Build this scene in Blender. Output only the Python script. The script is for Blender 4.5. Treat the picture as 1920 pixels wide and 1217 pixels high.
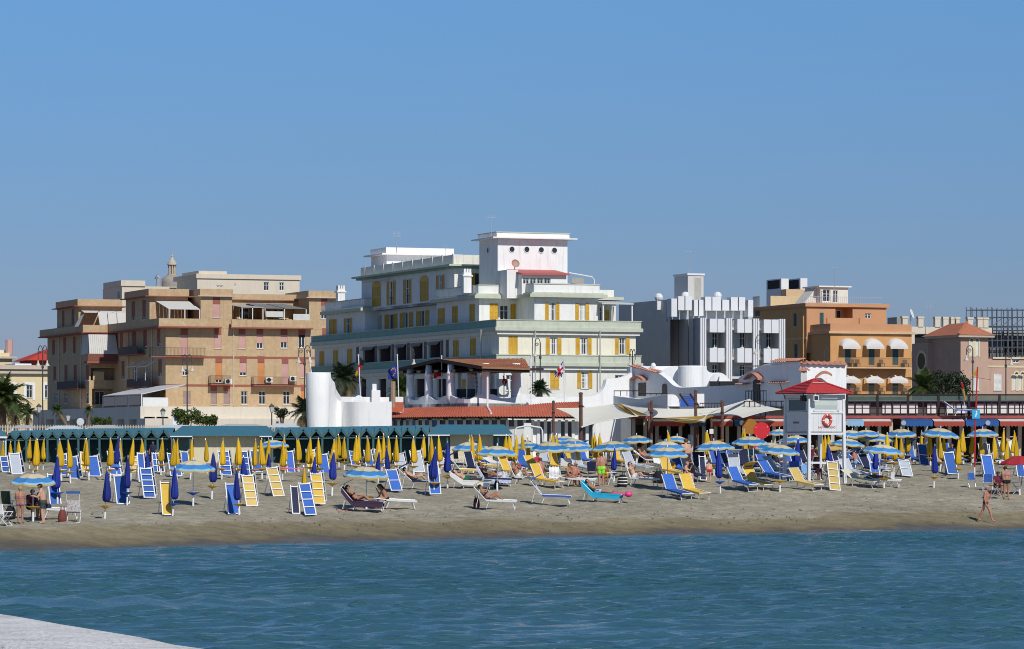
import bpy, math, random
import numpy as np
from mathutils import Vector, Matrix, noise as mnoise
R = math.radians
random.seed(7)
scn = bpy.context.scene
for o in list(bpy.data.objects): bpy.data.objects.remove(o)
COL = scn.collection
# ------------------------------------------------------------------ camera, sky, sun, exposure
F, HZ, CX, HC = 6800.0, 835.0, 960.0, 4.1        # focal length, eye level and centre in photo pixels; eye height in m
cam = bpy.data.cameras.new('camera'); camo = bpy.data.objects.new('camera', cam); COL.objects.link(camo)
camo.location = (0, 0, HC); camo.rotation_euler = (R(90), 0, 0)
cam.sensor_width = 36; cam.lens = F / 1920 * 36; cam.shift_y = (HZ - 608.5) / 1920
cam.clip_start = 0.5; cam.clip_end = 9000
scn.camera = camo
SUN_EL = R(42); SUN_H = Vector((0.43, -0.903, 0)).normalized()
world = bpy.data.worlds.new('World'); scn.world = world; world.use_nodes = True
wn = world.node_tree; wn.nodes.clear()
wo = wn.nodes.new('ShaderNodeOutputWorld'); wb = wn.nodes.new('ShaderNodeBackground'); sky = wn.nodes.new('ShaderNodeTexSky')
sky.sky_type = 'NISHITA'; sky.sun_disc = False; sky.sun_elevation = SUN_EL
sky.sun_rotation = math.atan2(SUN_H.x, SUN_H.y); sky.altitude = 2000; sky.air_density = 1.0; sky.dust_density = 0.0; sky.ozone_density = 10.0
# the photographed sky pales less towards the horizon than the clear model: a smooth tone by elevation
wtc = wn.nodes.new('ShaderNodeTexCoord'); wsx = wn.nodes.new('ShaderNodeSeparateXYZ'); wmr = wn.nodes.new('ShaderNodeMapRange'); wcr = wn.nodes.new('ShaderNodeMix'); shs = wn.nodes.new('ShaderNodeMix')
wn.links.new(wtc.outputs['Generated'], wsx.inputs[0]); wn.links.new(wsx.outputs[2], wmr.inputs[0]); wmr.inputs[1].default_value = 0.0; wmr.inputs[2].default_value = 0.13
wcr.data_type = 'RGBA'; wcr.inputs[6].default_value = (0.64, 0.46, 0.53, 1); wcr.inputs[7].default_value = (1.06, 1.15, 1.12, 1); wn.links.new(wmr.outputs[0], wcr.inputs[0])
shs.data_type = 'RGBA'; shs.blend_type = 'MULTIPLY'; shs.inputs[0].default_value = 1.0
wn.links.new(sky.outputs[0], shs.inputs[6]); wn.links.new(wcr.outputs[2], shs.inputs[7]); wn.links.new(shs.outputs[2], wb.inputs[0])
wb.inputs[1].default_value = 0.075
wn.links.new(wb.outputs[0], wo.inputs[0])
sl = bpy.data.lights.new('sun', 'SUN'); sl.energy = 3.7; sl.angle = R(0.53); sl.color = (1.0, 0.965, 0.90)
so = bpy.data.objects.new('sun', sl); COL.objects.link(so)
to_sun = Vector((SUN_H.x * math.cos(SUN_EL), SUN_H.y * math.cos(SUN_EL), math.sin(SUN_EL)))
so.rotation_euler = to_sun.to_track_quat('Z', 'Y').to_euler(); so.location = (60, -80, 120)
scn.view_settings.view_transform = 'Standard'; scn.view_settings.look = 'None'
scn.view_settings.exposure = 0.0; scn.view_settings.gamma = 1.0; scn.cycles.filter_width = 1.0
# ------------------------------------------------------------------ survey helpers: photo pixel + distance -> point of the place
def P(x, y, d): return Vector(((x - CX) / F * d, d, HC + (HZ - y) / F * d))
def Zp(y, d): return HC + (HZ - y) / F * d
def mpp(d): return d / F
SH_X = [-80, -45, -19.6, -13, -6, 2, 10.8, 18, 25, 45, 90]
SH_D = [100, 124, 142.5, 149, 156, 163, 169.5, 174.5, 179, 190, 205]
def shore(X): return float(np.interp(X, SH_X, SH_D))
def gzn(X, Y):
 """height of the sand: steep wet face, then a rise that flattens towards the cabins at 222 m"""
 sh = np.interp(X, SH_X, SH_D); t = Y - sh; w = np.clip((t - 6) / np.maximum(216 - sh, 20), 0, 1)
 return np.where(t < 6, np.interp(t, [-60, -8, 0, 3.5, 6], [-4, -.55, 0, .45, .75]), .75 + 2.25 * (1 - (1 - w) ** 1.6) + .01 * np.maximum(Y - 222, 0))
def gz(X, Y): return float(gzn(X, Y))
def ground(px, py):
 lo, hi = 110.0, 218.0
 for _ in range(40):
  m = (lo + hi) / 2; p = P(px, py, m)
  if p.z > gz(p.x, p.y): lo = m
  else: hi = m
 p = P(px, py, lo); p.z = gz(p.x, p.y); return p
# ------------------------------------------------------------------ materials
MATS = {}
def mat(name, col, rough=0.7, var=0.12, scale=1.5, bump=0.0, bscale=20.0, metal=0.0, spec=0.4, streak=0.0, alpha=None, trans=0.0, col2=None, c2scale=0.5, c2lo=0.5, c2hi=0.7, rnd=0.0):
 if name in MATS: return MATS[name]
 m = bpy.data.materials.new(name); m.use_nodes = True; nt = m.node_tree; b = nt.nodes['Principled BSDF']
 b.inputs['Roughness'].default_value = rough; b.inputs['Metallic'].default_value = metal
 b.inputs['Specular IOR Level'].default_value = spec
 tc = nt.nodes.new('ShaderNodeTexCoord'); src = tc.outputs['Object']
 base = nt.nodes.new('ShaderNodeRGB'); base.outputs[0].default_value = (*col, 1); cur = base.outputs[0]
 if col2:
  n2 = nt.nodes.new('ShaderNodeTexNoise'); n2.inputs['Scale'].default_value = c2scale; n2.inputs['Detail'].default_value = 6; nt.links.new(src, n2.inputs['Vector'])
  mr = nt.nodes.new('ShaderNodeMapRange'); mr.inputs[1].default_value = c2lo; mr.inputs[2].default_value = c2hi; nt.links.new(n2.outputs[0], mr.inputs[0])
  mx = nt.nodes.new('ShaderNodeMix'); mx.data_type = 'RGBA'; nt.links.new(mr.outputs[0], mx.inputs[0]); nt.links.new(cur, mx.inputs[6]); mx.inputs[7].default_value = (*col2, 1); cur = mx.outputs[2]
 if var > 0:
  n = nt.nodes.new('ShaderNodeTexNoise'); n.inputs['Scale'].default_value = scale; n.inputs['Detail'].default_value = 8; n.inputs['Roughness'].default_value = 0.65
  nt.links.new(src, n.inputs['Vector'])
  mr = nt.nodes.new('ShaderNodeMapRange'); mr.inputs[1].default_value = 0.25; mr.inputs[2].default_value = 0.75; mr.inputs[3].default_value = 1 - var; mr.inputs[4].default_value = 1 + var
  nt.links.new(n.outputs[0], mr.inputs[0])
  mx = nt.nodes.new('ShaderNodeMix'); mx.data_type = 'RGBA'; mx.blend_type = 'MULTIPLY'; mx.inputs[0].default_value = 1
  nt.links.new(cur, mx.inputs[6]); nt.links.new(mr.outputs[0], mx.inputs[7]); cur = mx.outputs[2]
 if streak > 0:
  mp = nt.nodes.new('ShaderNodeMapping'); mp.inputs['Scale'].default_value = (2.2, 2.2, 0.16); nt.links.new(src, mp.inputs[0])
  n = nt.nodes.new('ShaderNodeTexNoise'); n.inputs['Scale'].default_value = 1.3; n.inputs['Detail'].default_value = 7; n.inputs['Roughness'].default_value = 0.7; nt.links.new(mp.outputs[0], n.inputs['Vector'])
  mr = nt.nodes.new('ShaderNodeMapRange'); mr.inputs[1].default_value = 0.52; mr.inputs[2].default_value = 0.72; mr.inputs[3].default_value = 1; mr.inputs[4].default_value = 1 - streak
  nt.links.new(n.outputs[0], mr.inputs[0])
  mx = nt.nodes.new('ShaderNodeMix'); mx.data_type = 'RGBA'; mx.blend_type = 'MULTIPLY'; mx.inputs[0].default_value = 1
  nt.links.new(cur, mx.inputs[6]); nt.links.new(mr.outputs[0], mx.inputs[7]); cur = mx.outputs[2]
 if rnd > 0:
  oi = nt.nodes.new('ShaderNodeObjectInfo'); mr = nt.nodes.new('ShaderNodeMapRange'); mr.inputs[3].default_value = 1 - rnd; mr.inputs[4].default_value = 1 + rnd * .6; nt.links.new(oi.outputs['Random'], mr.inputs[0])
  mx = nt.nodes.new('ShaderNodeMix'); mx.data_type = 'RGBA'; mx.blend_type = 'MULTIPLY'; mx.inputs[0].default_value = 1; nt.links.new(cur, mx.inputs[6]); nt.links.new(mr.outputs[0], mx.inputs[7]); cur = mx.outputs[2]
 nt.links.new(cur, b.inputs['Base Color'])
 if bump > 0:
  n = nt.nodes.new('ShaderNodeTexNoise'); n.inputs['Scale'].default_value = bscale; n.inputs['Detail'].default_value = 6; nt.links.new(src, n.inputs['Vector'])
  bp = nt.nodes.new('ShaderNodeBump'); bp.inputs['Strength'].default_value = bump; bp.inputs['Distance'].default_value = 0.03
  nt.links.new(n.outputs[0], bp.inputs['Height']); nt.links.new(bp.outputs[0], b.inputs['Normal'])
 if trans > 0:
  tb = nt.nodes.new('ShaderNodeBsdfTranslucent'); nt.links.new(cur, tb.inputs[0]); ms = nt.nodes.new('ShaderNodeMixShader'); ms.inputs[0].default_value = trans
  nt.links.new(b.outputs[0], ms.inputs[1]); nt.links.new(tb.outputs[0], ms.inputs[2]); nt.links.new(ms.outputs[0], nt.nodes['Material Output'].inputs[0])
 if alpha is not None: b.inputs['Alpha'].default_value = alpha
 MATS[name] = m; return m
def srgb(r, g, b):
 f = lambda c: (c / 255) / 12.92 if c / 255 <= 0.04045 else ((c / 255 + 0.055) / 1.055) ** 2.4
 return (f(r), f(g), f(b))
# ------------------------------------------------------------------ mesh builder
class MB:
 def __init__(s, M=None): s.v = []; s.f = []; s.m = []; s.M = M
 def add(s, vs, fs, mi=0):
  n = len(s.v)
  if s.M is not None: vs = [s.M @ Vector(p) for p in vs]
  s.v.extend([tuple(p) for p in vs]); s.f.extend([tuple(n + i for i in f) for f in fs]); s.m.extend([mi] * len(fs)); return s
 def box(s, x0, x1, y0, y1, z0, z1, mi=0):
  return s.add([(x0, y0, z0), (x1, y0, z0), (x1, y1, z0), (x0, y1, z0), (x0, y0, z1), (x1, y0, z1), (x1, y1, z1), (x0, y1, z1)],
                     [(0, 3, 2, 1), (4, 5, 6, 7), (0, 1, 5, 4), (1, 2, 6, 5), (2, 3, 7, 6), (3, 0, 4, 7)], mi)
 def beam(s, p, q, w, h=None, up=(0, 0, 1), mi=0):
  p = Vector(p); q = Vector(q); h = h or w; d = (q - p).normalized(); u = Vector(up)
  a = d.cross(u)
  if a.length < 1e-4: a = d.cross(Vector((1, 0, 0)))
  a.normalize(); c = a.cross(d).normalized(); a *= w / 2; c *= h / 2
  vs = [p - a - c, p + a - c, p + a + c, p - a + c, q - a - c, q + a - c, q + a + c, q - a + c]
  return s.add(vs, [(0, 1, 2, 3), (7, 6, 5, 4), (0, 4, 5, 1), (1, 5, 6, 2), (2, 6, 7, 3), (3, 7, 4, 0)], mi)
 def tube(s, pts, r, n=7, mi=0, cap=True):
  pts = [Vector(p) for p in pts]; rs = r if isinstance(r, (list, tuple)) else [r] * len(pts); vs = []; fs = []; a = None
  for i, p in enumerate(pts):
   d = (pts[min(i + 1, len(pts) - 1)] - pts[max(i - 1, 0)])
   d = d.normalized() if d.length > 1e-9 else Vector((0, 0, 1))
   if a is None:
    a = d.cross(Vector((0, 0, 1)))
    if a.length < 1e-3: a = d.cross(Vector((1, 0, 0)))
   a = (a - d * a.dot(d)); a.normalize(); c = d.cross(a)
   for k in range(n):
    t = 2 * math.pi * k / n; vs.append(p + (a * math.cos(t) + c * math.sin(t)) * rs[i])
  for i in range(len(pts) - 1):
   for k in range(n): fs.append((i * n + k, i * n + (k + 1) % n, (i + 1) * n + (k + 1) % n, (i + 1) * n + k))
  if cap: fs.append(tuple(range(n - 1, -1, -1))); fs.append(tuple((len(pts) - 1) * n + k for k in range(n)))
  return s.add(vs, fs, mi)
 def lathe(s, prof, n=12, c=(0, 0, 0), mi=0, a0=0.0, a1=2 * math.pi, sx=1, sy=1, cap=True):
  full = abs(a1 - a0 - 2 * math.pi) < 1e-6; nn = n if full else n + 1; vs = []; fs = []
  for (r, z) in prof:
   for k in range(nn):
    t = a0 + (a1 - a0) * k / n; vs.append((c[0] + sx * r * math.cos(t), c[1] + sy * r * math.sin(t), c[2] + z))
  for i in range(len(prof) - 1):
   for k in range(n):
    k2 = (k + 1) % nn; fs.append((i * nn + k, i * nn + k2, (i + 1) * nn + k2, (i + 1) * nn + k))
  if full and cap: fs.append(tuple(range(nn - 1, -1, -1))); fs.append(tuple((len(prof) - 1) * nn + k for k in range(nn)))
  return s.add(vs, fs, mi)
 def ell(s, c, r, n=10, k=6, mi=0):
  r = r if isinstance(r, (list, tuple)) else (r, r, r)
  prof = [(math.sin(math.pi * i / k), -math.cos(math.pi * i / k)) for i in range(k + 1)]
  vs = []; fs = []
  for (a, z) in prof:
   for j in range(n):
    t = 2 * math.pi * j / n; vs.append((c[0] + r[0] * max(a, 1e-3) * math.cos(t), c[1] + r[1] * max(a, 1e-3) * math.sin(t), c[2] + r[2] * z))
  for i in range(k):
   for j in range(n): fs.append((i * n + j, i * n + (j + 1) % n, (i + 1) * n + (j + 1) % n, (i + 1) * n + j))
  return s.add(vs, fs, mi)
 def extrude(s, poly, vec, mi=0):
  n = len(poly); vec = Vector(vec); a = [Vector(p) for p in poly]; vs = a + [p + vec for p in a]
  fs = [tuple(range(n - 1, -1, -1)), tuple(range(n, 2 * n))] + [(i, (i + 1) % n, n + (i + 1) % n, n + i) for i in range(n)]
  return s.add(vs, fs, mi)
 def strip(s, lo, hi, mi=0):
  n = len(lo); return s.add(list(lo) + list(hi), [(i, i + 1, n + i + 1, n + i) for i in range(n - 1)], mi)
 def mesh(s, name, mats, smooth=False):
  me = bpy.data.meshes.new(name); me.from_pydata(s.v, [], s.f)
  for m in (mats if isinstance(mats, (list, tuple)) else [mats]): me.materials.append(m)
  if any(s.m): me.polygons.foreach_set('material_index', s.m)
  if smooth:
   me.polygons.foreach_set('use_smooth', [True] * len(me.polygons))
  me.update(); return me
 def build(s, name, mats, parent=None, smooth=False, loc=None, rz=0):
  return link(name, s.mesh(name, mats, smooth), parent, loc, rz)
def link(name, data, parent=None, loc=None, rz=0):
 o = bpy.data.objects.new(name, data); COL.objects.link(o)
 if parent is not None: o.parent = parent
 if loc is not None: o.location = loc
 if rz: o.rotation_euler.z = rz
 return o
def tag(o, label=None, cat=None, group=None, kind=None):
 if label: o['label'] = label
 if cat: o['category'] = cat
 if group: o['group'] = group
 if kind: o['kind'] = kind
 return o
def thing(name, label, cat, loc=(0, 0, 0), rz=0.0, group=None):
 o = bpy.data.objects.new(name, None); o.empty_display_size = 0.3; COL.objects.link(o); o.location = loc; o.rotation_euler = (0, 0, rz)
 return tag(o, label, cat, group)
def copy_tree(o, parent=None):
 c = o.copy(); COL.objects.link(c); c.parent = parent
 for ch in o.children: copy_tree(ch, c)
 return c
def bevel_mod(o, w=0.02, seg=2):
 m = o.modifiers.new('bevel', 'BEVEL'); m.width = w; m.segments = seg; m.limit_method = 'ANGLE'; return o
ORD = ['first', 'second', 'third', 'fourth', 'fifth', 'sixth', 'seventh', 'eighth', 'ninth', 'tenth', 'eleventh', 'twelfth', 'thirteenth', 'fourteenth', 'fifteenth', 'sixteenth', 'seventeenth', 'eighteenth', 'nineteenth', 'twentieth'] + ['%d%s' % (n, {1: 'st', 2: 'nd', 3: 'rd'}.get(n % 10, 'th')) for n in range(21, 90)]
# ------------------------------------------------------------------ palette
white = mat('white_paint', (0.78, 0.78, 0.76), 0.5, 0.05, 3)
whitewash = mat('whitewash', (0.86, 0.86, 0.85), 0.75, 0.04, 1.2, bump=0.25, bscale=6, streak=0.16)
glass = mat('window_glass', (0.025, 0.03, 0.035), 0.08, 0.3, 0.7, spec=0.8)
dark = mat('dark_interior', (0.02, 0.02, 0.022), 0.8, 0.2)
iron = mat('black_iron', (0.02, 0.02, 0.022), 0.5, 0.2, 8)
alum = mat('aluminium', (0.62, 0.64, 0.66), 0.35, 0.06, 6, metal=0.6)
# ================================================================== SETTING: water, beach, street, pier
def grid_mesh(xs, ys, zf):
 nx, ny = len(xs), len(ys); Xg, Yg = np.meshgrid(xs, ys); Zg = zf(Xg, Yg)
 v = np.stack([Xg, Yg, Zg], -1).reshape(-1, 3)
 i = np.arange((ny - 1) * (nx - 1)); r = i // (nx - 1); c = i % (nx - 1); a = r * nx + c
 f = np.stack([a, a + 1, a + nx + 1, a + nx], -1)
 return v, f
def mesh_np(name, v, f, m):
 me = bpy.data.meshes.new(name); me.from_pydata(v.tolist(), [], f.tolist()); me.materials.append(m)
 me.polygons.foreach_set('use_smooth', [True] * len(me.polygons)); me.update(); return me
def vnoise(X, Y, sc, seed):
 rs = np.random.RandomState(seed); T = rs.rand(256, 256); x = X * sc; y = Y * sc
 xi = np.floor(x).astype(int); yi = np.floor(y).astype(int); fx = x - xi; fy = y - yi; fx = fx * fx * (3 - 2 * fx); fy = fy * fy * (3 - 2 * fy)
 g = lambda a, b: T[a % 256, b % 256]
 return (g(xi, yi) * (1 - fx) * (1 - fy) + g(xi + 1, yi) * fx * (1 - fy) + g(xi, yi + 1) * (1 - fx) * fy + g(xi + 1, yi + 1) * fx * fy) - 0.5
# --- sea
rs = np.random.RandomState(3)
WAV = []
for lam, amp, n in ((7, 0.014, 3), (3.4, 0.016, 6), (1.7, 0.024, 9), (0.9, 0.021, 12)):
 for k in range(n):
  th = R(-80) + rs.uniform(-0.6, 0.6); l = lam * rs.uniform(0.7, 1.35)
  WAV.append((2 * math.pi / l * math.cos(th), 2 * math.pi / l * math.sin(th), amp * rs.uniform(0.5, 1.0), rs.uniform(0, 6.28)))
def sea_z(X, Y):
 z = np.zeros_like(X); wx = X + 1.5 * vnoise(X, Y, 0.11, 1) * 4; wy = Y + 1.5 * vnoise(X, Y, 0.09, 2) * 4
 for kx, ky, a, ph in WAV: z += a * np.sin(kx * wx + ky * wy + ph)
 z *= 0.75 + 1.1 * vnoise(X, Y, 0.05, 5)
 sh = np.interp(X, SH_X, SH_D) - Y
 return z * np.clip(sh / 9, 0.12, 1)
xs = np.concatenate([[-2500, -900, -300, -120, -60], np.arange(-34, 34.01, 0.19), [60, 120, 300, 900, 2500]])
ys = np.concatenate([[-2500, -800, -200, -60, 0, 30, 50], np.arange(64, 186, 0.22), [200, 215]])
v, f = grid_mesh(xs, ys, sea_z)
mw = bpy.data.materials.new('sea_water'); mw.use_nodes = True; nt = mw.node_tree; b = nt.nodes['Principled BSDF']
b.inputs['Base Color'].default_value = (0.012, 0.085, 0.125, 1); b.inputs['Roughness'].default_value = 0.14; b.inputs['IOR'].default_value = 1.333
tc = nt.nodes.new('ShaderNodeTexCoord')
mpn = nt.nodes.new('ShaderNodeMapping'); mpn.inputs['Scale'].default_value = (0.42, 1.0, 1); mpn.inputs['Rotation'].default_value = (0, 0, R(-8)); nt.links.new(tc.outputs['Object'], mpn.inputs[0])
n1 = nt.nodes.new('ShaderNodeTexNoise'); n1.inputs['Scale'].default_value = 5.0; n1.inputs['Detail'].default_value = 3; n1.inputs['Roughness'].default_value = 0.6; nt.links.new(mpn.outputs[0], n1.inputs['Vector'])
bp = nt.nodes.new('ShaderNodeBump'); bp.inputs['Strength'].default_value = 1.0; bp.inputs['Distance'].default_value = 0.11
n3 = nt.nodes.new('ShaderNodeTexNoise'); n3.inputs['Scale'].default_value = 0.07; n3.inputs['Detail'].default_value = 4; nt.links.new(tc.outputs['Object'], n3.inputs['Vector']); m3 = nt.nodes.new('ShaderNodeMapRange'); m3.inputs[1].default_value = .35; m3.inputs[2].default_value = .65; m3.inputs[3].default_value = .45; m3.inputs[4].default_value = 1.25; nt.links.new(n3.outputs[0], m3.inputs[0]); nt.links.new(m3.outputs[0], bp.inputs['Strength']); nt.links.new(n1.outputs[0], bp.inputs['Height']); nt.links.new(bp.outputs[0], b.inputs['Normal'])
n2 = nt.nodes.new('ShaderNodeTexNoise'); n2.inputs['Scale'].default_value = 0.05; n2.inputs['Detail'].default_value = 3; nt.links.new(tc.outputs['Object'], n2.inputs['Vector'])
cr = nt.nodes.new('ShaderNodeMix'); cr.data_type = 'RGBA'; nt.links.new(n2.outputs[0], cr.inputs[0]); cr.inputs[6].default_value = (0.026, 0.092, 0.124, 1); cr.inputs[7].default_value = (0.048, 0.130, 0.150, 1)
nt.links.new(cr.outputs[2], b.inputs['Base Color'])
tag(link('sea', mesh_np('sea', v, f, mw)), kind='structure')
# --- beach
def beach_z(X, Y):
 T = Y - np.interp(X, SH_X, SH_D) + 1.2 * vnoise(X, Y, 0.16, 11) * np.clip(1.0, 0, 1)
 z = gzn(X, Y + 1.2 * vnoise(X, Y, 0.16, 11)); dry = np.clip((T - 4) / 3, 0, 1)
 z += dry * (0.09 * vnoise(X, Y, 0.45, 12) + 0.10 * vnoise(X, Y, 1.3, 13) + 0.10 * vnoise(X, Y, 2.6, 14)) + 0.015 * vnoise(X, Y, 0.9, 15)
 z += np.exp(-((T - 5.2) / 1.3) ** 2) * (0.05 + 0.12 * vnoise(X, Y, 0.35, 16))
 return z
xs = np.concatenate([[-600, -250, -120, -70, -45], np.arange(-30, 34, 0.16), [45, 70, 120, 250, 600]])
ys = np.concatenate([[118, 124, 130], np.arange(134, 206, 0.2), np.arange(205.5, 236, 0.8), [238, 262]])
v, f = grid_mesh(xs, ys, beach_z)
ms = bpy.data.materials.new('sand'); ms.use_nodes = True; nt = ms.node_tree; b = nt.nodes['Principled BSDF']
b.inputs['Roughness'].default_value = 0.9; b.inputs['Specular IOR Level'].default_value = 0.15
at = nt.nodes.new('ShaderNodeAttribute'); at.attribute_name = 'wet'
tc = nt.nodes.new('ShaderNodeTexCoord')
na = nt.nodes.new('ShaderNodeTexNoise'); na.inputs['Scale'].default_value = 1.6; na.inputs['Detail'].default_value = 9; na.inputs['Roughness'].default_value = 0.7; nt.links.new(tc.outputs['Object'], na.inputs['Vector'])
nb = nt.nodes.new('ShaderNodeTexNoise'); nb.inputs['Scale'].default_value = 0.22; nb.inputs['Detail'].default_value = 5; nt.links.new(tc.outputs['Object'], nb.inputs['Vector'])
cd = nt.nodes.new('ShaderNodeValToRGB'); e = cd.color_ramp.elements; e[0].position = 0.3; e[0].color = (0.228, 0.206, 0.150, 1); e[1].position = 0.72; e[1].color = (0.415, 0.375, 0.285, 1); nt.links.new(na.outputs[0], cd.inputs[0])
mb_ = nt.nodes.new('ShaderNodeMapRange'); mb_.inputs[1].default_value = 0.3; mb_.inputs[2].default_value = 0.7; mb_.inputs[3].default_value = 0.85; mb_.inputs[4].default_value = 1.15; nt.links.new(nb.outputs[0], mb_.inputs[0])
m1 = nt.nodes.new('ShaderNodeMix'); m1.data_type = 'RGBA'; m1.blend_type = 'MULTIPLY'; m1.inputs[0].default_value = 1; nt.links.new(cd.outputs[0], m1.inputs[6]); nt.links.new(mb_.outputs[0], m1.inputs[7])
cw = nt.nodes.new('ShaderNodeValToRGB'); e = cw.color_ramp.elements; e[0].position = 0.0; e[0].color = (1, 1, 1, 1); e[1].position = 1.0; e[1].color = (0.40, 0.36, 0.30, 1)
e2 = cw.color_ramp.elements.new(0.5); e2.color = (0.74, 0.70, 0.58, 1); nt.links.new(at.outputs['Fac'], cw.inputs[0])
m2 = nt.nodes.new('ShaderNodeMix'); m2.data_type = 'RGBA'; m2.blend_type = 'MULTIPLY'; m2.inputs[0].default_value = 1; nt.links.new(m1.outputs[2], m2.inputs[6]); nt.links.new(cw.outputs[0], m2.inputs[7])
nt.links.new(m2.outputs[2], b.inputs['Base Color'])
rr = nt.nodes.new('ShaderNodeMapRange'); rr.inputs[1].default_value = 0.7; rr.inputs[2].default_value = 1.0; rr.inputs[3].default_value = 0.92; rr.inputs[4].default_value = 0.35; nt.links.new(at.outputs['Fac'], rr.inputs[0]); nt.links.new(rr.outputs[0], b.inputs['Roughness'])
nc = nt.nodes.new('ShaderNodeTexNoise'); nc.inputs['Scale'].default_value = 5.5; nc.inputs['Detail'].default_value = 6; nt.links.new(tc.outputs['Object'], nc.inputs['Vector'])
bp = nt.nodes.new('ShaderNodeBump'); bp.inputs['Distance'].default_value = 0.10; nt.links.new(nc.outputs[0], bp.inputs['Height']); nt.links.new(bp.outputs[0], b.inputs['Normal'])
ri = nt.nodes.new('ShaderNodeMapRange'); ri.inputs[3].default_value = 0.8; ri.inputs[4].default_value = 0.08; nt.links.new(at.outputs['Fac'], ri.inputs[0]); nt.links.new(ri.outputs[0], bp.inputs['Strength'])
me = mesh_np('beach', v, f, ms)
Tt = v[:, 1] - np.interp(v[:, 0], SH_X, SH_D) + 2.4 * vnoise(v[:, 0], v[:, 1], 0.25, 21) + 1.0 * vnoise(v[:, 0], v[:, 1], 1.1, 22)
wet = np.interp(Tt, [0.5, 1.8, 3.4, 5.0, 5.5, 6.6], [1.0, 0.72, 0.60, 0.50, 0.08, 0.0])
att = me.attributes.new('wet', 'FLOAT', 'POINT'); att.data.foreach_set('value', wet.astype(np.float32))
tag(link('beach', me), kind='structure')
# --- low foam lip along the waterline
mb = MB(); lo = []; hi = []
for i in range(260):
 X = -24 + i * 0.2; s0 = shore(X); w = 0.10 + 0.22 * max(0, mnoise.noise((X * 0.35, 3, 0)) + 0.1)
 c = s0 - 0.55 - 0.7 * mnoise.noise((X * 0.2, 7, 0)) - 0.25 * mnoise.noise((X * 0.9, 1, 0))
 z = 0.03
 lo.append((X, c - w, z)); hi.append((X, c + w * 0.3, z + 0.012))
for i in range(259):
 if mnoise.noise((i * 0.09, 9, 2)) > 0.36: mb.strip(lo[i:i + 2], hi[i:i + 2])
tag(mb.build('sea_foam', mat('foam', (0.5, 0.52, 0.52), 0.6, 0.3, 5)), 'thin broken line of white foam at the water edge', 'foam', kind='stuff')
mb = MB(); rd = random.Random(4)  # dark bits added to stand for footprint marks near the berm
for i in range(420):
 X = rd.uniform(-24, 30); t_ = abs(rd.gauss(5.4, 1.6)) if i % 3 else rd.uniform(3, 20); Y = shore(X) + t_; z_ = gz(X, Y) + .03; s_ = rd.uniform(.02, .055); a_ = rd.uniform(0, 3); c_, n_ = math.cos(a_) * s_ * 1.8, math.sin(a_) * s_ * 1.8
 mb.add([(X - c_, Y - n_, z_), (X + n_ * .5, Y - c_ * .5, z_), (X + c_, Y + n_, z_), (X - n_ * .5, Y + c_ * .5, z_), (X, Y, z_ + s_)], [(0, 1, 4), (1, 2, 4), (2, 3, 4), (3, 0, 4)])
tag(mb.build('footprint_specks', mat('dark_specks', (.09, .078, .06), .9, .3)), 'scattered dark bits standing for footprints along the tide line', 'specks', kind='stuff')
# --- promenade street and town ground
STZ = 4.7
mb = MB(); mb.box(-3000, 3000, 262, 6000, STZ - 1.8, STZ)
tag(mb.build('street', mat('street_surface', (0.15, 0.147, 0.14), 0.9, 0.2, 0.4)), kind='structure')
mb = MB(); mb.box(-3000, 3000, 262, 276, STZ + 0.004, STZ + 0.14)
tag(mb.build('pavement', mat('paving', (0.46, 0.44, 0.40), 0.85, 0.15, 0.6)), kind='structure')
# --- pier parapet in the near left corner
mb = MB(); zt = 3.42
e0 = Vector((-2.27, 15.2, zt)); e1 = Vector((-0.98, 12.15, zt)); dirv = (e1 - e0).normalized(); nrm = Vector((-dirv.y, dirv.x, 0))
if nrm.x > 0: nrm = -nrm
pts = []
N = 60
prof = [(0.0, -3.6), (0.0, -0.035), (0.012, -0.01), (0.04, 0.0), (0.62, 0.0), (0.65, -0.02), (0.65, -1.0)]
rows = []
for i in range(N + 1):
 q = e0 + dirv * (-9 + i * 0.35); row = []
 for (a, z) in prof:
  w = 0.010 * mnoise.noise((i * 0.45, a * 3, 0)) + 0.006 * mnoise.noise((i * 1.9, a * 9, 4))
  row.append(q + nrm * (a + w) + Vector((0, 0, z + w)))
 rows.append(row)
k = len(prof); vs = [p for r in rows for p in r]; fs = [(i * k + j, i * k + j + 1, (i + 1) * k + j + 1, (i + 1) * k + j) for i in range(N) for j in range(k - 1)]
mb.add(vs, fs)
pier = mb.build('pier_parapet', mat('pier_concrete', (0.76, 0.74, 0.72), 0.85, 0.16, 9, bump=0.9, bscale=45, col2=(0.60, 0.58, 0.56), c2scale=4, c2lo=0.5, c2hi=0.68), smooth=True)
tag(pier, 'pale weathered concrete parapet in the near left corner', 'parapet')
mb = MB(); q0 = e0 - dirv * 9 + nrm * 0.66; q1 = e0 + dirv * 12 + nrm * 0.66
mb.extrude([(q0.x, q0.y, -1), (q1.x, q1.y, -1), (q1.x - 6, q1.y - 3, -1), (q0.x - 6, q0.y - 3, -1)], (0, 0, 3.55))
tag(mb.build('pier_deck', MATS['pier_concrete']), kind='structure')
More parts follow.
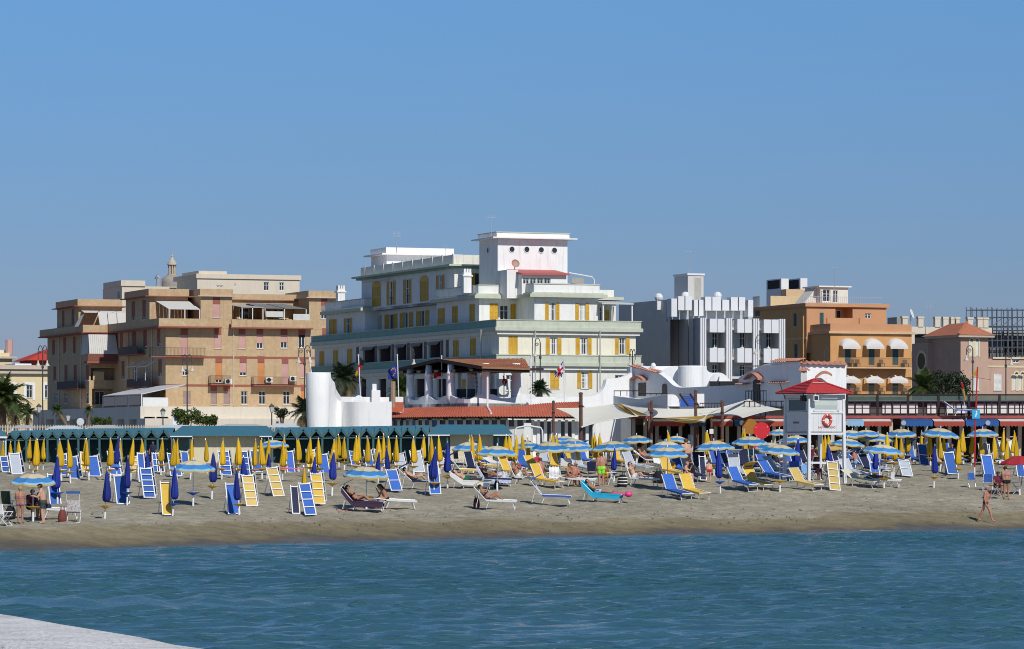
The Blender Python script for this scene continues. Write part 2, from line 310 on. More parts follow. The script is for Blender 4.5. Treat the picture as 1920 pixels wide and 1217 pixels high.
# ================================================================== BUILDINGS
class Bld:
 """local frame: u along the street front (to the right), v into the block, z up; corner at a surveyed pixel and distance"""
 def __init__(s, name, label, cat, px, d, ang=21.0, base=STZ):
  s.a = R(ang); s.U = Vector((math.cos(s.a), math.sin(s.a))); s.V = Vector((-math.sin(s.a), math.cos(s.a)))
  s.O = Vector(((px - CX) / F * d, d)); s.base = base; s.zb = base
  s.e = thing(name, label, cat, (s.O.x, s.O.y, 0), s.a)
 def Y(s, u, v): return s.O.y + u * s.U.y + v * s.V.y
 def u(s, px, v): k = (px - CX) / F; return (k * (s.O.y + v * s.V.y) - s.O.x - v * s.V.x) / (s.U.x - k * s.U.y)
 def v(s, px, u): k = (px - CX) / F; return (k * (s.O.y + u * s.U.y) - s.O.x - u * s.U.x) / (s.V.x - k * s.V.y)
 def z(s, py, u=0, v=0): return HC + (HZ - py) / F * s.Y(u, v)
 def box(s, name, m, u0, u1, v0, v1, z0, z1, parent=None):
  mb = MB(); mb.box(u0, u1, v0, v1, z0, z1); return mb.build(name, m, parent or s.e)
 def part(s, mb, name, m, smooth=False, parent=None): return mb.build(name, m, parent or s.e, smooth)
 def shell(s, name, m, u0, u1, v0, v1, z0, z1, skip='FS', roof=True):
  """closing walls and roof of a volume; F front (v0), S left side (u0), B back, E right end"""
  mb = MB()
  q = {'F': [(u0, v0, z0), (u1, v0, z0), (u1, v0, z1), (u0, v0, z1)], 'S': [(u0, v1, z0), (u0, v0, z0), (u0, v0, z1), (u0, v1, z1)],
             'B': [(u1, v1, z0), (u0, v1, z0), (u0, v1, z1), (u1, v1, z1)], 'E': [(u1, v0, z0), (u1, v1, z0), (u1, v1, z1), (u1, v0, z1)]}
  for k in q:
   if k not in skip: mb.add(q[k], [(0, 1, 2, 3)])
  if roof: mb.add([(u0, v0, z1 - 0.02), (u1, v0, z1 - 0.02), (u1, v1, z1 - 0.02), (u0, v1, z1 - 0.02)], [(0, 1, 2, 3)])
  return mb.build(name, m, s.e)
class Wall:
 """a facade plane with real openings; ax 'F' looks to -v (a = u), ax 'S' looks to -u (a = v)"""
 def __init__(s, b, ax, plane, a0, a1, z0, z1, m, depth=0.22):
  s.b, s.ax, s.p, s.a0, s.a1, s.z0, s.z1, s.m, s.dep = b, ax, plane, a0, a1, z0, z1, m, depth; s.holes = []
 def pt(s, a, d, z): return (a, s.p + d, z) if s.ax == 'F' else (s.p + d, a, z)
 def A(s, px): return s.b.u(px, s.p) if s.ax == 'F' else s.b.v(px, s.p)
 def Z(s, py, a): return s.b.z(py, a, s.p) if s.ax == 'F' else s.b.z(py, s.p, a)
 def bx(s, mb, a0, a1, d0, d1, z0, z1, mi=0):
  if s.ax == 'F': mb.box(a0, a1, s.p + d0, s.p + d1, z0, z1, mi)
  else: mb.box(s.p + d0, s.p + d1, a0, a1, z0, z1, mi)
 def rect(s, x0, y0, x1, y1):
  a = sorted((s.A(x0), s.A(x1))); am = (a[0] + a[1]) / 2; return a[0], a[1], s.Z(y1, am), s.Z(y0, am)
 def win(s, x0, y0, x1, y1, style='plain', col=None, frac=0.5, col2=None, local=False, sill=True):
  a0, a1, z0, z1 = (x0, x1, y0, y1) if local else s.rect(x0, y0, x1, y1)
  z0 = max(z0, s.z0 + 0.02); z1 = min(z1, s.z1 - 0.02); a0 = max(a0, s.a0 + 0.02); a1 = min(a1, s.a1 - 0.02)
  if a1 - a0 < 0.1 or z1 - z0 < 0.1: return
  s.holes.append((a0, a1, z0, z1)); e = s.b.e; w = a1 - a0; h = z1 - z0
  col = col or white
  if style == 'void':
   return
  if style == 'arch' or style == 'round': pass
  mb = MB(); t = 0.06
  s.bx(mb, a0, a0 + t, 0.10, 0.17, z0, z1); s.bx(mb, a1 - t, a1, 0.10, 0.17, z0, z1)
  s.bx(mb, a0 + t, a1 - t, 0.10, 0.17, z1 - t, z1); s.bx(mb, a0 + t, a1 - t, 0.10, 0.17, z0, z0 + t)
  s.bx(mb, (a0 + a1) / 2 - 0.035, (a0 + a1) / 2 + 0.035, 0.095, 0.165, z0 + t, z1 - t)
  if style in ('open', 'plain', 'grid'): s.bx(mb, a0 + t, a1 - t, 0.105, 0.16, z0 + h * 0.62, z0 + h * 0.62 + 0.05)
  if style == 'grid':
   for k in (1, 2, 4, 5): s.bx(mb, a0 + w * k / 6 - 0.02, a0 + w * k / 6 + 0.02, 0.107, 0.158, z0 + t, z1 - t)
   for k in range(1, 5): s.bx(mb, a0 + t, a1 - t, 0.108, 0.157, z0 + h * k / 5 - 0.02, z0 + h * k / 5 + 0.02)
  wo = mb.build('window', white if style != 'dark' else iron, e)
  mb = MB(); s.bx(mb, a0 + 0.01, a1 - 0.01, 0.135, 0.145, z0 + 0.01, z1 - 0.01); mb.build('pane', glass, wo)
  if style in ('open', 'grid') and random.random() < 0.5:
   mb = MB(); s.bx(mb, a0 + 0.08, a0 + w * random.uniform(0.2, 0.42), 0.112, 0.118, z0 + 0.08, z1 - 0.08); s.bx(mb, a1 - w * random.uniform(0.2, 0.42), a1 - 0.08, 0.112, 0.118, z0 + 0.08, z1 - 0.08)
   mb.build('curtain', mat('curtain', (0.75, 0.74, 0.70), 0.9, 0.1, 6), wo)
  if sill and style != 'door':
   mb = MB(); s.bx(mb, a0 - 0.06, a1 + 0.06, -0.07, 0.1, z0 - 0.07, z0 - 0.003); mb.build('sill', mat('sill_stone', (0.6, 0.58, 0.53), 0.8), wo)
  def leaf(b0, b1, d, tilt=0.0):
   mb = MB(); zz0, zz1 = z0 + 0.02, z1 - 0.02
   s.bx(mb, b0, b0 + 0.07, d - 0.02, d + 0.025, zz0, zz1); s.bx(mb, b1 - 0.07, b1, d - 0.02, d + 0.025, zz0, zz1)
   for zc in (zz0, (zz0 + zz1) / 2 - 0.04, zz1 - 0.08): s.bx(mb, b0 + 0.07, b1 - 0.07, d - 0.019, d + 0.024, zc, zc + 0.08)
   n = max(6, int((zz1 - zz0) / 0.09))
   for k in range(n):
    zc = zz0 + (zz1 - zz0) * (k + 0.5) / n
    p0 = Vector(s.pt(b0 + 0.07, d + 0.012, zc - 0.03)); p1 = Vector(s.pt(b1 - 0.07, d + 0.012, zc - 0.03)); p2 = Vector(s.pt(b1 - 0.07, d - 0.015, zc + 0.035 - 0.06)); p3 = Vector(s.pt(b0 + 0.07, d - 0.015, zc + 0.035 - 0.06))
    up = Vector((0, 0, 0.055)); mb.add([p3, p2, p1 + up, p0 + up], [(0, 1, 2, 3)])
   s.bx(mb, b0 + 0.07, b1 - 0.07, d + 0.014, d + 0.02, zz0, zz1)
   mb.build('shutter', col, wo)
  if style in ('open', 'grid'):
   sw = w / 2
   leaf(a0 - sw - 0.01, a0 - 0.01, -0.035); leaf(a1 + 0.01, a1 + sw + 0.01, -0.035)
  if style == 'closed': leaf(a0 + 0.01, a0 + w / 2 - 0.005, 0.03); leaf(a0 + w / 2 + 0.005, a1 - 0.01, 0.03)
  if style == 'half':
   leaf(a0 + 0.01, a0 + w / 2 - 0.005, 0.03); leaf(a1 + 0.01, a1 + w / 2 + 0.01, -0.035)
  if style == 'roller':
   zb = z1 - h * frac; mb = MB(); n = max(3, int((z1 - zb) / 0.12))
   for k in range(n): s.bx(mb, a0 + 0.02, a1 - 0.02, 0.04, 0.075, zb + (z1 - zb) * k / n, zb + (z1 - zb) * (k + 0.9) / n)
   s.bx(mb, a0 + 0.02, a1 - 0.02, 0.055, 0.08, zb, z1); mb.build('roller_blind', col, wo)
  if col2 is not None:
   mb = MB(); s.bx(mb, a0 - 0.02, a1 + 0.02, -0.012, 0.1, z1 + 0.004, z1 + 0.75); mb.build('spandrel', col2, wo)
  return wo
 def loggia(s, x0, y0, x1, y1, deep=1.8, local=False, m=None, back=None):
  a0, a1, z0, z1 = (x0, x1, y0, y1) if local else s.rect(x0, y0, x1, y1)
  z0 = max(z0, s.z0 + 0.02); z1 = min(z1, s.z1 - 0.02); a0 = max(a0, s.a0 + 0.02); a1 = min(a1, s.a1 - 0.02)
  if a1 - a0 < 0.1 or z1 - z0 < 0.1: return a0, a1, z0, z1
  s.holes.append((a0, a1, z0, z1)); mb = MB(); P_ = s.pt
  d = s.dep
  for q in ([(a0, d, z0), (a1, d, z0), (a1, deep, z0), (a0, deep, z0)], [(a0, d, z1), (a1, d, z1), (a1, deep, z1), (a0, deep, z1)],
                  [(a0, d, z0), (a0, deep, z0), (a0, deep, z1), (a0, d, z1)], [(a1, d, z0), (a1, deep, z0), (a1, deep, z1), (a1, d, z1)], [(a0, deep, z0), (a1, deep, z0), (a1, deep, z1), (a0, deep, z1)]):
   mb.add([P_(*p) for p in q], [(0, 1, 2, 3)])
  lo = mb.build('loggia', m or s.m, s.b.e)
  # a glazed door at the back of the loggia
  n = max(1, int((a1 - a0) / 2.0))
  for k in range(n):
   c = a0 + (a1 - a0) * (k + 0.5) / n; w = min(0.6, (a1 - a0) / n * 0.32); hh = (z1 - z0) * 0.86
   mb = MB(); s.bx(mb, c - w, c + w, deep - 0.05, deep - 0.01, z0 + 0.01, z0 + hh); fr = mb.build('door_frame', white if back is None else back, lo)
   mb = MB(); s.bx(mb, c - w + 0.08, c - 0.03, deep - 0.065, deep - 0.055, z0 + 0.1, z0 + hh - 0.08); s.bx(mb, c + 0.03, c + w - 0.08, deep - 0.065, deep - 0.055, z0 + 0.1, z0 + hh - 0.08); mb.build('pane', glass, lo)
  return a0, a1, z0, z1
 def done(s, name='wall'):
  A = sorted(set([s.a0, s.a1] + [h[0] for h in s.holes] + [h[1] for h in s.holes])); Z = sorted(set([s.z0, s.z1] + [h[2] for h in s.holes] + [h[3] for h in s.holes]))
  mb = MB()
  for i in range(len(A) - 1):
   run = None
   for j in range(len(Z) - 1):
    am, zm = (A[i] + A[i + 1]) / 2, (Z[j] + Z[j + 1]) / 2
    solid = not any(h[0] < am < h[1] and h[2] < zm < h[3] for h in s.holes)
    if solid and run is None: run = Z[j]
    if (not solid or j == len(Z) - 2) and run is not None:
     zt = Z[j + 1] if solid else Z[j]
     if zt > run: mb.add([s.pt(A[i], 0, run), s.pt(A[i + 1], 0, run), s.pt(A[i + 1], 0, zt), s.pt(A[i], 0, zt)], [(0, 1, 2, 3)])
     run = None
  for (a0, a1, z0, z1) in s.holes:
   d = s.dep
   for q in ([(a0, 0, z0), (a1, 0, z0), (a1, d, z0), (a0, d, z0)], [(a0, 0, z1), (a1, 0, z1), (a1, d, z1), (a0, d, z1)], [(a0, 0, z0), (a0, d, z0), (a0, d, z1), (a0, 0, z1)], [(a1, 0, z0), (a1, d, z0), (a1, d, z1), (a1, 0, z1)]):
    mb.add([s.pt(*p) for p in q], [(0, 1, 2, 3)])
  return mb.build(name, s.m, s.b.e)
def band(b, name, m, u0, u1, v0, v1, z0, z1, proj=0.4, th=0.25, open_=True):
 """a parapet or cornice ring round a storey: front and left side (and right end) as one part"""
 mb = MB()
 mb.box(u0 - proj, u1 + proj, v0 - proj, v0 - proj + th, z0, z1); mb.box(u0 - proj, u0 - proj + th, v0 - proj + th, v1, z0, z1); mb.box(u1 + proj - th, u1 + proj, v0 - proj + th, v1, z0, z1)
 return mb.build(name, m, b.e)
def slab(b, name, m, u0, u1, v0, v1, z0, z1, proj=0.4):
 mb = MB(); mb.box(u0 - proj, u1 + proj, v0 - proj, v1, z0, z1); return mb.build(name, m, b.e)
def railing(b, name, m, p0, p1, z0, h, n, parent=None, r=0.02, mid=True):
 """bar railing between two local points"""
 mb = MB(); p0 = Vector((*p0, z0)); p1 = Vector((*p1, z0))
 mb.beam(p0 + Vector((0, 0, h)), p1 + Vector((0, 0, h)), 0.05, 0.04)
 if mid: mb.beam(p0 + Vector((0, 0, 0.08)), p1 + Vector((0, 0, 0.08)), 0.03, 0.03)
 for k in range(n + 1):
  q = p0.lerp(p1, k / n); mb.beam(q, q + Vector((0, 0, h - 0.02)), r, r)
 return mb.build(name, m, parent or b.e)
def antenna(name, label, px, py0, py1, d, bars=4):
 t = thing(name, label, 'antenna', P(px, py1, d)); h = (py1 - py0) * mpp(d)
 mb = MB(); mb.tube([(0, 0, -0.3), (0, 0, h)], 0.035, 6); mb.build('mast', alum, t)
 mb = MB()
 for k in range(bars): z = h * (0.97 - 0.09 * k); w = 0.35 + 0.1 * (k % 2); mb.beam((-w, 0, z), (w, 0.1, z), 0.03)
 mb.build('crossbar', alum, t); return t
# ---- colours of the town
cream = mat('cream_plaster', (0.80, 0.755, 0.60), 0.8, 0.07, 0.8, streak=0.22)
cream_up = mat('offwhite_plaster', (0.76, 0.74, 0.66), 0.8, 0.07, 0.8, streak=0.26)
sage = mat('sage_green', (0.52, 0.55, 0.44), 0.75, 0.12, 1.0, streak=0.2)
sage_shaded = mat('sage_green_shaded', (0.22, 0.38, 0.32), 0.75, 0.1, 1.0, streak=0.2)  # darker copy of sage: shade of the left side put into the colour
ochre = mat('yellow_shutter', (0.62, 0.36, 0.025), 0.5, 0.12, 5)
red_tile = mat('terracotta', (0.42, 0.10, 0.045), 0.8, 0.25, 3.0)
roofgrey = mat('roof_grey', (0.3, 0.29, 0.27), 0.9, 0.2)
# ------------------------------------------------------------------ the yellow-shuttered hotel block in the middle
b4 = lambda x, y: (880 + x / 3.477, 420 + y / 3.477)
b3 = lambda x, y: (560 + x / 3.477, 420 + y / 3.477)
def b4r(x0, y0, x1, y1): return b4(x0, y0) + b4(x1, y1)
def b3r(x0, y0, x1, y1): return b3(x0, y0) + b3(x1, y1)
B = Bld('apartment_block', 'tall cream and white apartment block with yellow shutters and green balcony bands', 'building', 935.5, 345)
U1 = B.u(1192, 0); V1 = B.v(590, 0); zC1 = B.z(686); zP2b = B.z(679); zP2 = B.z(666); zB1 = B.z(620); zP1b = B.z(613); zP1 = B.z(600.6)
# front wall, lower storeys
W = Wall(B, 'F', 0, 0, U1, STZ, zC1, cream_up)
W.win(*b4r(527, 960, 585, 1075), 'closed', ochre); W.win(*b4r(728, 962, 776, 1072), 'grid', ochre)
for x in (240, 950): W.win(*b4r(x, 985, x + 55, 1085), 'plain')
W.done()
W = Wall(B, 'F', 0, 0, U1, zP2 - 0.7, zB1, cream)
W.win(*b4r(255, 732, 315, 850), 'closed', ochre)
for x0, x1 in ((524, 574), (719, 770), (973, 1020)): W.win(*b4r(x0, 742, x1, 850), 'open', ochre)
W.done()
# left side, lower storeys
W = Wall(B, 'S', 0, 0, V1, STZ, zC1, cream_up)
for x0, x1 in ((320, 370), (1045, 1090), (1105, 1150)): W.win(*b3r(x0, 1010, x1, 1110), 'closed', ochre)
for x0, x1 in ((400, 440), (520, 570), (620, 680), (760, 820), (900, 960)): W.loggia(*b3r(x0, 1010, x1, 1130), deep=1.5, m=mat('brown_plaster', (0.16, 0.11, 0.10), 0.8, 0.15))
W.done()
W = Wall(B, 'S', 0, 0, V1, zP2 - 0.7, zB1, cream_up)
for x0, x1, y0, y1 in ((135, 168, 828, 932), (225, 259, 820, 927), (315, 351, 812, 922), (1006, 1045, 755, 870), (1116, 1157, 745, 862)): W.win(*b3r(x0, y0, x1, y1), 'closed', ochre)
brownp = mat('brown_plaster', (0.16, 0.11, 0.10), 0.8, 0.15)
for x0, x1 in ((418, 495), (520, 600), (632, 703), (732, 808), (846, 922)):
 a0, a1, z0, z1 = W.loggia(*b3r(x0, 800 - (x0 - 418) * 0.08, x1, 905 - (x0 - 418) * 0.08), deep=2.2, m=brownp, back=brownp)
 mb = MB(); n = 10
 for k in range(n):
  aa0, aa1 = a0 + (a1 - a0) * k / n, a0 + (a1 - a0) * (k + 0.94) / n; dz = 0.05 * (k % 2)
  mb.add([W.pt(aa0, -0.02, z1), W.pt(aa1, -0.02, z1), W.pt(aa1, -0.35, z1 - 0.35 - dz), W.pt(aa0, -0.35, z1 - 0.35 - dz)], [(0, 1, 2, 3)])
 mb.build('awning', mat('striped_awning', (0.35, 0.33, 0.30), 0.9, 0.2, 9), B.e)
W.done()
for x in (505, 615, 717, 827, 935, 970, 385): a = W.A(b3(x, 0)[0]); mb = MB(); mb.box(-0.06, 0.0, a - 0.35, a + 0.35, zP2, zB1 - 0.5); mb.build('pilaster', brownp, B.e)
B.shell('back_wall', cream, 0.003, U1, 0.003, V1, STZ, zP1b)
# cornices and balcony parapets
for zc0, zc1, pb, pt in ((zC1, zP2b, zP2b, zP2), (zB1, zP1b, zP1b, zP1)):
 slab(B, 'cornice', sage, 0, U1, 0, V1, zc0, zc1 - 0.004, 0.55)
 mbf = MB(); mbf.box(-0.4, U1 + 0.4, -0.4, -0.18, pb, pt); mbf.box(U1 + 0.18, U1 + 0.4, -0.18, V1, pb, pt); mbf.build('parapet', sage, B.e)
 mbf = MB(); mbf.box(-0.4, -0.18, -0.177, V1, pb, pt); mbf.build('parapet', sage_shaded, B.e)
 slab(B, 'parapet_cap', sage, 0, U1, 0, 0, pt + 0.003, pt + 0.09, 0.46) if False else None
 mbf = MB(); mbf.box(-0.46, U1 + 0.46, -0.46, -0.12, pt + 0.003, pt + 0.08); mbf.box(-0.46, -0.12, -0.12, V1, pt + 0.003, pt + 0.08); mbf.build('parapet_cap', sage, B.e)
 mbf = MB(); mbf.box(-0.3, U1 + 0.3, -0.3, 0.0, zc0 - 0.35, zc0 - 0.004); mbf.box(-0.3, 0.0, 0.0, V1, zc0 - 0.35, zc0 - 0.004); mbf.build('moulding', cream_up, B.e)
pipeg = mat('pipe_grey', (0.45, 0.45, 0.4), 0.6)
for px in (430, 852): u = B.u(880 + px / 3.477, -0.6); mb = MB(); mb.tube([(u, -0.62, STZ), (u, -0.62, zB1 + 0.1)], 0.06, 6); mb.build('drainpipe', pipeg, B.e)
a = B.v(b3(1190, 0)[0], -0.6); mb = MB(); mb.tube([(-0.62, a, STZ), (-0.62, a, zB1 + 0.2)], 0.06, 6); mb.build('drainpipe', pipeg, B.e)
# --- terrace storey
zt0 = zP1b - 0.02; zD = B.z(558, 6, 1.5); zDc = B.z(551.7, 6, 1.5); zDp = B.z(533.5, 6, 1.5)
uP = B.u(1002, 1.3); uP2 = B.u(1121.6, 1.3); vL = 6.2
def storey(u0, u1, v0, v1, z0, z1, m, wf, ws, f=True, sd=True):
 if f:
  W = Wall(B, 'F', v0, u0, u1, z0, z1, m)
  for w in wf: W.win(*w[0], *w[1:])
  W.done()
 if sd:
  W2 = Wall(B, 'S', u0, v0 + 0.003, v1, z0, z1, m)
  for w in ws: W2.win(*w[0], *w[1:])
  W2.done()
 B.shell('back_wall', m, u0 + 0.002, u1, v0 + 0.002, v1, z0, z1, 'FS')
plas = mat('white_plaster', (0.80, 0.79, 0.76), 0.8, 0.07, 0.9, streak=0.24)
storey(uP, uP2, 1.3, 14, zt0, zD, plas, [(b4r(517, 512, 563, 630), 'open', ochre), (b4r(713, 514, 757, 632), 'open', ochre)], [])
storey(0.3, uP - 0.002, vL, 18.3, zt0, zD, plas, [(b4r(132, 518, 190, 630), 'closed', ochre), (b4r(200, 530, 255, 630), 'plain'), (b4r(268, 520, 304, 622), 'closed', ochre)],
       [(b3r(905, 548, 955, 655), 'closed', ochre), (b3r(1000, 533, 1038, 648), 'closed', ochre), (b3r(1112, 522, 1150, 637), 'closed', ochre)])
uR = uP2 + 0.003; uR2 = B.u(b4(955, 0)[0], 5.5)
storey(uR, uR2, 5.5, 16, zt0, zD, cream_up, [(b4r(885, 560, 912, 630), 'closed', ochre), (b4r(850, 540, 880, 630), 'plain')], [], sd=False)
storey(1.9, uP, 18.303, 40.7, zt0, zD, plas, [], [(b3r(x0, y0, x1, y1), st, ochre) for x0, y0, x1, y1, st in ((412, 632, 450, 706, 'closed'), (487, 598, 541, 697, 'half'), (590, 585, 645, 688, 'half'), (690, 573, 748, 678, 'half'), (797, 562, 853, 668, 'half'))], f=False)
storey(0.3, uP, 40.703, 53.9, zt0, zD, plas, [], [(b3r(198, 620, 248, 725), 'closed', ochre), (b3r(310, 612, 336, 715), 'open', ochre)])
for (u0, u1, v0, v1) in ((uP, uP2, 1.3, 14), (0.3, uP, vL, 18.3), (0.3, uP, 40.7, 53.9)):
 slab(B, 'cornice', sage, u0, u1, v0, v1, zD + 0.003, zDc, 0.7); slab(B, 'cornice', sage, u0, u1, v0, v1, zDc + 0.003, zDc + 0.16, 0.45)
 mb = MB(); mb.box(u0 - 0.1, u1 + 0.1, v0 - 0.1, v0 + 0.12, zDc + 0.163, zDp); mb.box(u0 - 0.1, u0 + 0.12, v0 + 0.12, v1, zDc + 0.163, zDp); mb.box(u1 - 0.12, u1 + 0.1, v0 + 0.12, v1, zDc + 0.163, zDp); mb.build('parapet', plas, B.e)
 mb = MB(); mb.box(u0 - 0.16, u1 + 0.16, v0 - 0.16, v0 + 0.18, zDp + 0.003, zDp + 0.1); mb.box(u0 - 0.16, u0 + 0.18, v0 + 0.18, v1, zDp + 0.003, zDp + 0.1); mb.build('parapet_cap', sage, B.e)
slab(B, 'cornice', sage, uR, uR2, 5.5, 16, zD + 0.005, zDc - 0.01, 0.6)
B.box('parapet', cream_up, uR + 0.3, uR2 - 0.2, 5.5, 5.75, zDc - 0.006, zDp - 0.25)
slab(B, 'terrace_floor', roofgrey, 1.9, uP, 18.31, 40.69, zD + 0.006, zD + 0.25, 0.9)
railing(B, 'railing', iron, (1.1, 18.4), (1.1, 40.6), zD + 0.25, 0.95, 90)
# veranda right end
ur = B.u(b4(1063, 0)[0], 0.2); zv = B.z(b4(0, 525)[1], 12, 0.5)
for (u, v) in ((ur, 0.3), (ur, 5), (uR + 0.1, 0.3), (uR + 0.1, 3)): mb = MB(); mb.beam((u, v, zP1b), (u, v, zv), 0.12); mb.build('veranda_post', white, B.e)
mb = MB(); mb.add([(uR - 0.1, 0.1, zv), (ur + 0.1, 0.1, zv), (ur + 0.1, 5.4, zv + 0.4), (uR - 0.1, 5.4, zv + 0.4), (uR - 0.1, 0.1, zv + .12), (ur + 0.1, 0.1, zv + .12), (ur + 0.1, 5.4, zv + 0.52), (uR - 0.1, 5.4, zv + 0.52)], [(0, 1, 2, 3), (4, 5, 6, 7), (0, 1, 5, 4), (1, 2, 6, 5), (0, 3, 7, 4)]); mb.build('veranda_roof', mat('veranda_grey', (0.55, 0.55, 0.52), 0.7), B.e)
# --- stair tower with portholes
vT = 6.7; uT0 = B.u(933.2, vT); uT1 = B.u(1064, vT); vT1 = B.v(898.7, uT0); zTt = B.z(447, uT0, vT); zTc = B.z(436, uT0, vT)
tw = mat('tower_white', (0.84, 0.83, 0.81), 0.8, 0.06, 0.7, streak=0.2)
mb = MB(); mb.box(uT0, uT1, vT, vT1, zD, zTt - 0.003); mb.build('tower', tw, B.e)
slab(B, 'tower_cornice', tw, uT0, uT1, vT, vT1 + 0.3, zTt, zTt + 0.12, 0.75); slab(B, 'tower_parapet', tw, uT0, uT1, vT, vT1, zTt + 0.123, zTc, 0.15)
slab(B, 'tower_parapet_cap', sage, uT0, uT1, vT, vT1, zTc + 0.003, zTc + 0.09, 0.22)
def porthole(M_, r):
 ring = MB(M_); ring.lathe([(r, 0.002), (r + 0.07, 0.002), (r + 0.07, 0.06), (r, 0.06)], 20, cap=False); w = ring.build('round_window', white, B.e)
 g = MB(M_); g.lathe([(r + 0.01, 0.005), (r + 0.01, 0.012)], 20); g.build('pane', glass, w)
for x, y in ((277, 165), (374, 166), (468, 169), (554, 172)):
 px, py = b4(x, y); u = B.u(px, vT); z = B.z(py, u, vT); porthole(Matrix.Translation((u, vT, z)) @ Matrix.Rotation(R(90), 4, 'X'), 0.26)
px, py = b4(124, 172); v_ = B.v(px, uT0); porthole(Matrix.Translation((uT0, v_, B.z(py, uT0, v_))) @ Matrix.Rotation(R(-90), 4, 'Y'), 0.26)
# small penthouse with red roof in front of the tower
vH = 3.2; u0 = B.u(b4(342, 0)[0], vH); u1 = B.u(b4(633, 0)[0], vH); zh = B.z(b4(0, 325)[1], u0, vH)
W = Wall(B, 'F', vH, u0, u1, zD, zh, plas)
for k in range(4): x = 350 + k * 46; W.win(*b4r(x, 350, x + 42, 392), 'plain', sill=False)
W.done(); B.shell('penthouse_wall', plas, u0, u1, vH, vT - 0.01, zD, zh, 'F', roof=False)
mb = MB(); mb.add([(u0 - .2, vH - .4, zh - .1), (u1 + .2, vH - .4, zh - .1), (u1 + .2, vT - .01, zh + .45), (u0 - .2, vT - .01, zh + .45), (u0 - .2, vH - .4, zh + .05), (u1 + .2, vH - .4, zh + .05), (u1 + .2, vT - .01, zh + .6), (u0 - .2, vT - .01, zh + .6)], [(0, 1, 2, 3), (4, 5, 6, 7), (0, 1, 5, 4), (1, 2, 6, 5), (0, 3, 7, 4)])
mb.build('penthouse_roof', mat('red_sheet', (0.45, 0.10, 0.09), 0.6, 0.1), B.e)
u2 = B.u(b4(245, 0)[0], 4.2); B.box('roof_hut', plas, u2, u0 - 0.003, 4.2, vT - 0.01, zD, B.z(b4(0, 298)[1], u2, 4.2))
mb = MB(); u3 = B.u(b4(305, 0)[0], 4.0); zz = B.z(b4(0, 290)[1], u3, 4)
mb.lathe([(0.05, 0), (0.3, 0.06), (0.42, 0.16), (0.40, 0.17), (0.28, 0.08), (0.03, 0.03)], 14, c=(0, 0, 0)); mb.v = [tuple(Matrix.Translation((u3, 4.3, zz + 0.45)) @ Matrix.Rotation(R(70), 4, 'X') @ Vector(p)) for p in mb.v]; mb.tube([(u3, 4.4, zz - 0.1), (u3, 4.4, zz + 0.45)], 0.04); mb.build('satellite_dish', mat('dish_tan', (0.42, 0.25, 0.2), 0.6), B.e)
mb = MB(); ua, ub_, uc = B.u(b4(650, 0)[0], vT), B.u(b4(800, 0)[0], vT), B.u(b4(815, 0)[0], vT)
mb.tube([(ua, vT, B.z(b4(0, 318)[1], ua, vT)), (ub_, vT, B.z(b4(0, 345)[1], ub_, vT)), (uc, vT, B.z(b4(0, 365)[1], uc, vT)), (uc, vT, B.z(b4(0, 395)[1], uc, vT) - .6)], 0.06, 6); mb.build('pergola_pipe', white, B.e)
B.box('roof_screen', mat('screen_grey', (0.35, 0.33, 0.3), .8), B.u(b4(665, 0)[0], vT + 1), B.u(b4(748, 0)[0], vT + 1), vT + 1, vT + 1.1, zD, B.z(b4(0, 345)[1], 9, vT))
# --- top storey behind, arched windows along the side
uF = 1.0; vF = B.v(852, uF); vF1 = B.v(678, uF); uF1 = uT0 + 1.0; zF0 = zD; zFc = B.z(496, uF, vF); zFp = B.z(477.5, uF, vF); zFb = B.z(503, uF, vF)
W = Wall(B, 'F', vF, uF, uF1 + 5, zF0, zFb, plas)
W.win(*b4r(5, 318, 68, 402), 'half', ochre); W.win(*b4r(95, 318, 160, 400), 'closed', ochre); W.done()
W = Wall(B, 'S', uF, vF + .003, vF1, zF0, zFb, plas)
for x0, y0, x1, y1, st in ((478, 380, 537, 540, 'arch'), (590, 372, 618, 530, 'open'), (697, 360, 722, 520, 'open'), (789, 345, 848, 505, 'arch'), (912, 332, 938, 470, 'open')):
 if st == 'arch':
  W.win(*b3r(x0, y0 + 25, x1, y1), 'closed', ochre, sill=False); a0, a1, z0, z1 = W.rect(*b3r(x0, y0 + 25, x1, y1)); c = (a0 + a1) / 2; r = (a1 - a0) / 2
  mb = MB(); mb.extrude([(uF - 0.03, c + r * math.cos(t), z1 - 0.05 + 0.6 * math.sin(t)) for t in [math.pi * k / 12 for k in range(13)]], (0.027, 0, 0)); mb.build('arch_panel', ochre, B.e)
 else: W.win(*b3r(x0, y0, x1, y1), 'open', ochre, sill=False)
W.done(); B.shell('back_wall', plas, uF + .002, uF1 + 5, vF + .002, vF1, zF0, zFp - 0.3)
slab(B, 'cornice', sage_shaded, uF, uF1 + 5, vF, vF1 + 0.5, zFb + .003, zFb + 0.2, 0.45); slab(B, 'cornice', sage, uF, uF1 + 5, vF, vF1 + .9, zFb + .203, zFc, 0.85)
mb = MB(); mb.box(uF - .1, uF1 + 3, vF - .1, vF + .12, zFc + .003, zFp); mb.box(uF - .1, uF + .12, vF + .12, vF1, zFc + .003, zFp)
for k in range(10): a = vF + (vF1 - vF) * k / 9.5; mb.box(uF - .16, uF - .1, a, a + .3, zFc + .003, zFp + .1)
mb.build('parapet', cream_up, B.e)
B.box('awning_beam', mat('veranda_grey', (1, 1, 1)), uF - 0.75, uF - 0.5, vF + 18, vF1 - 3, zFb - 0.35, zFb - 0.25)
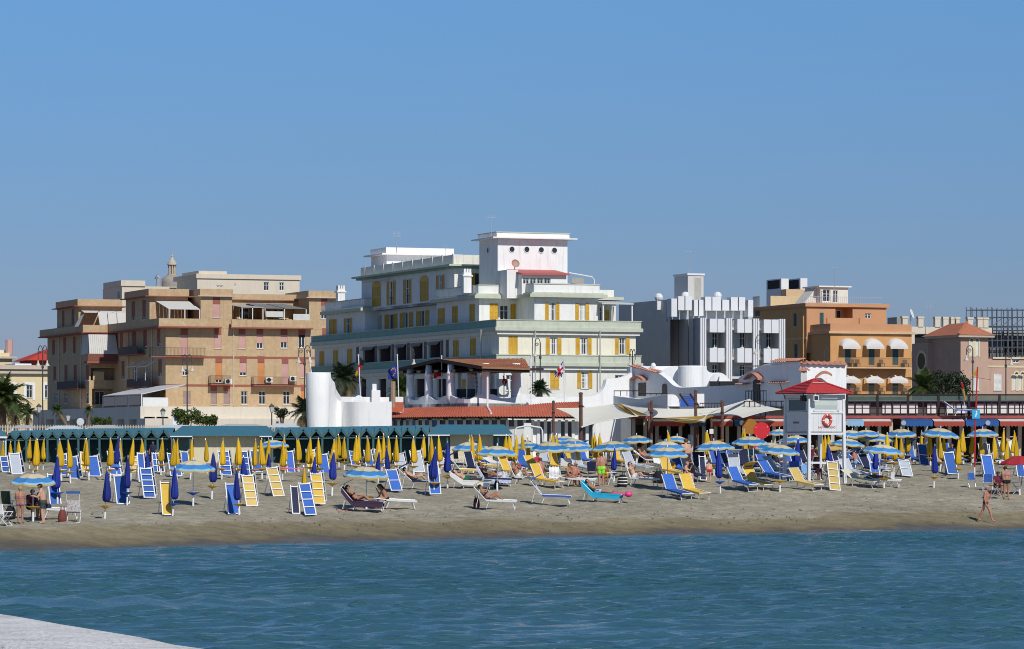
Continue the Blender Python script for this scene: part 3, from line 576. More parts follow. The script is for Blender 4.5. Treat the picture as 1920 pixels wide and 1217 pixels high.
# rear roof pavilion
u0 = 3.0; v0 = B.v(725, u0); u1 = B.u(849, v0); v1 = B.v(696, u0); z1 = B.z(470, u0, v0)
B.box('roof_pavilion', tw, u0, u1, v0, v1, zFc - 1.5, z1 - .45); slab(B, 'pavilion_cornice', tw, u0, u1, v0, v1 + .4, z1 - .447, z1 - .3, .75); slab(B, 'pavilion_parapet', tw, u0, u1, v0, v1, z1 - .297, z1 + .35, .1)
# chimneys
def chimney(px, py0, py1, u, v):
 w = 0.4; z0 = B.z(py1, u, v) - .6; z1 = B.z(py0, u, v); mb = MB(); mb.box(u - w, u + w, v - .4, v + .4, z0, z1 - .35); mb.box(u - w - .12, u + w + .12, v - .5, v + .5, z1 - .75, z1 - .6)
 for k in (-1, 0, 1): mb.box(u + k * .28 - .1, u + k * .28 + .1, v - .4, v + .4, z1 - .347, z1)
 mb.build('chimney', tw, B.e)
chimney(*b3(275, 400), 565, B.u(b3(272, 0)[0], 51), 51) if False else chimney(0, b3(0, 402)[1], b3(0, 505)[1], B.u(b3(272, 0)[0], 50), 50)
chimney(0, b3(0, 293)[1], b3(0, 410)[1], B.u(b3(1092, 0)[0], 8.0), 8.0)
antenna('roof_antenna', 'thin white aerial on the rear roof of the yellow-shuttered block', 744, 434, 468, 385)
antenna('roof_antenna', 'small aerial right of the rear roof box on the yellow-shuttered block', 836, 459, 478, 383, 1)
antenna('roof_antenna', 'thin aerial mast on top of the white porthole tower', 921, 404, 437, 352, 2)
# ------------------------------------------------------------------ the brown brick block on the left
b1 = lambda x, y: (x / 3.477, 460 + y / 3.477)
b2 = lambda x, y: (300 + x / 3.477, 460 + y / 3.477)
def b1r(x0, y0, x1, y1): return b1(x0, y0) + b1(x1, y1)
def b2r(x0, y0, x1, y1): return b2(x0, y0) + b2(x1, y1)
brick = mat('tan_brick', (0.50, 0.355, 0.205), 0.85, 0.15, 2.5, bump=0.2, bscale=30, col2=(0.55, 0.41, 0.25), c2scale=1.2, streak=0.22)
redband = mat('red_brown_band', (0.30, 0.10, 0.07), 0.8, 0.12)
pinkbl = mat('pink_blind', (0.58, 0.34, 0.30), 0.7, 0.06); orangebl = mat('orange_blind', (0.62, 0.26, 0.09), 0.7, 0.06); greybl = mat('mauve_blind', (0.34, 0.25, 0.22), 0.7, 0.06)
podium = mat('podium_plaster', (0.68, 0.62, 0.52), 0.85, 0.06, 0.7, streak=0.15)
B = Bld('brick_apartment_block', 'brown brick apartment block with pink roller blinds, stepped terraces and pale podium', 'building', 310.6, 415)
uE = B.u(640, 0); vQ = B.v(216, 0); z0 = B.z(b2(0, 1045)[1]); zb1 = B.z(b2(0, 912)[1]); zb2 = B.z(b2(0, 727)[1]); zc = B.z(b2(0, 532)[1]); zp = B.z(b2(0, 478)[1]); zr = B.z(b2(0, 330)[1]); zrt = B.z(b2(0, 278)[1])
uP_ = B.u(167, vQ); vP1 = B.v(89, uP_)
# front wall
W = Wall(B, 'F', 0, 0, uE, z0 - .3, zc - 0.1, brick)
def rb(x0, y0, x1, y1, c, fr=1.0, sp=True): W.win(*b2r(x0, y0, x1, y1), 'roller', c, fr, redband if sp else None)
rb(135, 585, 180, 715, pinkbl); rb(355, 582, 399, 672, pinkbl); rb(513, 582, 556, 672, pinkbl); rb(630, 582, 672, 672, pinkbl, .62); rb(787, 585, 830, 670, pinkbl, .55); rb(903, 585, 946, 668, dark, .15); rb(1058, 582, 1090, 668, redband)
rb(362, 765, 405, 895, orangebl, .85); rb(520, 765, 564, 850, pinkbl, .75); rb(637, 765, 680, 900, orangebl); rb(794, 770, 836, 905, pinkbl, 1); rb(912, 772, 950, 862, pinkbl)
rb(152, 950, 198, 1038, greybl, 1, False); rb(330, 950, 370, 1038, greybl, 1); rb(415, 950, 456, 1038, greybl, 1)
for x0, x1 in ((528, 570), (645, 688), (803, 846)): W.win(*b2r(x0, 950, x1, 1036), 'plain')
rb(918, 950, 946, 1030, orangebl, .9); W.win(*b2r(146, 808, 180, 848), 'plain')
W.done()
# side walls (in shade)
W = Wall(B, 'S', 0, 0.003, vQ, z0 - .3, zc - 0.1, brick)
for x0, x1, y0, y1 in ((780, 804, 570, 690), (862, 888, 555, 685), (933, 957, 550, 680), (1022, 1045, 540, 660), (792, 812, 755, 870), (1030, 1055, 740, 855)): W.win(*b1r(x0, y0, x1, y1), 'roller', redband, .8)
W.win(*b1r(870, 790, 890, 880), 'plain'); W.win(*b1r(940, 790, 960, 880), 'plain'); W.done()
W = Wall(B, 'F', vQ, uP_, 0.0, z0 - .3, B.z(b1(0, 575)[1], uP_, vQ), brick)
W.loggia(*b1r(590, 800, 760, 880), deep=1.6); W.loggia(*b1r(600, 600, 745, 700), deep=1.6); W.loggia(*b1r(600, 935, 740, 1040), deep=1.6); W.done()
W = Wall(B, 'S', uP_, vQ + .003, vP1, z0 - .3, B.z(b1(0, 575)[1], uP_, vQ), brick)
for x0, x1, y0, y1 in ((340, 358, 615, 720), (412, 432, 600, 710), (475, 493, 595, 710), (348, 366, 790, 890), (420, 440, 780, 890), (480, 500, 780, 890), (558, 580, 780, 880)): W.win(*b1r(x0, y0, x1, y1), 'roller', redband, .85)
for x0, x1, y0, y1 in ((355, 375, 960, 1030), (420, 440, 960, 1030), (560, 580, 960, 1030)): W.win(*b1r(x0, y0, x1, y1), 'plain')
W.done()
zPc = B.z(b1(0, 575)[1], uP_, vQ)
B.shell('back_wall', brick, .003, uE, .003, vQ + 12, z0 - .3, zc); B.shell('back_wall', brick, uP_ + .003, 0, vQ + .003, vP1, z0 - .3, zPc)
# string courses, terrace parapets
mb = MB()
for z in (zb1, zb2): mb.box(0, uE, -0.03, -0.002, z - .12, z + .12)
mb.build('string_course', redband, B.e)
slab(B, 'terrace_slab', redband, 0, B.u(b2(335, 0)[0], -1), 0, vQ, zc - .098, zc + .06, 1.2)
mb = MB(); ue = B.u(b2(335, 0)[0], -1); mb.box(-1.1, ue - .6, -1.1, -.85, zc + .063, zp); mb.box(-1.1, -.85, -.85, vQ, zc + .063, zp); mb.build('terrace_parapet', brick, B.e)
uA = B.u(b2(462, 0)[0], -.9); uB_ = B.u(b2(998, 0)[0], -.9); B.box('terrace_slab', redband, uA, uB_, -.95, 0, zc - .097, zc + .06); B.box('terrace_parapet', brick, uA + .1, uB_ - .3, -.85, -.6, zc + .063, zp)
# top storey blocks: left, stair tower, recessed middle, right
def blk(x0, x1, v0, v1, zt, wins=(), par=True, side=True):
 u0 = B.u(b2(x0, 0)[0], v0); u1 = B.u(b2(x1, 0)[0], v0); W = Wall(B, 'F', v0, u0, u1, zc - .09, zt, brick)
 for w in wins: W.win(*b2r(*w[0]), *w[1:])
 W.done(); B.shell('back_wall', brick, u0, u1, v0 + .003, v1, zc - .09, zt, 'F')
 if par:
  slab(B, 'roof_slab', mat('pale_slab', (0.55, 0.45, 0.38), .8), u0, u1, v0, v1, zt + .003, zt + .1, .45); mb = MB(); mb.box(u0 - .1, u1 + .1, v0 - .1, v1, zt + .103, zt + .103 + (zrt - zr) * .85); mb.build('roof_parapet', brick, B.e)
 return u0, u1
blk(265, 470, 0.002, 9, zr, [((345, 382, 392, 472), 'roller', pinkbl, 1, redband)])
blk(972, 1150, 0.002, 9, zr, [((1050, 390, 1090, 480), 'roller', greybl, .7, redband)])
W = Wall(B, 'F', 4.5, B.u(b2(470, 0)[0], 4.5), B.u(b2(972, 0)[0], 4.5), zc - .09, zr - .2, brick)
W.loggia(*b2r(480, 395, 660, 480), deep=1.4); W.loggia(*b2r(690, 400, 900, 480), deep=1.4); W.done(); B.shell('back_wall', brick, B.u(b2(470, 0)[0], 4.5), B.u(b2(972, 0)[0], 4.5), 4.503, 14, zc - .09, zr - .2, 'F')
slab(B, 'roof_slab', redband, B.u(b2(470, 0)[0], 4.5), B.u(b2(972, 0)[0], 4.5), 4.5, 14, zr - .197, zr - .1, .3); B.box('roof_parapet', brick, B.u(b2(470, 0)[0], 4.4), B.u(b2(972, 0)[0], 4.4), 4.4, 13, zr - .097, zrt - .35)
# left top block (set back on the terrace)
u0 = 1.3; v0 = 3.0; ulx = B.u(b2(-69, 0)[0], v0)
def blk1(xc, xs, xr, yt, ypt, ybase, du, dv, wins_s):
 """upper block given corner px, far-left px of its side, right px"""
 v0 = dv; u0 = B.u(b1(xc, 0)[0], v0); u1 = B.u(b1(xr, 0)[0], v0); v1 = B.v(b1(xs, 0)[0], u0); z1 = B.z(b1(0, yt)[1], u0, v0); z2 = B.z(b1(0, ypt)[1], u0, v0); zb = B.z(b1(0, ybase)[1], u0, v0)
 W = Wall(B, 'S', u0, v0, v1, zb, z1, brick)
 for w in wins_s: W.win(*b1r(*w), 'roller', redband, .8)
 W.done(); B.shell('back_wall', brick, u0, u1, v0, v1, zb, z1, 'S'); slab(B, 'roof_slab', redband, u0, u1, v0, v1, z1 + .003, z1 + .1, .7); B.box('roof_parapet', brick, u0 - .15, u1 + .1, v0 - .15, v1 + .1, z1 + .103, z2)
 return u0, u1, v0, v1, zb, z1
q1 = blk1(975, 820, 1225, 335, 283, 540, 0, 3.0, [(857, 365, 880, 490), (928, 355, 950, 485)])
q2 = blk1(512, 372, 790, 400, 350, 575, 0, vQ + 2.6, [(404, 425, 420, 540), (466, 415, 484, 535)])
slab(B, 'terrace_slab', redband, uP_, 0, vQ, vP1, zPc + .003, zPc + .15, 1.2) ; mb = MB(); mb.box(uP_ - 1.0, -1.2, vQ - 1.0, vQ - .8, zPc + .153, zPc + 1.0); mb.box(uP_ - 1.0, uP_ - .8, vQ - .8, vP1, zPc + .153, zPc + 1.0); mb.build('terrace_parapet', brick, B.e)
# awnings and verandas
clothw = mat('white_canvas', (0.72, 0.71, 0.67), .8, .08, 4, trans=.15)
def veranda(name, corners, n, m=clothw):
 """sloping canvas between four local points (back-left, back-right, front-right, front-left) with posts"""
 a, b_, c, d = [Vector(p) for p in corners]; mb = MB()
 for k in range(n):
  t0, t1 = k / n, (k + .93) / n; q = [a.lerp(b_, t0), a.lerp(b_, t1), d.lerp(c, t1), d.lerp(c, t0)]; mb.add(q + [p - Vector((0, 0, .05)) for p in q], [(0, 1, 2, 3), (7, 6, 5, 4), (2, 6, 7, 3)])
 return mb.build(name, m, B.e)
z_ = B.z(b1(0, 375)[1], 0, 2); zl = B.z(b1(0, 415)[1], 0, 0)
uu0, uu1 = B.u(b1(1015, 0)[0], 2.9), B.u(b2(190, 0)[0], 2.9); u2, u3 = B.u(b1(1100, 0)[0], -.6), B.u(b2(262, 0)[0], -.6)
veranda('pergola_slats', [(uu0, 2.9, B.z(b1(0, 362)[1], 0, 2.9)), (uu1, 2.9, B.z(b1(0, 362)[1], 0, 2.9)), (u3, -.6, zl), (u2, -.6, zl)], 9)
for (u, v) in ((u2, -.6), (u3 - .1, -.6), ((u2 + u3) / 2, -.6)): B.box('pergola_post', white, u, u + .1, v, v + .1, zc, zl - .03)
# striped awnings P block
u0, u1, v0, v1, zb, z1 = q2
za = B.z(b1(0, 440)[1], u0, v0); zb_ = B.z(b1(0, 530)[1], u0, v0 - 1.5); ua, ub = B.u(b1(545, 0)[0], v0 - 2), B.u(b1(820, 0)[0], v0 - 2)
veranda('awning', [(u0 + .3, v0 - .05, za + .3), (u0 + 7.5, v0 - .05, za + .3), (ub, v0 - 2.2, za), (ua, v0 - 2.2, za)], 3); veranda('awning_drop', [(ua + 1.7, v0 - 2.25, za), (ub, v0 - 2.25, za), (ub, v0 - 2.5, zb_), (ua + 1.9, v0 - 2.5, zb_)], 3)
veranda('awning_drop', [(ua, v0 - .3, za - .4), (ua, v0 - 2.25, za - .2), (ua - .7, v0 - 2.4, zb_), (ua - .7, v0 - .3, zb_)], 3)
uc0, uc1 = B.u(b1(578, 0)[0], vQ - 1.2), B.u(b1(755, 0)[0], vQ - 1.2); zz0, zz1 = B.z(b1(0, 582)[1], uc0, vQ), B.z(b1(0, 708)[1], uc0, vQ)
veranda('striped_blind', [(uc0, vQ - 1.1, zz0), (uc1, vQ - 1.1, zz0), (uc1 + .2, vQ - 1.6, zz1), (uc0, vQ - 1.6, zz1)], 14)
veranda('striped_blind', [(uc0, vQ + 2, zz0), (uc0, vQ - 1.1, zz0), (uc0 - .1, vQ - 1.6, zz1), (uc0 - .1, vQ + 2, zz1)], 8)
wd = mat('rail_wood', (0.20, 0.07, 0.05), .7); B.box('balcony_slab', redband, uc0 - .3, uc1, vQ - 1.7, vQ - .002, B.z(b1(0, 770)[1], uc0, vQ), B.z(b1(0, 757)[1], uc0, vQ))
B.box('balcony_panel', wd, uc0 - .2, uc1, vQ - 1.6, vQ - 1.5, B.z(b1(0, 755)[1], uc0, vQ), zz1 - .01)
B.box('wall_panel', mat('tan_panel', (.55, .42, .24), .8), B.u(b1(606, 0)[0], vQ - .06), B.u(b1(678, 0)[0], vQ - .06), vQ - .06, vQ - .01, B.z(b1(0, 880)[1], uc0, vQ), B.z(b1(0, 822)[1], uc0, vQ))
# front balconies
for x0, x1, yz, n in ((330, 460, 905, 22), (610, 890, 912, 40), (-60, 300, 722, 40)):
 ua, ub = B.u(b2(x0, 0)[0], -.9), B.u(b2(x1, 0)[0], -.9); zs = B.z(b2(0, yz)[1], ua, -.5)
 B.box('balcony_slab', redband, ua, ub, -1.0, -.032, zs - .13, zs); railing(B, 'balcony_rail', iron, (ua + .03, -.96), (ub - .03, -.96), zs + .01, .95, n); railing(B, 'balcony_rail', iron, (ua + .03, -.93), (ua + .03, -.05), zs + .01, .95, 5)
for x, y in ((690, 860), (845, 852), (422, 870)):
 u = B.u(b2(x, 0)[0], -.5); z = B.z(b2(0, y)[1], u, -.5); o = B.box('air_conditioner', white, u, u + .8, -.6, -.3, z - .6, z); mb = MB(Matrix.Translation((u + .35, -.605, z - .3)) @ Matrix.Rotation(R(90), 4, 'X')); mb.lathe([(.24, 0), (.24, .01)], 16); mb.build('fan_grille', iron, o)
for x in (480, 982): u = B.u(b2(x, 0)[0], -.08); mb = MB(); mb.tube([(u, -.1, z0), (u, -.1, zc - .1)], .06, 6); mb.build('drainpipe', mat('pale_pipe', (.6, .56, .48), .6), B.e)
# terrace shelters in the recessed middle
for x0, x1, y0, y1, mm in ((475, 660, 385, 402, mat('shelter_grey', (.42, .42, .42), .7)), (610, 940, 378, 408, mat('shelter_dark', (.20, .20, .20), .7))):
 ua, ub = B.u(b2(x0, 0)[0], 1.5), B.u(b2(x1, 0)[0], 1.5); veranda('terrace_shelter', [(ua, 4.4, B.z(b2(0, y0)[1], ua, 4.4)), (ub - 1.5, 4.4, B.z(b2(0, y0)[1], ua, 4.4)), (ub, .2, B.z(b2(0, y1)[1], ua, .2)), (ua + .6, .2, B.z(b2(0, y1)[1], ua, .2))], 2, mm)
 for k in range(3): u = ua + .7 + (ub - ua - .9) * k / 2; B.box('shelter_post', white, u, u + .09, .25, .34, zc, B.z(b2(0, y1)[1], ua, .2) - .06)
ua = B.u(b2(692, 0)[0], .3); B.box('canvas_screen', clothw, ua, B.u(b2(805, 0)[0], .3), .3, .36, B.z(b2(0, 458)[1]), B.z(b2(0, 420)[1])); B.box('terrace_screen', mat('screen_pale', (.6, .6, .58), .6), B.u(b2(868, 0)[0], -.4), B.u(b2(975, 0)[0], -.4), -.45, -.4, B.z(b2(0, 480)[1]), B.z(b2(0, 437)[1]))
# balconies and awning frames on the shaded side
for x0, x1, yz, uu in ((830, 985, 915, -.02), (775, 900, 705, -.02)):
 va_, vb_ = B.v(b1(x1, 0)[0], -.9), B.v(b1(x0, 0)[0], -.9); zs = B.z(b1(0, yz)[1], -.9, va_); B.box('balcony_slab', redband, -1.0, -.01, va_, vb_, zs - .13, zs); B.box('balcony_panel', mat('dark_rail', (.05, .04, .04), .7), -.98, -.93, va_, vb_, zs + .003, zs + .9)
for x0 in (822, 892):
 va_, vb_ = B.v(b1(x0 + 55, 0)[0], -1.2), B.v(b1(x0, 0)[0], -1.2); zs = B.z(b1(0, 790)[1], -1.2, va_); mb = MB()
 for v_ in (va_, vb_): mb.tube([(-.02, v_, zs + .7), (-1.2, v_, zs), (-1.2, v_, zs - 1.6)], .04, 5)
 mb.tube([(-1.2, va_, zs), (-1.2, vb_, zs)], .04, 5); mb.build('awning_frame', white, B.e)
for x, z_ in ((835, 1), (988, 1)): v_ = B.v(b1(x, 0)[0], -.1); mb = MB(); mb.tube([(-.1, v_, z0), (-.1, v_, zc - .1)], .06, 6); mb.build('drainpipe', MATS['pale_pipe'], B.e)
for x in (383, 525): v_ = B.v(b1(x, 0)[0], uP_ - .1); mb = MB(); mb.tube([(uP_ - .1, v_, z0), (uP_ - .1, v_, zPc)], .06, 6); mb.build('drainpipe', MATS['pale_pipe'], B.e)
va_, vb_ = B.v(b1(510, 0)[0], uP_ - .9), B.v(b1(375, 0)[0], uP_ - .9); zs = B.z(b1(0, 935)[1], uP_, vQ + 8); B.box('balcony_slab', redband, uP_ - 1.0, uP_ - .01, va_, vb_, zs - .13, zs); B.box('balcony_panel', MATS['dark_rail'], uP_ - .98, uP_ - .93, va_, vb_, zs + .003, zs + .9)
# podium
u0, u1 = B.u(b1(915, 0)[0], -9), uE + 4; zt = B.z(b1(0, 1050)[1], u0, -9); v1 = B.v(b1(215, 0)[0], u0)
W = Wall(B, 'F', -9, u0, u1, STZ, zt, podium)
for x0, x1 in ((940, 1010), (1020, 1098)): W.loggia(*b1r(x0, 1118, x1, 1260), deep=2.5)
W.done(); W = Wall(B, 'S', u0, -8.997, v1, STZ, zt - .6, podium)
for x0, x1 in ((300, 352), (365, 415), (455, 505), (515, 560), (590, 640), (680, 730), (765, 810), (840, 890)): W.loggia(*b1r(x0, 1135, x1, 1260), deep=2.0)
W.done(); W = Wall(B, 'S', u0, -8.997, v1, zt - .597, zt, podium); W.done()
B.shell('podium_wall', podium, u0 + .003, u1, -8.997, v1, STZ, zt - .02)
B.box('podium_base', podium, u0, u1, -11, -9.003, STZ, B.z(b2(0, 1128)[1], u0, -11))
# glazed lean-to on the podium
ug0 = u0 + .2; vg0, vg1 = -8.6, B.v(b1(680, 0)[0], ug0 + .2); zl0 = B.z(b1(0, 980)[1], ug0, 0)
mb = MB(); q = [(ug0, vg0, zl0), (ug0, vg1, zl0), (-.1, vg1, zl0 + 1.1), (-.1, vg0, zl0 + 1.1)]; mb.add(q + [(p[0], p[1], p[2] + .1) for p in q], [(0, 1, 2, 3), (4, 5, 6, 7), (0, 1, 5, 4), (0, 3, 7, 4)]); mb.build('lean_to_roof', mat('lean_to_white', (.6, .6, .6), .5), B.e)
for k in range(4): v = vg0 + (vg1 - vg0) * k / 3; B.box('lean_to_post', white, ug0, ug0 + .1, v - .05, v + .05, zt, zl0)
for k in range(3): v = vg0 + (vg1 - vg0) * (k + .05) / 3; B.box('lean_to_pane', glass, ug0 + .03, ug0 + .06, v, v + (vg1 - vg0) * .3, zl0 - 1.1, zl0 - .1)
B.box('lean_to_parapet', white, ug0 + .1, B.u(b1(1095, 0)[0], -8.8), -8.9, -8.7, zt + .003, zt + 1.0)
# ------------------------------------------------------------------ cream block and church behind it
bgc = mat('pale_stone_plaster', (.66, .58, .46), .85, .06, .6, streak=.1)
B = Bld('cream_flat_roofed_block', 'cream flat-roofed building rising behind the brick block', 'building', *(b2(243, 0)[0], 520))
u1 = B.u(b2(910, 0)[0], 0); z1 = B.z(b2(0, 215)[1]); W = Wall(B, 'F', 0, 0, u1, STZ, z1, bgc)
for x0, x1, y0, y1 in ((676, 710, 240, 294), (778, 809, 242, 295), (484, 497, 250, 268), (368, 410, 262, 272)): W.win(*b2r(x0, y0, x1, y1), 'plain', sill=False)
W.done(); B.shell('back_wall', bgc, .003, u1, .003, B.v(b2(110, 0)[0], 0), STZ, z1, 'F'); slab(B, 'roof_parapet', bgc, 0, u1, 0, 12, z1 + .003, B.z(b2(0, 185)[1]), .2)
B.box('stair_block', bgc, .3, B.u(b2(435, 0)[0], .3), .3, 9, B.z(b2(0, 184)[1]), B.z(b2(0, 165)[1]))
B = Bld('cream_rooftop_block', 'low cream rooftop block with chimney pipe behind the left terrace', 'building', *(b1(795, 0)[0], 530))
u1 = B.u(b1(1150, 0)[0], 0); z1 = B.z(b1(0, 265)[1]); W = Wall(B, 'F', 0, 0, u1, STZ, z1, bgc); W.done(); W = Wall(B, 'S', 0, .003, 11, STZ, z1, bgc); W.win(*b1r(766, 300, 782, 345), 'plain'); W.done(); B.shell('back_wall', bgc, .003, u1, .003, 11, STZ, z1); B.box('roof_parapet', bgc, -.2, B.u(b1(945, 0)[0], 0), -.2, 10, z1 + .003, B.z(b1(0, 228)[1]))
mb = MB(); u = B.u(b1(1035, 0)[0], .5); mb.tube([(u, .5, z1 - .1), (u, .5, B.z(b1(0, 210)[1])), (u - .4, .5, B.z(b1(0, 197)[1]))], .45, 8); mb.build('flue_pipe', alum, B.e)
c = P(b1(1122, 0)[0], 520, 620); s_ = mpp(620); stone = mat('church_stone', (.48, .42, .33), .85, .15, .5)
t = thing('church_dome', 'small domed church lantern peeking over the rooftops', 'church', (c.x, c.y, STZ)); zz = lambda y: Zp(b1(0, y)[1], 620) - STZ
r = 75 / 3.477 * s_; mb = MB(); mb.lathe([(r, 0), (r, zz(245))] + [(r * math.cos(k * .16), zz(245) + (zz(190) - zz(245)) * math.sin(k * .16)) for k in range(1, 9)], 20); mb.build('dome', mat('dome_lead', (.33, .29, .25), .8, .15), t, True)
for k in range(8): a = k * math.pi / 4 + .2; mb = MB(); mb.beam((.58 * math.cos(a), .58 * math.sin(a), zz(195)), (.58 * math.cos(a), .58 * math.sin(a), zz(128)), .22, .22); mb.build('lantern_pier', stone, t)
mb = MB(); mb.lathe([(.85, zz(199)), (.85, zz(190))], 12); mb.lathe([(.36, zz(190)), (.36, zz(128))], 8); mb.lathe([(.82, zz(130)), (.84, zz(124)), (.66, zz(108)), (.34, zz(92)), (.2, zz(80)), (.14, zz(74)), (.2, zz(69)), (.07, zz(62)), (.06, zz(46))], 14); mb.build('lantern_cap', stone, t)
# ------------------------------------------------------------------ far-left houses
pyel = mat('pale_yellow_plaster', (.72, .60, .36), .85, .06, .8, streak=.1); stonec = mat('cornice_stone', (.55, .46, .36), .8, .1)
B = Bld('pale_yellow_house', 'pale yellow two storey house with white framed windows behind the palm', 'building', -60, 520)
u1 = B.u(93, 0) + 2; z1 = B.z(700); W = Wall(B, 'F', 0, 0, u1, STZ, z1, pyel)
for x0, x1 in ((49, 90), (172, 211), (292, 325)):
 W.win(*b1r(x0, 912, x1, 995), 'plain'); a0, a1, q0, q1_ = W.rect(*b1r(x0, 912, x1, 995)); mb = MB(); W.bx(mb, a0 - .4, a0 - .02, -.05, 0, q0 - .3, q1_ + .4); W.bx(mb, a1 + .02, a1 + .4, -.05, 0, q0 - .3, q1_ + .4); W.bx(mb, a0 - .02, a1 + .02, -.05, 0, q1_ + .02, q1_ + .4); mb.build('window_surround', white, B.e)
W.done(); B.shell('back_wall', pyel, 0, u1, .003, 12, STZ, z1, 'F'); slab(B, 'cornice', stonec, 0, u1, 0, 12, z1 + .003, z1 + .5, .5); slab(B, 'cornice', pyel, 0, u1, 0, 12, z1 + .503, B.z(692), .2); slab(B, 'cornice', stonec, 0, u1, 0, 12, B.z(692) + .003, B.z(684), .8)
B = Bld('tan_rooftop_house', 'tan rooftop house with a round chimney at the far left', 'building', -40, 545); u1 = B.u(29, 0)
B.box('wall', pyel, 0, u1 - .5, 0, 9, STZ, B.z(672)); slab(B, 'cornice', stonec, 0, u1 - .5, 0, 9, B.z(672) + .003, B.z(668), .6); B.box('roof_parapet', pyel, 0, u1 - .8, .4, 8, B.z(668) + .003, B.z(661)); mb = MB(); u = B.u(b1(62, 0)[0], 1); mb.tube([(u, 1.2, B.z(664)), (u, 1.2, B.z(b1(0, 612)[1]))], .55, 10); mb.build('chimney', pinkbl, B.e)
B.box('roof_room', podium, 0, B.u(b1(50, 0)[0], 2), 2, 7, B.z(662), B.z(655))
B = Bld('red_roofed_house', 'dark red house with bright red hipped roof beside the lamp post', 'building', b1(210, 0)[0], 535); u1 = B.u(135, 0); z1 = B.z(b1(0, 750)[1])
B.box('wall', mat('dark_red_plaster', (.20, .035, .04), .8), 0, u1, 0, 8, STZ, z1); mb = MB(); mb.add([(-.9, -.9, z1), (u1 + .9, -.9, z1), (u1 + .9, 9, z1), (-.9, 9, z1), (u1 * .5 + .5, 3, z1 + 2.0), (u1 * .5 + .8, 5, z1 + 2.0)], [(0, 1, 4), (1, 2, 5, 4), (2, 3, 5), (3, 0, 4, 5), (0, 1, 2, 3)]); mb.build('roof', mat('bright_red_tile', (.50, .05, .03), .7, .15, 4), B.e)
B = Bld('white_rooftop_shelter', 'low white rooftop shelter left of the red roof', 'building', b1(98, 0)[0], 528); u1 = B.u(b1(205, 0)[0], 0); zz = B.z(b1(0, 775)[1]); B.box('wall', white, .2, u1, 2, 6, STZ, zz - .3); B.box('roof', mat('white_sheet', (.75, .78, .8), .4), 0, u1, 0, 6.5, zz - .297, zz + .1)
for u in (.1, u1 - .2): B.box('post', white, u, u + .12, .1, .22, STZ, zz - .3)
# ------------------------------------------------------------------ grey panelled building
b5 = lambda x, y: (1150 + x / 3.477, 470 + y / 3.477)
def b5r(x0, y0, x1, y1): return b5(x0, y0) + b5(x1, y1)
gpan = mat('grey_panel', (.60, .57, .54), .75, .06, .6, streak=.12); wpan = mat('white_panel', (.72, .72, .73), .5, .04, 1.0); wpier = mat('white_pier', (.72, .72, .73), .6, .05)
B = Bld('grey_panelled_building', 'modern grey building with white balcony panels, white piers and blank side wall', 'building', b5(585, 0)[0], 372, 22)
u1 = B.u(b5(1110, 0)[0], 0); vE = B.v(b5(115, 0)[0], 0); zt = B.z(b5(0, 440)[1]); zu = B.z(b5(0, 318)[1], 0, 4)
W = Wall(B, 'F', 1.5, 0, u1, STZ, zt - .3, mat('bluegrey_wall', (.42, .47, .50), .8))
rows = ((515, 630), (722, 830)); cols = ((600, 735), (780, 912), (952, 1088))
for (y0, y1) in rows:
 for x0, x1 in cols: W.win(*b5r(x0 + 45, y0 + 20, x0 + 80, y1 + 3), 'plain', sill=False)
W.done(); W = Wall(B, 'S', 0, 0, vE, STZ, zt, gpan); W.win(*b5r(528, 588, 538, 635), 'plain', sill=False); W.done(); B.shell('back_wall', gpan, .003, u1, 1.503, vE, STZ, zt)
mb = MB()
for k in range(7): v = vE * (.06 + k * .13); mb.box(-.06, -.003, v, v + .12, STZ, zt)
mb.build('panel_joint', mat('joint_grey', (.22, .23, .25), .8), B.e)
for x in (583, 752, 928, 1098):
 u = B.u(b5(x, 0)[0], -.3); mb = MB()
 for k in (-1, 0, 1): mb.box(u + k * .24 - .09, u + k * .24 + .09, -.45, 1.4, STZ, zt + .02)
 mb.box(u - .33, u + .33, -.2, 1.42, STZ, zt - .02); mb.build('pier', wpier, B.e)
for yz, hh in ((445, 85), (635, 90), (830, 20)):
 z2 = B.z(b5(0, yz)[1], 0, 0); zl = B.z(b5(0, yz + hh)[1], 0, 0); B.box('floor_slab', gpan, 0, u1, -.1, 1.49, zl + .25, zl + .5)
 for (x0, x1) in cols:
  ua, ub = B.u(b5(x0, 0)[0], -.1), B.u(b5(x1, 0)[0], -.1); B.box('balcony_front', mat('beige_panel', (.42, .40, .35), .8), ua, ub, -.02, .05, zl + .503, z2 - .1)
  if hh > 30:
   c = B.u(b5((x0 + x1) / 2 + 3, 0)[0], -.6); wv = (ub - ua) * .345
   for sgn in (-1, 1): mb = MB(); mb.box(c + (-.02 - wv if sgn < 0 else .03), c + (-.03 if sgn < 0 else wv + .02), -.85, -.03, zl - .05, z2); mb.build('balcony_panel', wpan, B.e)
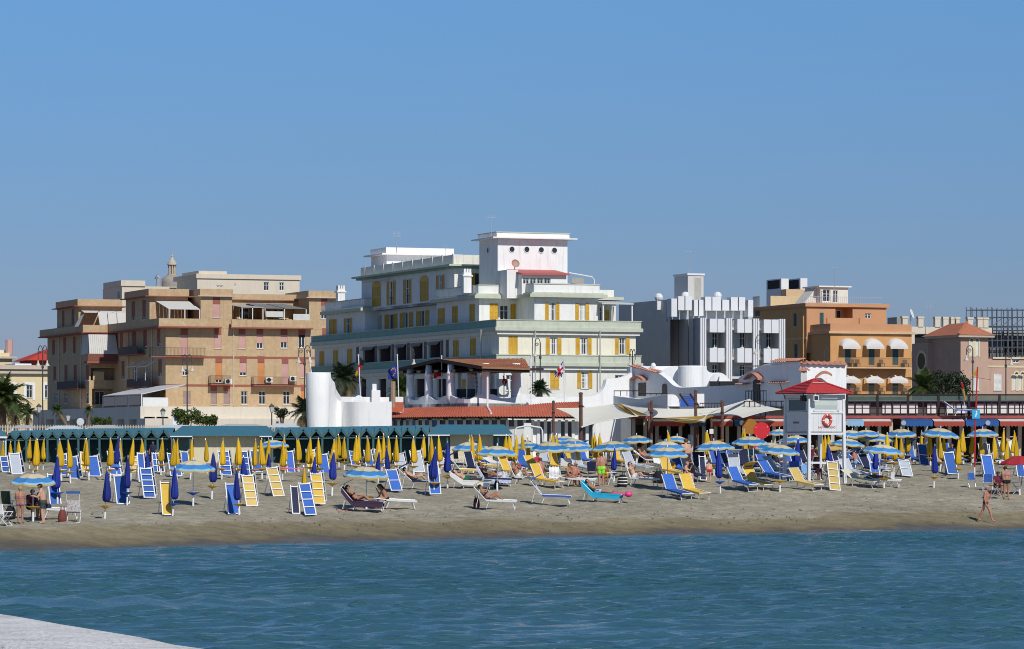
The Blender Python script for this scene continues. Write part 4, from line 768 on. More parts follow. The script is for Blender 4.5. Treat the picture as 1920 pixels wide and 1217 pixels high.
# upper set-back storey
v0 = 4.0; u0 = B.u(b5(372, 0)[0], v0 + 3);
ut0, ut1 = B.u(b5(372, 0)[0], 4.5), B.u(b5(905, 0)[0], 4.5); B.box('upper_storey', mat('bluegrey_wall', (1, 1, 1)), ut0, ut1, 4.5, vE - 1, zt, zu); W = Wall(B, 'S', ut0 - .01, 4.5, vE - .5, STZ, zu, gpan); W.win(*b5r(346, 365, 356, 462), 'plain', sill=False); W.done()
for (x0, x1, y0, y1) in ((372, 412, 312, 430), (416, 460, 297, 388), (463, 508, 297, 388), (520, 548, 320, 425), (552, 584, 320, 425), (592, 636, 300, 390), (639, 698, 300, 390), (704, 752, 320, 390), (760, 808, 303, 390), (812, 856, 303, 390), (872, 908, 322, 430)):
 ua, ub = B.u(b5(x0, 0)[0], 3.5), B.u(b5(x1, 0)[0], 3.5); B.box('roof_panel', wpan, ua + .03, ub - .03, 3.3, 4.4, B.z(b5(0, y1)[1], ua, 3.3), B.z(b5(0, y0)[1], ua, 3.3))
ua, ub = B.u(b5(486, 0)[0], 9), B.u(b5(588, 0)[0], 9); va = B.v(b5(398, 0)[0], ua); zk = B.z(b5(0, 160)[1], ua, 9); B.box('lift_tower', gpan, ua, ub, 9, va, zu, zk); B.box('lift_tower_cap', wpier, ua - .1, ub + .1, 8.9, va + .1, zk + .003, zk + .2)
B.box('lift_tower_door', mat('beige_panel', (1, 1, 1)), B.u(b5(533, 0)[0], 8.9), B.u(b5(575, 0)[0], 8.9), 8.95, 8.997, zu, B.z(b5(0, 175)[1], ua, 9))
for x, y in ((296, 297), (470, 287), (680, 287)):
 u = B.u(b5(x, 0)[0], 7); mb = MB(); mb.ell((u, 7, B.z(b5(0, y + 8)[1], u, 7)), (.45, .45, .45)); mb.box(u - .25, u + .25, 6.8, 7.2, zu - 1, B.z(b5(0, y + 8)[1], u, 7)); mb.build('roof_vent', wpier, B.e)
antenna('roof_antenna', 'tall thin mast on the lift tower of the grey building', b5(490, 0)[0], 470, b5(0, 160)[1], 382, 1)
# ------------------------------------------------------------------ orange hotel
b6 = lambda x, y: (1370 + x / 3.477, 490 + y / 3.477)
def b6r(x0, y0, x1, y1): return b6(x0, y0) + b6(x1, y1)
oran = mat('orange_plaster', (.60, .32, .125), .85, .08, .9, streak=.12); oran2 = mat('terracotta_plaster', (.56, .29, .15), .85, .06, .9); tealsh = mat('teal_door', (.03, .10, .11), .5); peach = mat('peach_stone', (.62, .44, .26), .8)
B = Bld('orange_hotel', 'orange hotel with white rounded awnings over teal balcony doors', 'building', b6(650, 0)[0], 395)
u1 = B.u(b6(1180, 0)[0], 0); vE = B.v(b6(480, 0)[0], 0) + 6; zt = B.z(b6(0, 470)[1]); zp = B.z(b6(0, 405)[1])
W = Wall(B, 'F', 0, 0, u1, STZ, zt, oran); tops = []
for row, (y0, y1) in enumerate(((558, 675), (775, 868))):
 for x0 in (745, 900, 1055): W.win(*b6r(x0, y0, x0 + 38, y1), 'closed', tealsh, sill=False); tops.append(W.rect(*b6r(x0, y0, x0 + 38, y1)) + (row,))
W.done(); W = Wall(B, 'S', 0, .003, vE, STZ, zt, oran); W.done(); B.shell('back_wall', oran, .003, u1, .003, vE, STZ, zt)
slab(B, 'cornice', peach, 0, u1, 0, vE, zt + .003, zt + .25, .3); mb = MB(); mb.box(0, u1, 0, .25, zt + .253, zp); mb.box(0, .25, .25, vE, zt + .253, zp); mb.box(u1 - .25, u1, .25, vE, zt + .253, zp); mb.build('roof_parapet', oran2, B.e)
awn_w = mat('awning_white', (.75, .73, .70), .7, .05, 3, trans=.2)
for (a0, a1, q0, q1_, row) in tops:
 c = (a0 + a1) / 2; w = 1.08; dep = .95; hgt = .8; mb = MB(); n, m_ = 12, 6
 z0_ = q1_ - (.0 if row == 0 else .1); cols_ = range(n + 1)
 vs = []
 for i in range(n + 1):
  x = -w + 2 * w * i / n; arch = math.sqrt(max(0, 1 - (x / w) ** 2)) if row == 0 else (1 - (x / w) ** 2 * .85)
  for j in range(m_ + 1): th = math.pi / 2 * j / m_; vs.append((c + x, -dep * math.sin(th) - .01, z0_ + (.15 + hgt * arch * (1 if row == 0 else .75)) * math.cos(th)))
 fs = [(i * (m_ + 1) + j, i * (m_ + 1) + j + 1, (i + 1) * (m_ + 1) + j + 1, (i + 1) * (m_ + 1) + j) for i in range(n) for j in range(m_) if row == 0 or not (j in (1, 2) and i % 4 != 0)]
 mb.add(vs, fs); mb.add([(c - w, -dep - .01, z0_), (c + w, -dep - .01, z0_), (c + w, -dep - .03, z0_ - .25), (c - w, -dep - .03, z0_ - .25)], [(0, 1, 2, 3)]); mb.build('awning', awn_w, B.e, row == 0)
for yz, (x0, x1) in ((688, (695, 1170)), (872, (695, 1170))):
 ua, ub = B.u(b6(x0, 0)[0], -1), B.u(b6(x1, 0)[0], -1); zs = B.z(b6(0, yz)[1], ua, -1); B.box('balcony_slab', peach, ua, ub, -1.2, -.002, zs - .15, zs); railing(B, 'balcony_rail', mat('bronze_rail', (.12, .09, .06), .5), (ua, -1.15), (ub, -1.15), zs + .01, 1.0, 70, r=.025)
 for x in (795, 830, 985, 1140): u = B.u(b6(x, 0)[0], -.6); mb = MB(); mb.box(u - .25, u + .25, -.9, -.4, zs + .4, zs + .45); mb.box(u - .25, u + .25, -.45, -.4, zs + .45, zs + .85); [mb.beam((u + a, -.65 + b_, zs), (u + a, -.65 + b_, zs + .4), .04) for a in (-.22, .22) for b_ in (-.22, .22)]; mb.build('balcony_chair', mat('chair_brown', (.2, .14, .09), .6), B.e)
# upper storey
v0 = 5.0; ua = B.u(b6(495, 0)[0], v0); ub = B.u(b6(1015, 0)[0], v0); vb = B.v(b6(145, 0)[0], ua); z1 = B.z(b6(0, 295)[1], ua, v0); z2 = B.z(b6(0, 272)[1], ua, v0)
W = Wall(B, 'F', v0, ua, ub, zt - 2, z1, oran2); W.win(*b6r(580, 335, 606, 410), 'closed', tealsh); W.loggia(*b6r(683, 300, 795, 400), deep=2.0); W.win(*b6r(877, 340, 915, 372), 'plain'); W.loggia(*b6r(840, 300, 930, 335), deep=.5) if False else None; W.done()
W = Wall(B, 'S', ua, v0 + .003, vb, STZ, z1, oran)
for x0, x1, y0, y1 in ((410, 430, 340, 425), (160, 190, 305, 358), (415, 436, 538, 635), (348, 362, 540, 640)): W.win(*b6r(x0, y0, x1, y1), 'closed', tealsh)
W.done(); B.shell('back_wall', oran, ua + .003, ub, v0 + .003, vb, STZ, z1); slab(B, 'cornice', oran2, ua, ub, v0, vb, z1 + .003, z2, .25)
mb = MB(); uq = B.u(b6(495, 0)[0], v0); mb.box(ua - .05, ua, v0, vb, B.z(b6(0, 522)[1], ua, 15), B.z(b6(0, 510)[1], ua, 15)); mb.build('string_course', peach, B.e)
for x0, x1, y0 in ((630, 795, 368), (840, 1003, 370)): a_, c_ = B.u(b6(x0, 0)[0], 3), B.u(b6(x1, 0)[0], 3); B.box('terrace_wall', oran2, a_, c_, 3, 3.2, zt, B.z(b6(0, y0)[1], a_, 3)); B.box('terrace_wall', oran2, c_ - .2, c_, 3.203, v0 - .003, zt, B.z(b6(0, y0)[1], a_, 3) - .003)
# roof: glass room, railings, machines
railing(B, 'roof_rail', alum, (B.u(b6(470, 0)[0], 5.3), 5.3), (B.u(b6(985, 0)[0], 5.3), 5.3), z2, B.z(b6(0, 228)[1], ua, 5) - z2, 40)
va = 9; ug, uh = B.u(b6(585, 0)[0], va), B.u(b6(765, 0)[0], va); zg = B.z(b6(0, 168)[1], ug, va); W = Wall(B, 'F', va, ug, uh, z2, zg, mat('pale_room', (.68, .66, .58), .7))
W.win(*b6r(602, 185, 650, 262), 'plain', sill=False); W.win(*b6r(668, 190, 700, 270), 'plain', sill=False); W.done(); B.shell('roof_room', MATS['pale_room'], ug, uh, va + .003, va + 4, z2, zg, 'F'); slab(B, 'roof_room_cap', white, ug, uh, va, va + 4, zg + .003, zg + .15, .3)
mb = MB(); ul = B.u(b6(470, 0)[0], va + 1); mb.extrude([(ul, va + 1, z2), (ug - .01, va + 1, z2), (ug - .01, va + 1, zg)], (0, 2.5, 0)); mb.build('stair_ramp', MATS['pale_room'], B.e)
uv = B.u(b6(260, 0)[0], 16); B.box('roof_terrace_wall', mat('beige_rail', (.62, .50, .30), .8), uv, B.u(b6(465, 0)[0], 16), 16, 16.2, z1, B.z(b6(0, 225)[1], uv, 16))
for x0, x1, y0, y1 in ((275, 378, 112, 225), (400, 500, 110, 210)):
 um = B.u(b6(x0 + 55, 0)[0], 20); B.box('roof_machine', wpan, um, B.u(b6(x1, 0)[0], 20), 20, 24, B.z(b6(0, y1)[1], um, 20) - 1, B.z(b6(0, y0)[1], um, 20)); B.box('machine_grille', dark, um - .05, um - .01, 20.4, 23.6, B.z(b6(0, 175)[1], um, 20), B.z(b6(0, y0 + 8)[1], um, 20))
B.box('roof_tank', peach, B.u(b6(362, 0)[0], 18), B.u(b6(482, 0)[0], 18), 18, 19.5, z1, B.z(b6(0, 178)[1], ua, 18))
railing(B, 'roof_rail', alum, (ua - .1, vb - .2), (ua - .1, v0 + 12), z1 + .3, 1.3, 30); mb = MB(); mb.tube([(ua - .1, v0 + .6, STZ), (ua - .1, v0 + .6, z1 - 1)], .09, 6); mb.build('drainpipe', oran, B.e)
antenna('roof_antenna', 'very thin aerial rising above the orange hotel roof', 1565, 500, 540, 402, 1)
# ------------------------------------------------------------------ beige building, dish, scaffolded block, pink villa
b7 = lambda x, y: (1600 + x / 3.803, 520 + y / 3.803)
def b7r(x0, y0, x1, y1): return b7(x0, y0) + b7(x1, y1)
B = Bld('beige_terraced_building', 'beige building with pillared roof parapet behind the pink villa', 'building', b7(240, 0)[0], 440); u1 = B.u(b7(960, 0)[0], 0); z1 = B.z(b7(0, 352)[1])
B.box('wall', bgc, 0, u1, 0, 10, STZ, z1 - .9); B.box('terrace_fascia', bgc, B.u(b7(350, 0)[0], -1), u1, -1, -.7, z1 - .85, z1); B.box('terrace_fascia', bgc, B.u(b7(405, 0)[0], -1.02), B.u(b7(430, 0)[0], -1.02), -1.3, -1.003, z1 - 3, z1)
for x in (365, 477, 597, 655, 710, 735, 830, 900, 940): u = B.u(b7(x, 0)[0], -.9); mb = MB(); mb.box(u - .35, u + .35, -1.1, -.6, z1 + .003, z1 + 1.0); mb.box(u - .42, u + .42, -1.15, -.55, z1 + 1.003, z1 + 1.25); mb.build('parapet_pier', bgc, B.e)
B.box('dark_loggia', dark, B.u(b7(430, 0)[0], -.5), B.u(b7(560, 0)[0], -.5), -.5, -.003, z1 - 4.5, z1 - .95); B.box('roof_hut', roofgrey, B.u(b7(310, 0)[0], .5), B.u(b7(370, 0)[0], .5), .5, 3, z1 - .9, z1 + 1.2)
t = thing('satellite_dish', 'large white satellite dish beside the orange hotel roof', 'satellite dish', P(*b7(410, 318), 436)); mb = MB(Matrix.Translation((0, 0, .9)) @ Matrix.Rotation(R(70), 4, 'Y') @ Matrix.Rotation(R(20), 4, 'X')); mb.lathe([(.05, 0), (.35, .06), (.62, .19), (.60, .21), (.33, .09), (.03, .06)], 24); mb.build('dish', white, t, True); mb = MB(); mb.tube([(0, 0, -.6), (0, 0, .85)], .06, 8); mb.tube([(0, 0, .85), (.5, -.15, 1.05)], .03); mb.build('mount', alum, t)
antenna('roof_antenna', 'aerial on a thin mast left of the pink villa roof', *[b7(540, 0)[0], b7(0, 180)[1], b7(0, 345)[1]], 440, 3)
B = Bld('scaffolded_building', 'dark unfinished building wrapped in steel scaffolding at the right edge', 'building', b7(850, 0)[0], 455); u1 = 24; z1 = B.z(b7(0, 395)[1]); B.box('wall', mat('raw_concrete', (.16, .16, .16), .9, .2), 0, u1, 3, 15, STZ, z1 - .2); B.box('roof_edge', mat('raw_concrete2', (.3, .3, .29), .9, .2), 0, u1, 2.4, 15, z1 - .197, z1 + .3)
B.box('dark_opening', dark, B.u(b7(1070, 0)[0], 2.9), u1, 2.9, 2.997, B.z(b7(0, 545)[1]), B.z(b7(0, 445)[1]))
for k, x in enumerate((838, 880, 912, 955, 988, 1025, 1055, 1105, 1130, 1168, 1205, 1240, 1290)):
 for v in (.2, 1.4): u = B.u(b7(x, 0)[0], .2); mb = MB(); mb.tube([(u, v, STZ), (u, v, B.z(b7(0, 210 + (k % 4) * 5)[1]))], .06, 5); mb.build('scaffold_pole', mat('scaffold_steel', (.10, .11, .13), .5), B.e)
for y in (232, 285, 348, 378, 450, 500):
 mb = MB()
 for v in (.2, 1.4): mb.tube([(B.u(b7(838, 0)[0], .2), v, B.z(b7(0, y)[1])), (u1, v, B.z(b7(0, y - 18)[1]))], .06, 5)
 mb.build('scaffold_ledger', MATS['scaffold_steel'], B.e)
for k, x in enumerate((838, 912, 988, 1055, 1130)): ua_, ub_ = B.u(b7(x, 0)[0], .2), B.u(b7(x + 75, 0)[0], .2); mb = MB(); mb.tube([(ua_, .2, B.z(b7(0, 348)[1])), (ub_, .2, B.z(b7(0, 285)[1]))], .05, 5); mb.build('scaffold_brace', MATS['scaffold_steel'], B.e); mb = MB(); mb.box(ua_, ub_, .25, 1.35, B.z(b7(0, 356)[1]), B.z(b7(0, 352)[1])); mb.build('scaffold_deck', MATS['scaffold_steel'], B.e)
pinkw = mat('pink_plaster', (.50, .335, .25), .85, .08, .8, streak=.2); cst = mat('cream_stone', (.68, .58, .38), .8)
B = Bld('pink_villa', 'pink villa with red hipped roof tower and arched twin windows', 'building', b7(765, 0)[0], 372)
u1 = B.u(b7(962, 0)[0], 0); vE = B.v(b7(535, 0)[0], 0); zt = B.z(b7(0, 410)[1]); W = Wall(B, 'F', 0, 0, u1, STZ, zt, pinkw)
def archwin(x0, y0, x1, y1):
 W.win(*b7r(x0, y0, x1, y1), 'closed', mat('white_shutter', (.72, .70, .66), .6), sill=False); a0, a1, q0, q1_ = W.rect(*b7r(x0, y0, x1, y1)); c = (a0 + a1) / 2; r = (a1 - a0) / 2; mb = MB()
 ring = [(c + (r + .16) * math.cos(t), -.05, q1_ + (r + .16) * math.sin(t)) for t in [math.pi * k / 10 for k in range(11)]]; inn = [(c + r * math.cos(t), -.05, q1_ + r * math.sin(t)) for t in [math.pi * k / 10 for k in range(11)]]; mb.strip(inn, ring); mb.strip(ring, [(p[0], 0, p[2]) for p in ring])
 for aa in (a0 - .16, a1): W.bx(mb, aa, aa + .16, -.05, -.001, q0 - .1, q1_)
 mb.build('arch_surround', cst, B.e); mb = MB(); mb.extrude([(c + r * math.cos(t), -.02, q1_ + r * math.sin(t)) for t in [math.pi * k / 10 for k in range(11)]], (0, .017, 0)); mb.build('fanlight', glass, B.e)
archwin(832, 450, 852, 560); archwin(872, 450, 892, 560)
W.win(*b7r(845, 715, 895, 805), 'closed', MATS['white_shutter']); W.done(); W = Wall(B, 'S', 0, .003, vE, STZ, zt, pinkw); W.done(); B.shell('back_wall', pinkw, .003, u1, .003, vE, STZ, zt)
o_ = .55; mb = MB(); cu, cv = u1 / 2, vE * .45; zr_ = B.z(b7(0, 328)[1], 0, 4); mb.add([(-o_, -o_, zt), (u1 + o_, -o_, zt), (u1 + o_, vE + o_, zt), (-o_, vE + o_, zt), (cu, cu, zr_), (cu, vE - cu, zr_)], [(0, 1, 4), (1, 2, 5, 4), (2, 3, 5), (3, 0, 4, 5), (0, 1, 2, 3)]); roofm = mat('villa_tile', (.42, .15, .08), .8, .2, 3, bump=.3, bscale=8); mb.build('roof', roofm, B.e); slab(B, 'eaves', mat('eave_pale', (.5, .42, .34), .8), 0, u1, 0, vE, zt - .25, zt - .004, .48)
mb = MB(); mb.tube([(-o_, -o_, zt + .06), (cu, cu, zr_ + .08)], .16, 6); mb.build('roof_hip', roofm, B.e)
zl = B.z(b7(0, 578)[1]); ue = B.u(1960, .5); W = Wall(B, 'F', .5, u1 + .003, ue, STZ, zl, pinkw); W.win(*b7r(1003, 685, 1058, 808), 'closed', MATS['white_shutter']); archwin(1135, 690, 1158, 805); archwin(1178, 690, 1200, 805); W.win(*b7r(1140, 578, 1182, 610), 'plain'); W.done(); B.shell('back_wall', pinkw, u1 + .003, ue, .503, 9, STZ, zl, 'F'); slab(B, 'cornice', cst, u1 + .9, ue, .5, 9, zl + .003, zl + .18, .15); B.box('string_course', cst, u1 + .01, ue, .44, .497, B.z(b7(0, 640)[1]), B.z(b7(0, 628)[1]))
# left shaded wing with round window
ul = 0; vw = vE; uw = -.02; vw1 = B.v(b7(418, 0)[0], -.6); zw = B.z(b7(0, 470)[1], 0, vE); W = Wall(B, 'S', -.6, vE * .85, vw1, STZ, zw, pinkw); W.done(); B.shell('back_wall', pinkw, -.597, 6, vE * .85, vw1, STZ, zw, 'S')
v_ = B.v(b7(488, 0)[0], -.6); mb = MB(Matrix.Translation((-.6, v_, B.z(b7(0, 598)[1], -.6, v_))) @ Matrix.Rotation(R(-90), 4, 'Y')); mb.lathe([(.85, .003), (1.15, .003), (1.15, .06), (.85, .06)], 24, cap=False); mb.build('round_window', cst, B.e); mb = MB(Matrix.Translation((-.6, v_, B.z(b7(0, 598)[1], -.6, v_))) @ Matrix.Rotation(R(-90), 4, 'Y')); mb.lathe([(.86, .004), (.86, .02)], 24); mb.build('pane', glass, B.e)
# ================================================================== BEACH CLUB: white restaurant, cabins, sails
c1 = lambda x, y: (560 + x / 7.608, 660 + y / 7.608)
c2 = lambda x, y: (730 + x / 6.857, 650 + y / 6.857)
c3 = lambda x, y: (980 + x / 6.7615, 670 + y / 6.7615)
c4 = lambda x, y: (1200 + x / 6.7607, 670 + y / 6.7607)
def world_mb(t): return MB(Matrix.Translation(-Vector(t.location)))
def pd(p, d): return P(p[0], p[1], d)
def wall_strip(mb, pts, th, zb):
 """upright wall along surveyed (px, py_top, d) points with thickness th"""
 top = [P(*p) for p in pts]; n = len(top); off = []
 for i in range(n):
  d = (top[min(i + 1, n - 1)] - top[max(i - 1, 0)]); d.z = 0; d.normalize(); off.append(Vector((-d.y, d.x, 0)) * th)
 lo = [Vector((p.x, p.y, zb)) for p in top]; bt = [p + o for p, o in zip(top, off)]; bl = [p + o for p, o in zip(lo, off)]
 mb.strip(lo, top); mb.strip(top, bt); mb.strip(bl, bt); mb.add([lo[0], top[0], bt[0], bl[0]], [(0, 1, 2, 3)]); mb.add([lo[-1], top[-1], bt[-1], bl[-1]], [(0, 1, 2, 3)])
def smooth_pts(pts, k=6):
 out = []
 for i in range(len(pts) - 1):
  p0, p1, p2, p3 = pts[max(i - 1, 0)], pts[i], pts[i + 1], pts[min(i + 2, len(pts) - 1)]
  for j in range(k):
   t = j / k; out.append(tuple(.5 * (2 * b + (c - a) * t + (2 * a - 5 * b + 4 * c - d) * t * t + (3 * b - a - 3 * c + d) * t ** 3) for a, b, c, d in zip(p0, p1, p2, p3)))
 out.append(tuple(pts[-1])); return out
def tiles(mb, E, T, n, amp=.05, rows=8):
 """barrel tiles between an eave line and a top line (lists of world points), stepped in rows"""
 def at(L, t):
  x = t * (len(L) - 1); i = min(int(x), len(L) - 2); return L[i].lerp(L[i + 1], x - i)
 m = n * 4
 for r in range(rows):
  a, b = r / rows, (r + 1) / rows; lo = []; hi = []
  for k in range(m + 1):
   t = k / m; w = amp * abs(math.sin(math.pi * (k % 8) / 4)) if k % 8 < 4 else -amp * .4 * math.sin(math.pi * (k % 4) / 4)
   e, tp = at(E, t), at(T, t); lo.append(e.lerp(tp, a) + Vector((0, 0, w + .035))); hi.append(e.lerp(tp, b) + Vector((0, 0, w)))
  mb.strip([p - Vector((0, 0, .05)) for p in lo], lo); mb.strip(lo, hi)
RT = thing('beach_restaurant', 'whitewashed beach restaurant with curved walls, columned pavilion and red tiled roofs', 'restaurant', (0, 243, 3.0))
ww = whitewash
# --- round white tower and the sweeping terrace wall
mb = world_mb(RT); c = P(c1(277, 0)[0], 800, 240.5); zt = Zp(c1(0, 292)[1], 240)
mb.lathe([(.60, 2.6), (.62, 3.6), (.68, 4.6), (.75, 5.8), (.80, 7.2), (.80, zt - .05), (.78, zt)], 32, c=(c.x, c.y, 0)); mb.build('round_tower', ww, RT, True)
mb = world_mb(RT); z = Zp(c1(0, 886)[1], 239.7); mb.tube([P(c1(165, 0)[0], 0, 0) + Vector((c.x - .62, c.y - .45, z)), (c.x, c.y - .74, z), (c.x + .5, c.y - .55, z)], .03, 5); mb.build('tower_pipe', white, RT)
def WP(c, L): return [c(x, y) + (d,) for x, y, d in L]
mb = world_mb(RT); wall_strip(mb, smooth_pts(WP(c1, [(425, 330, 240.6), (442, 450, 240.8), (498, 560, 241.6), (560, 680, 242.4), (640, 708, 242.2), (720, 714, 241.2), (820, 714, 240.6), (1000, 712, 240.4), (1325, 708, 240.3)]), 5), .35, 2.6); mb.build('sweeping_wall', ww, RT, True)
mb = world_mb(RT); wall_strip(mb, smooth_pts(WP(c1, [(455, 292, 241.2), (468, 380, 241.6), (515, 440, 242.2), (535, 530, 243), (600, 638, 244)]), 4) + WP(c1, [(760, 640, 245), (1290, 645, 245.5)]), .3, 2.6); mb.build('terrace_wall', ww, RT)
mb = world_mb(RT); p = pd(c1(770, 700), 243.5); q = pd(c1(945, 700), 243.5); r = (q.x - p.x) / 2; mb.extrude([(p.x + r - r * math.cos(t), p.y, p.z - .3 + (r * .95 + .3) * (math.sin(t) if 0 < t < math.pi else 0)) for t in [math.pi * k / 14 for k in range(15)]], (0, .5, 0)); mb.build('arched_coping', ww, RT)
mb = world_mb(RT); a, b_ = pd(c1(1052, 455), 245), pd(c1(1160, 700), 245); mb.box(a.x, b_.x - .25, a.y, a.y + .8, b_.z - .5, a.z); mb.box(a.x - .05, b_.x, a.y - .05, a.y + .85, b_.z - .5, Zp(c1(0, 545)[1], 245)); mb.build('chimney_block', ww, RT)
mb = world_mb(RT); a, b_ = pd(c1(1372, 640), 244), pd(c1(1490, 730), 244); mb.box(a.x, b_.x, a.y, a.y + .8, 3, a.z); mb.build('wall_block', ww, RT)
mb = world_mb(RT); a, b_ = pd(c1(1328, 715), 243.6), pd(c1(1495, 860), 243.6); mb.add([a, (b_.x, b_.y, a.z), (b_.x, b_.y - 1.5, b_.z), (a.x, b_.y - 1.5, b_.z)], [(0, 1, 2, 3)]); mb.build('small_tile_roof', red_tile, RT)
mb = world_mb(RT); a = pd(c1(1345, 420), 243); mb.tube([(a.x, a.y, 4), (a.x, a.y, a.z)], .17, 8); mb.build('timber_post', mat('grey_timber', (.33, .24, .17), .85, .2, 6), RT)
# --- columned pavilion
Lp, Cp, Rp = (200, 252), (1010, 243.6), (1762, 245.6)
def pav(x):
 (x0, d0), (x1, d1) = (Lp, Cp) if x <= Cp[0] else (Cp, Rp); t = (x - x0) / (x1 - x0)
 k = c2(x, 0)[0]; X0, X1 = P(c2(x0, 0)[0], 0, d0), P(c2(x1, 0)[0], 0, d1); kk = (k - CX) / F; tt = (kk * X0.y - X0.x) / ((X1.x - X0.x) - kk * (X1.y - X0.y)); return X0.y + (X1.y - X0.y) * tt
scal = [(200, 640)] + [(235, 640), (262, 650), (285, 680), (330, 692), (370, 685), (400, 650), (430, 636), (500, 636), (525, 645), (560, 675), (600, 686), (650, 680), (690, 640), (735, 628), (800, 630), (840, 650), (890, 672), (960, 678), (1040, 672), (1090, 652), (1140, 622), (1180, 612), (1310, 612), (1360, 620), (1400, 645), (1450, 662), (1550, 662), (1590, 655), (1640, 625), (1690, 612), (1762, 612)]
mb = world_mb(RT); wall_strip(mb, [c2(x, y) + (pav(x),) for x, y in scal], .3, 5.5); mb.build('pavilion_parapet', ww, RT, False)
mb = world_mb(RT); pl = [P(c2(x, 0)[0], 0, pav(x)) for x in (200, 1010, 1762)]; zf = Zp(c2(0, 735)[1], 247); br = P(c2(1100, 0)[0], 0, 256)
mb.extrude([(p.x, p.y, zf - .4) for p in pl] + [(br.x + 3.5, br.y - 2, zf - .4), (br.x, br.y, zf - .4)], (0, 0, .4)); mb.build('pavilion_floor', roofgrey, RT)
colm = ww
for x, yt, yb, wd, dd in ((270, 345, 650, 118, 0), (510, 335, 650, 112, 0), (795, 322, 640, 118, 0), (1240, 310, 640, 118, 0), (1632, 310, 630, 140, 0), (1055, 345, 640, 125, 5), (1335, 330, 640, 85, 5), (905, 345, 640, 60, 8)):
 d = pav(min(x, 1762)) + .45 + dd; p = P(c2(x, 0)[0], 0, d); r = wd / 2 / 6.857 * mpp(d); zt_ = Zp(c2(0, yt)[1], d); mb = world_mb(RT)
 mb.lathe([(r, zf), (r * .98, zf + .6), (r * .82, zt_ - .28), (r * .80, zt_ - .22), (r * .95, zt_ - .2), (r * .95, zt_ - .02), (r * .78, zt_), (r * .75, zt_ + .5)], 18, c=(p.x, p.y, 0)); mb.build('column', colm, RT, True)
Fl, Fr, Pk, Bl, Re = pd(c2(1190, 262), 242), pd(c2(1805, 282), 243.2), pd(c2(625, 165), 247.5), pd(c2(68, 300), 253), pd(c2(1742, 155), 249.7); Br = Bl + (Re - Pk)
tiledk = mat('old_tile', (.38, .15, .075), .85, .3, 2.5)
mb = world_mb(RT); tiles(mb, [Fl, Fr], [Pk, Re], 64, .035, 7); tiles(mb, [Bl, Br], [Pk, Re], 40, .035, 5); o = mb.build('pavilion_roof_tiles', tiledk, RT); o['kind'] = 'stuff'
wood = mat('dark_beam', (.035, .026, .02), .8, .2, 4); mb = world_mb(RT); dn = Vector((0, 0, -.10)); dn2 = Vector((0, 0, -.28))
mb.add([Fl + dn, Fr + dn, Re + dn, Pk + dn, Bl + dn, Br + dn], [(0, 1, 2, 3), (4, 3, 2, 5), (1, 5, 2)]); mb.add([Fl + dn2, Fr + dn2, Br + dn2, Bl + dn2], [(0, 1, 2, 3)]); mb.add([Fl + dn, Fl + dn2, Fr + dn2, Fr + dn], [(0, 1, 2, 3)]); mb.build('pavilion_soffit', wood, RT)
mb = world_mb(RT); mb.beam(Fl + dn * .5, Pk + dn * .5, .12, .22); mb.build('bargeboard', wood, RT); mb = world_mb(RT); mb.beam(Pk + dn * .5, Bl + dn * .5, .12, .22); mb.build('bargeboard', wood, RT)
for k in range(5): q = Fl.lerp(Bl, (k + .5) / 5) + Vector((0, 0, -.18)); q2 = q + (Re - Pk) * .8; mb = world_mb(RT); mb.beam(q - (Re - Pk) * .04, q2, .12, .16); mb.build('roof_beam', wood, RT)
mb = world_mb(RT); mb.beam(Fl + Vector((0, -.08, -.04)), Fr + Vector((0, -.08, -.04)), .14, .12); mb.build('gutter', mat('gutter_brown', (.25, .16, .08), .6), RT)
mb = world_mb(RT); a, b_, c_ = pd(c2(1262, 300), 242.6), pd(c2(1262, 770), 242.6), pd(c2(1312, 862), 238.2); mb.tube([a, b_, c_], .07, 7); mb.build('drainpipe', white, RT)
rl = mat('dark_chair', (.04, .045, .05), .6)
for x in (900, 950, 1040, 1065, 1325, 1350): p = P(c2(x, 0)[0], 0, pav(x) + 2.2); mb = world_mb(RT); mb.box(p.x - .2, p.x + .2, p.y, p.y + .04, zf + .45, zf + 1.0); mb.box(p.x - .2, p.x + .2, p.y - .4, p.y, zf + .42, zf + .46); [mb.beam((p.x + a, p.y + b_, zf), (p.x + a, p.y + b_, zf + .42), .04) for a in (-.18, .18) for b_ in (-.38, -.02)]; mb.build('pavilion_chair', rl, RT)
# round white moon gate with a hole at the back
mb = world_mb(RT); a = P(c2(1465, 0)[0], 0, 252); zz = Zp(c2(0, 560)[1], 252); r1 = 62 / 6.857 * mpp(252); ring = [(a.x + r1 * math.cos(t), a.y, zz + r1 * math.sin(t)) for t in [2 * math.pi * k / 24 for k in range(25)]]; W_, H_ = 85 / 6.857 * mpp(252), 145 / 6.857 * mpp(252); outr = []
for k in range(25):
 t = 2 * math.pi * k / 24; cx, sx = math.cos(t), math.sin(t); s_ = min(W_ / max(abs(cx), 1e-6), (H_ if sx > 0 else W_) / max(abs(sx), 1e-6)); outr.append((a.x + cx * s_, a.y, zz + sx * s_))
mb.strip(ring, outr); mb.strip(ring, [(p[0], p[1] + .3, p[2]) for p in ring]); mb.strip(outr, [(p[0], p[1] + .3, p[2]) for p in outr]); mb.build('moon_gate', ww, RT)
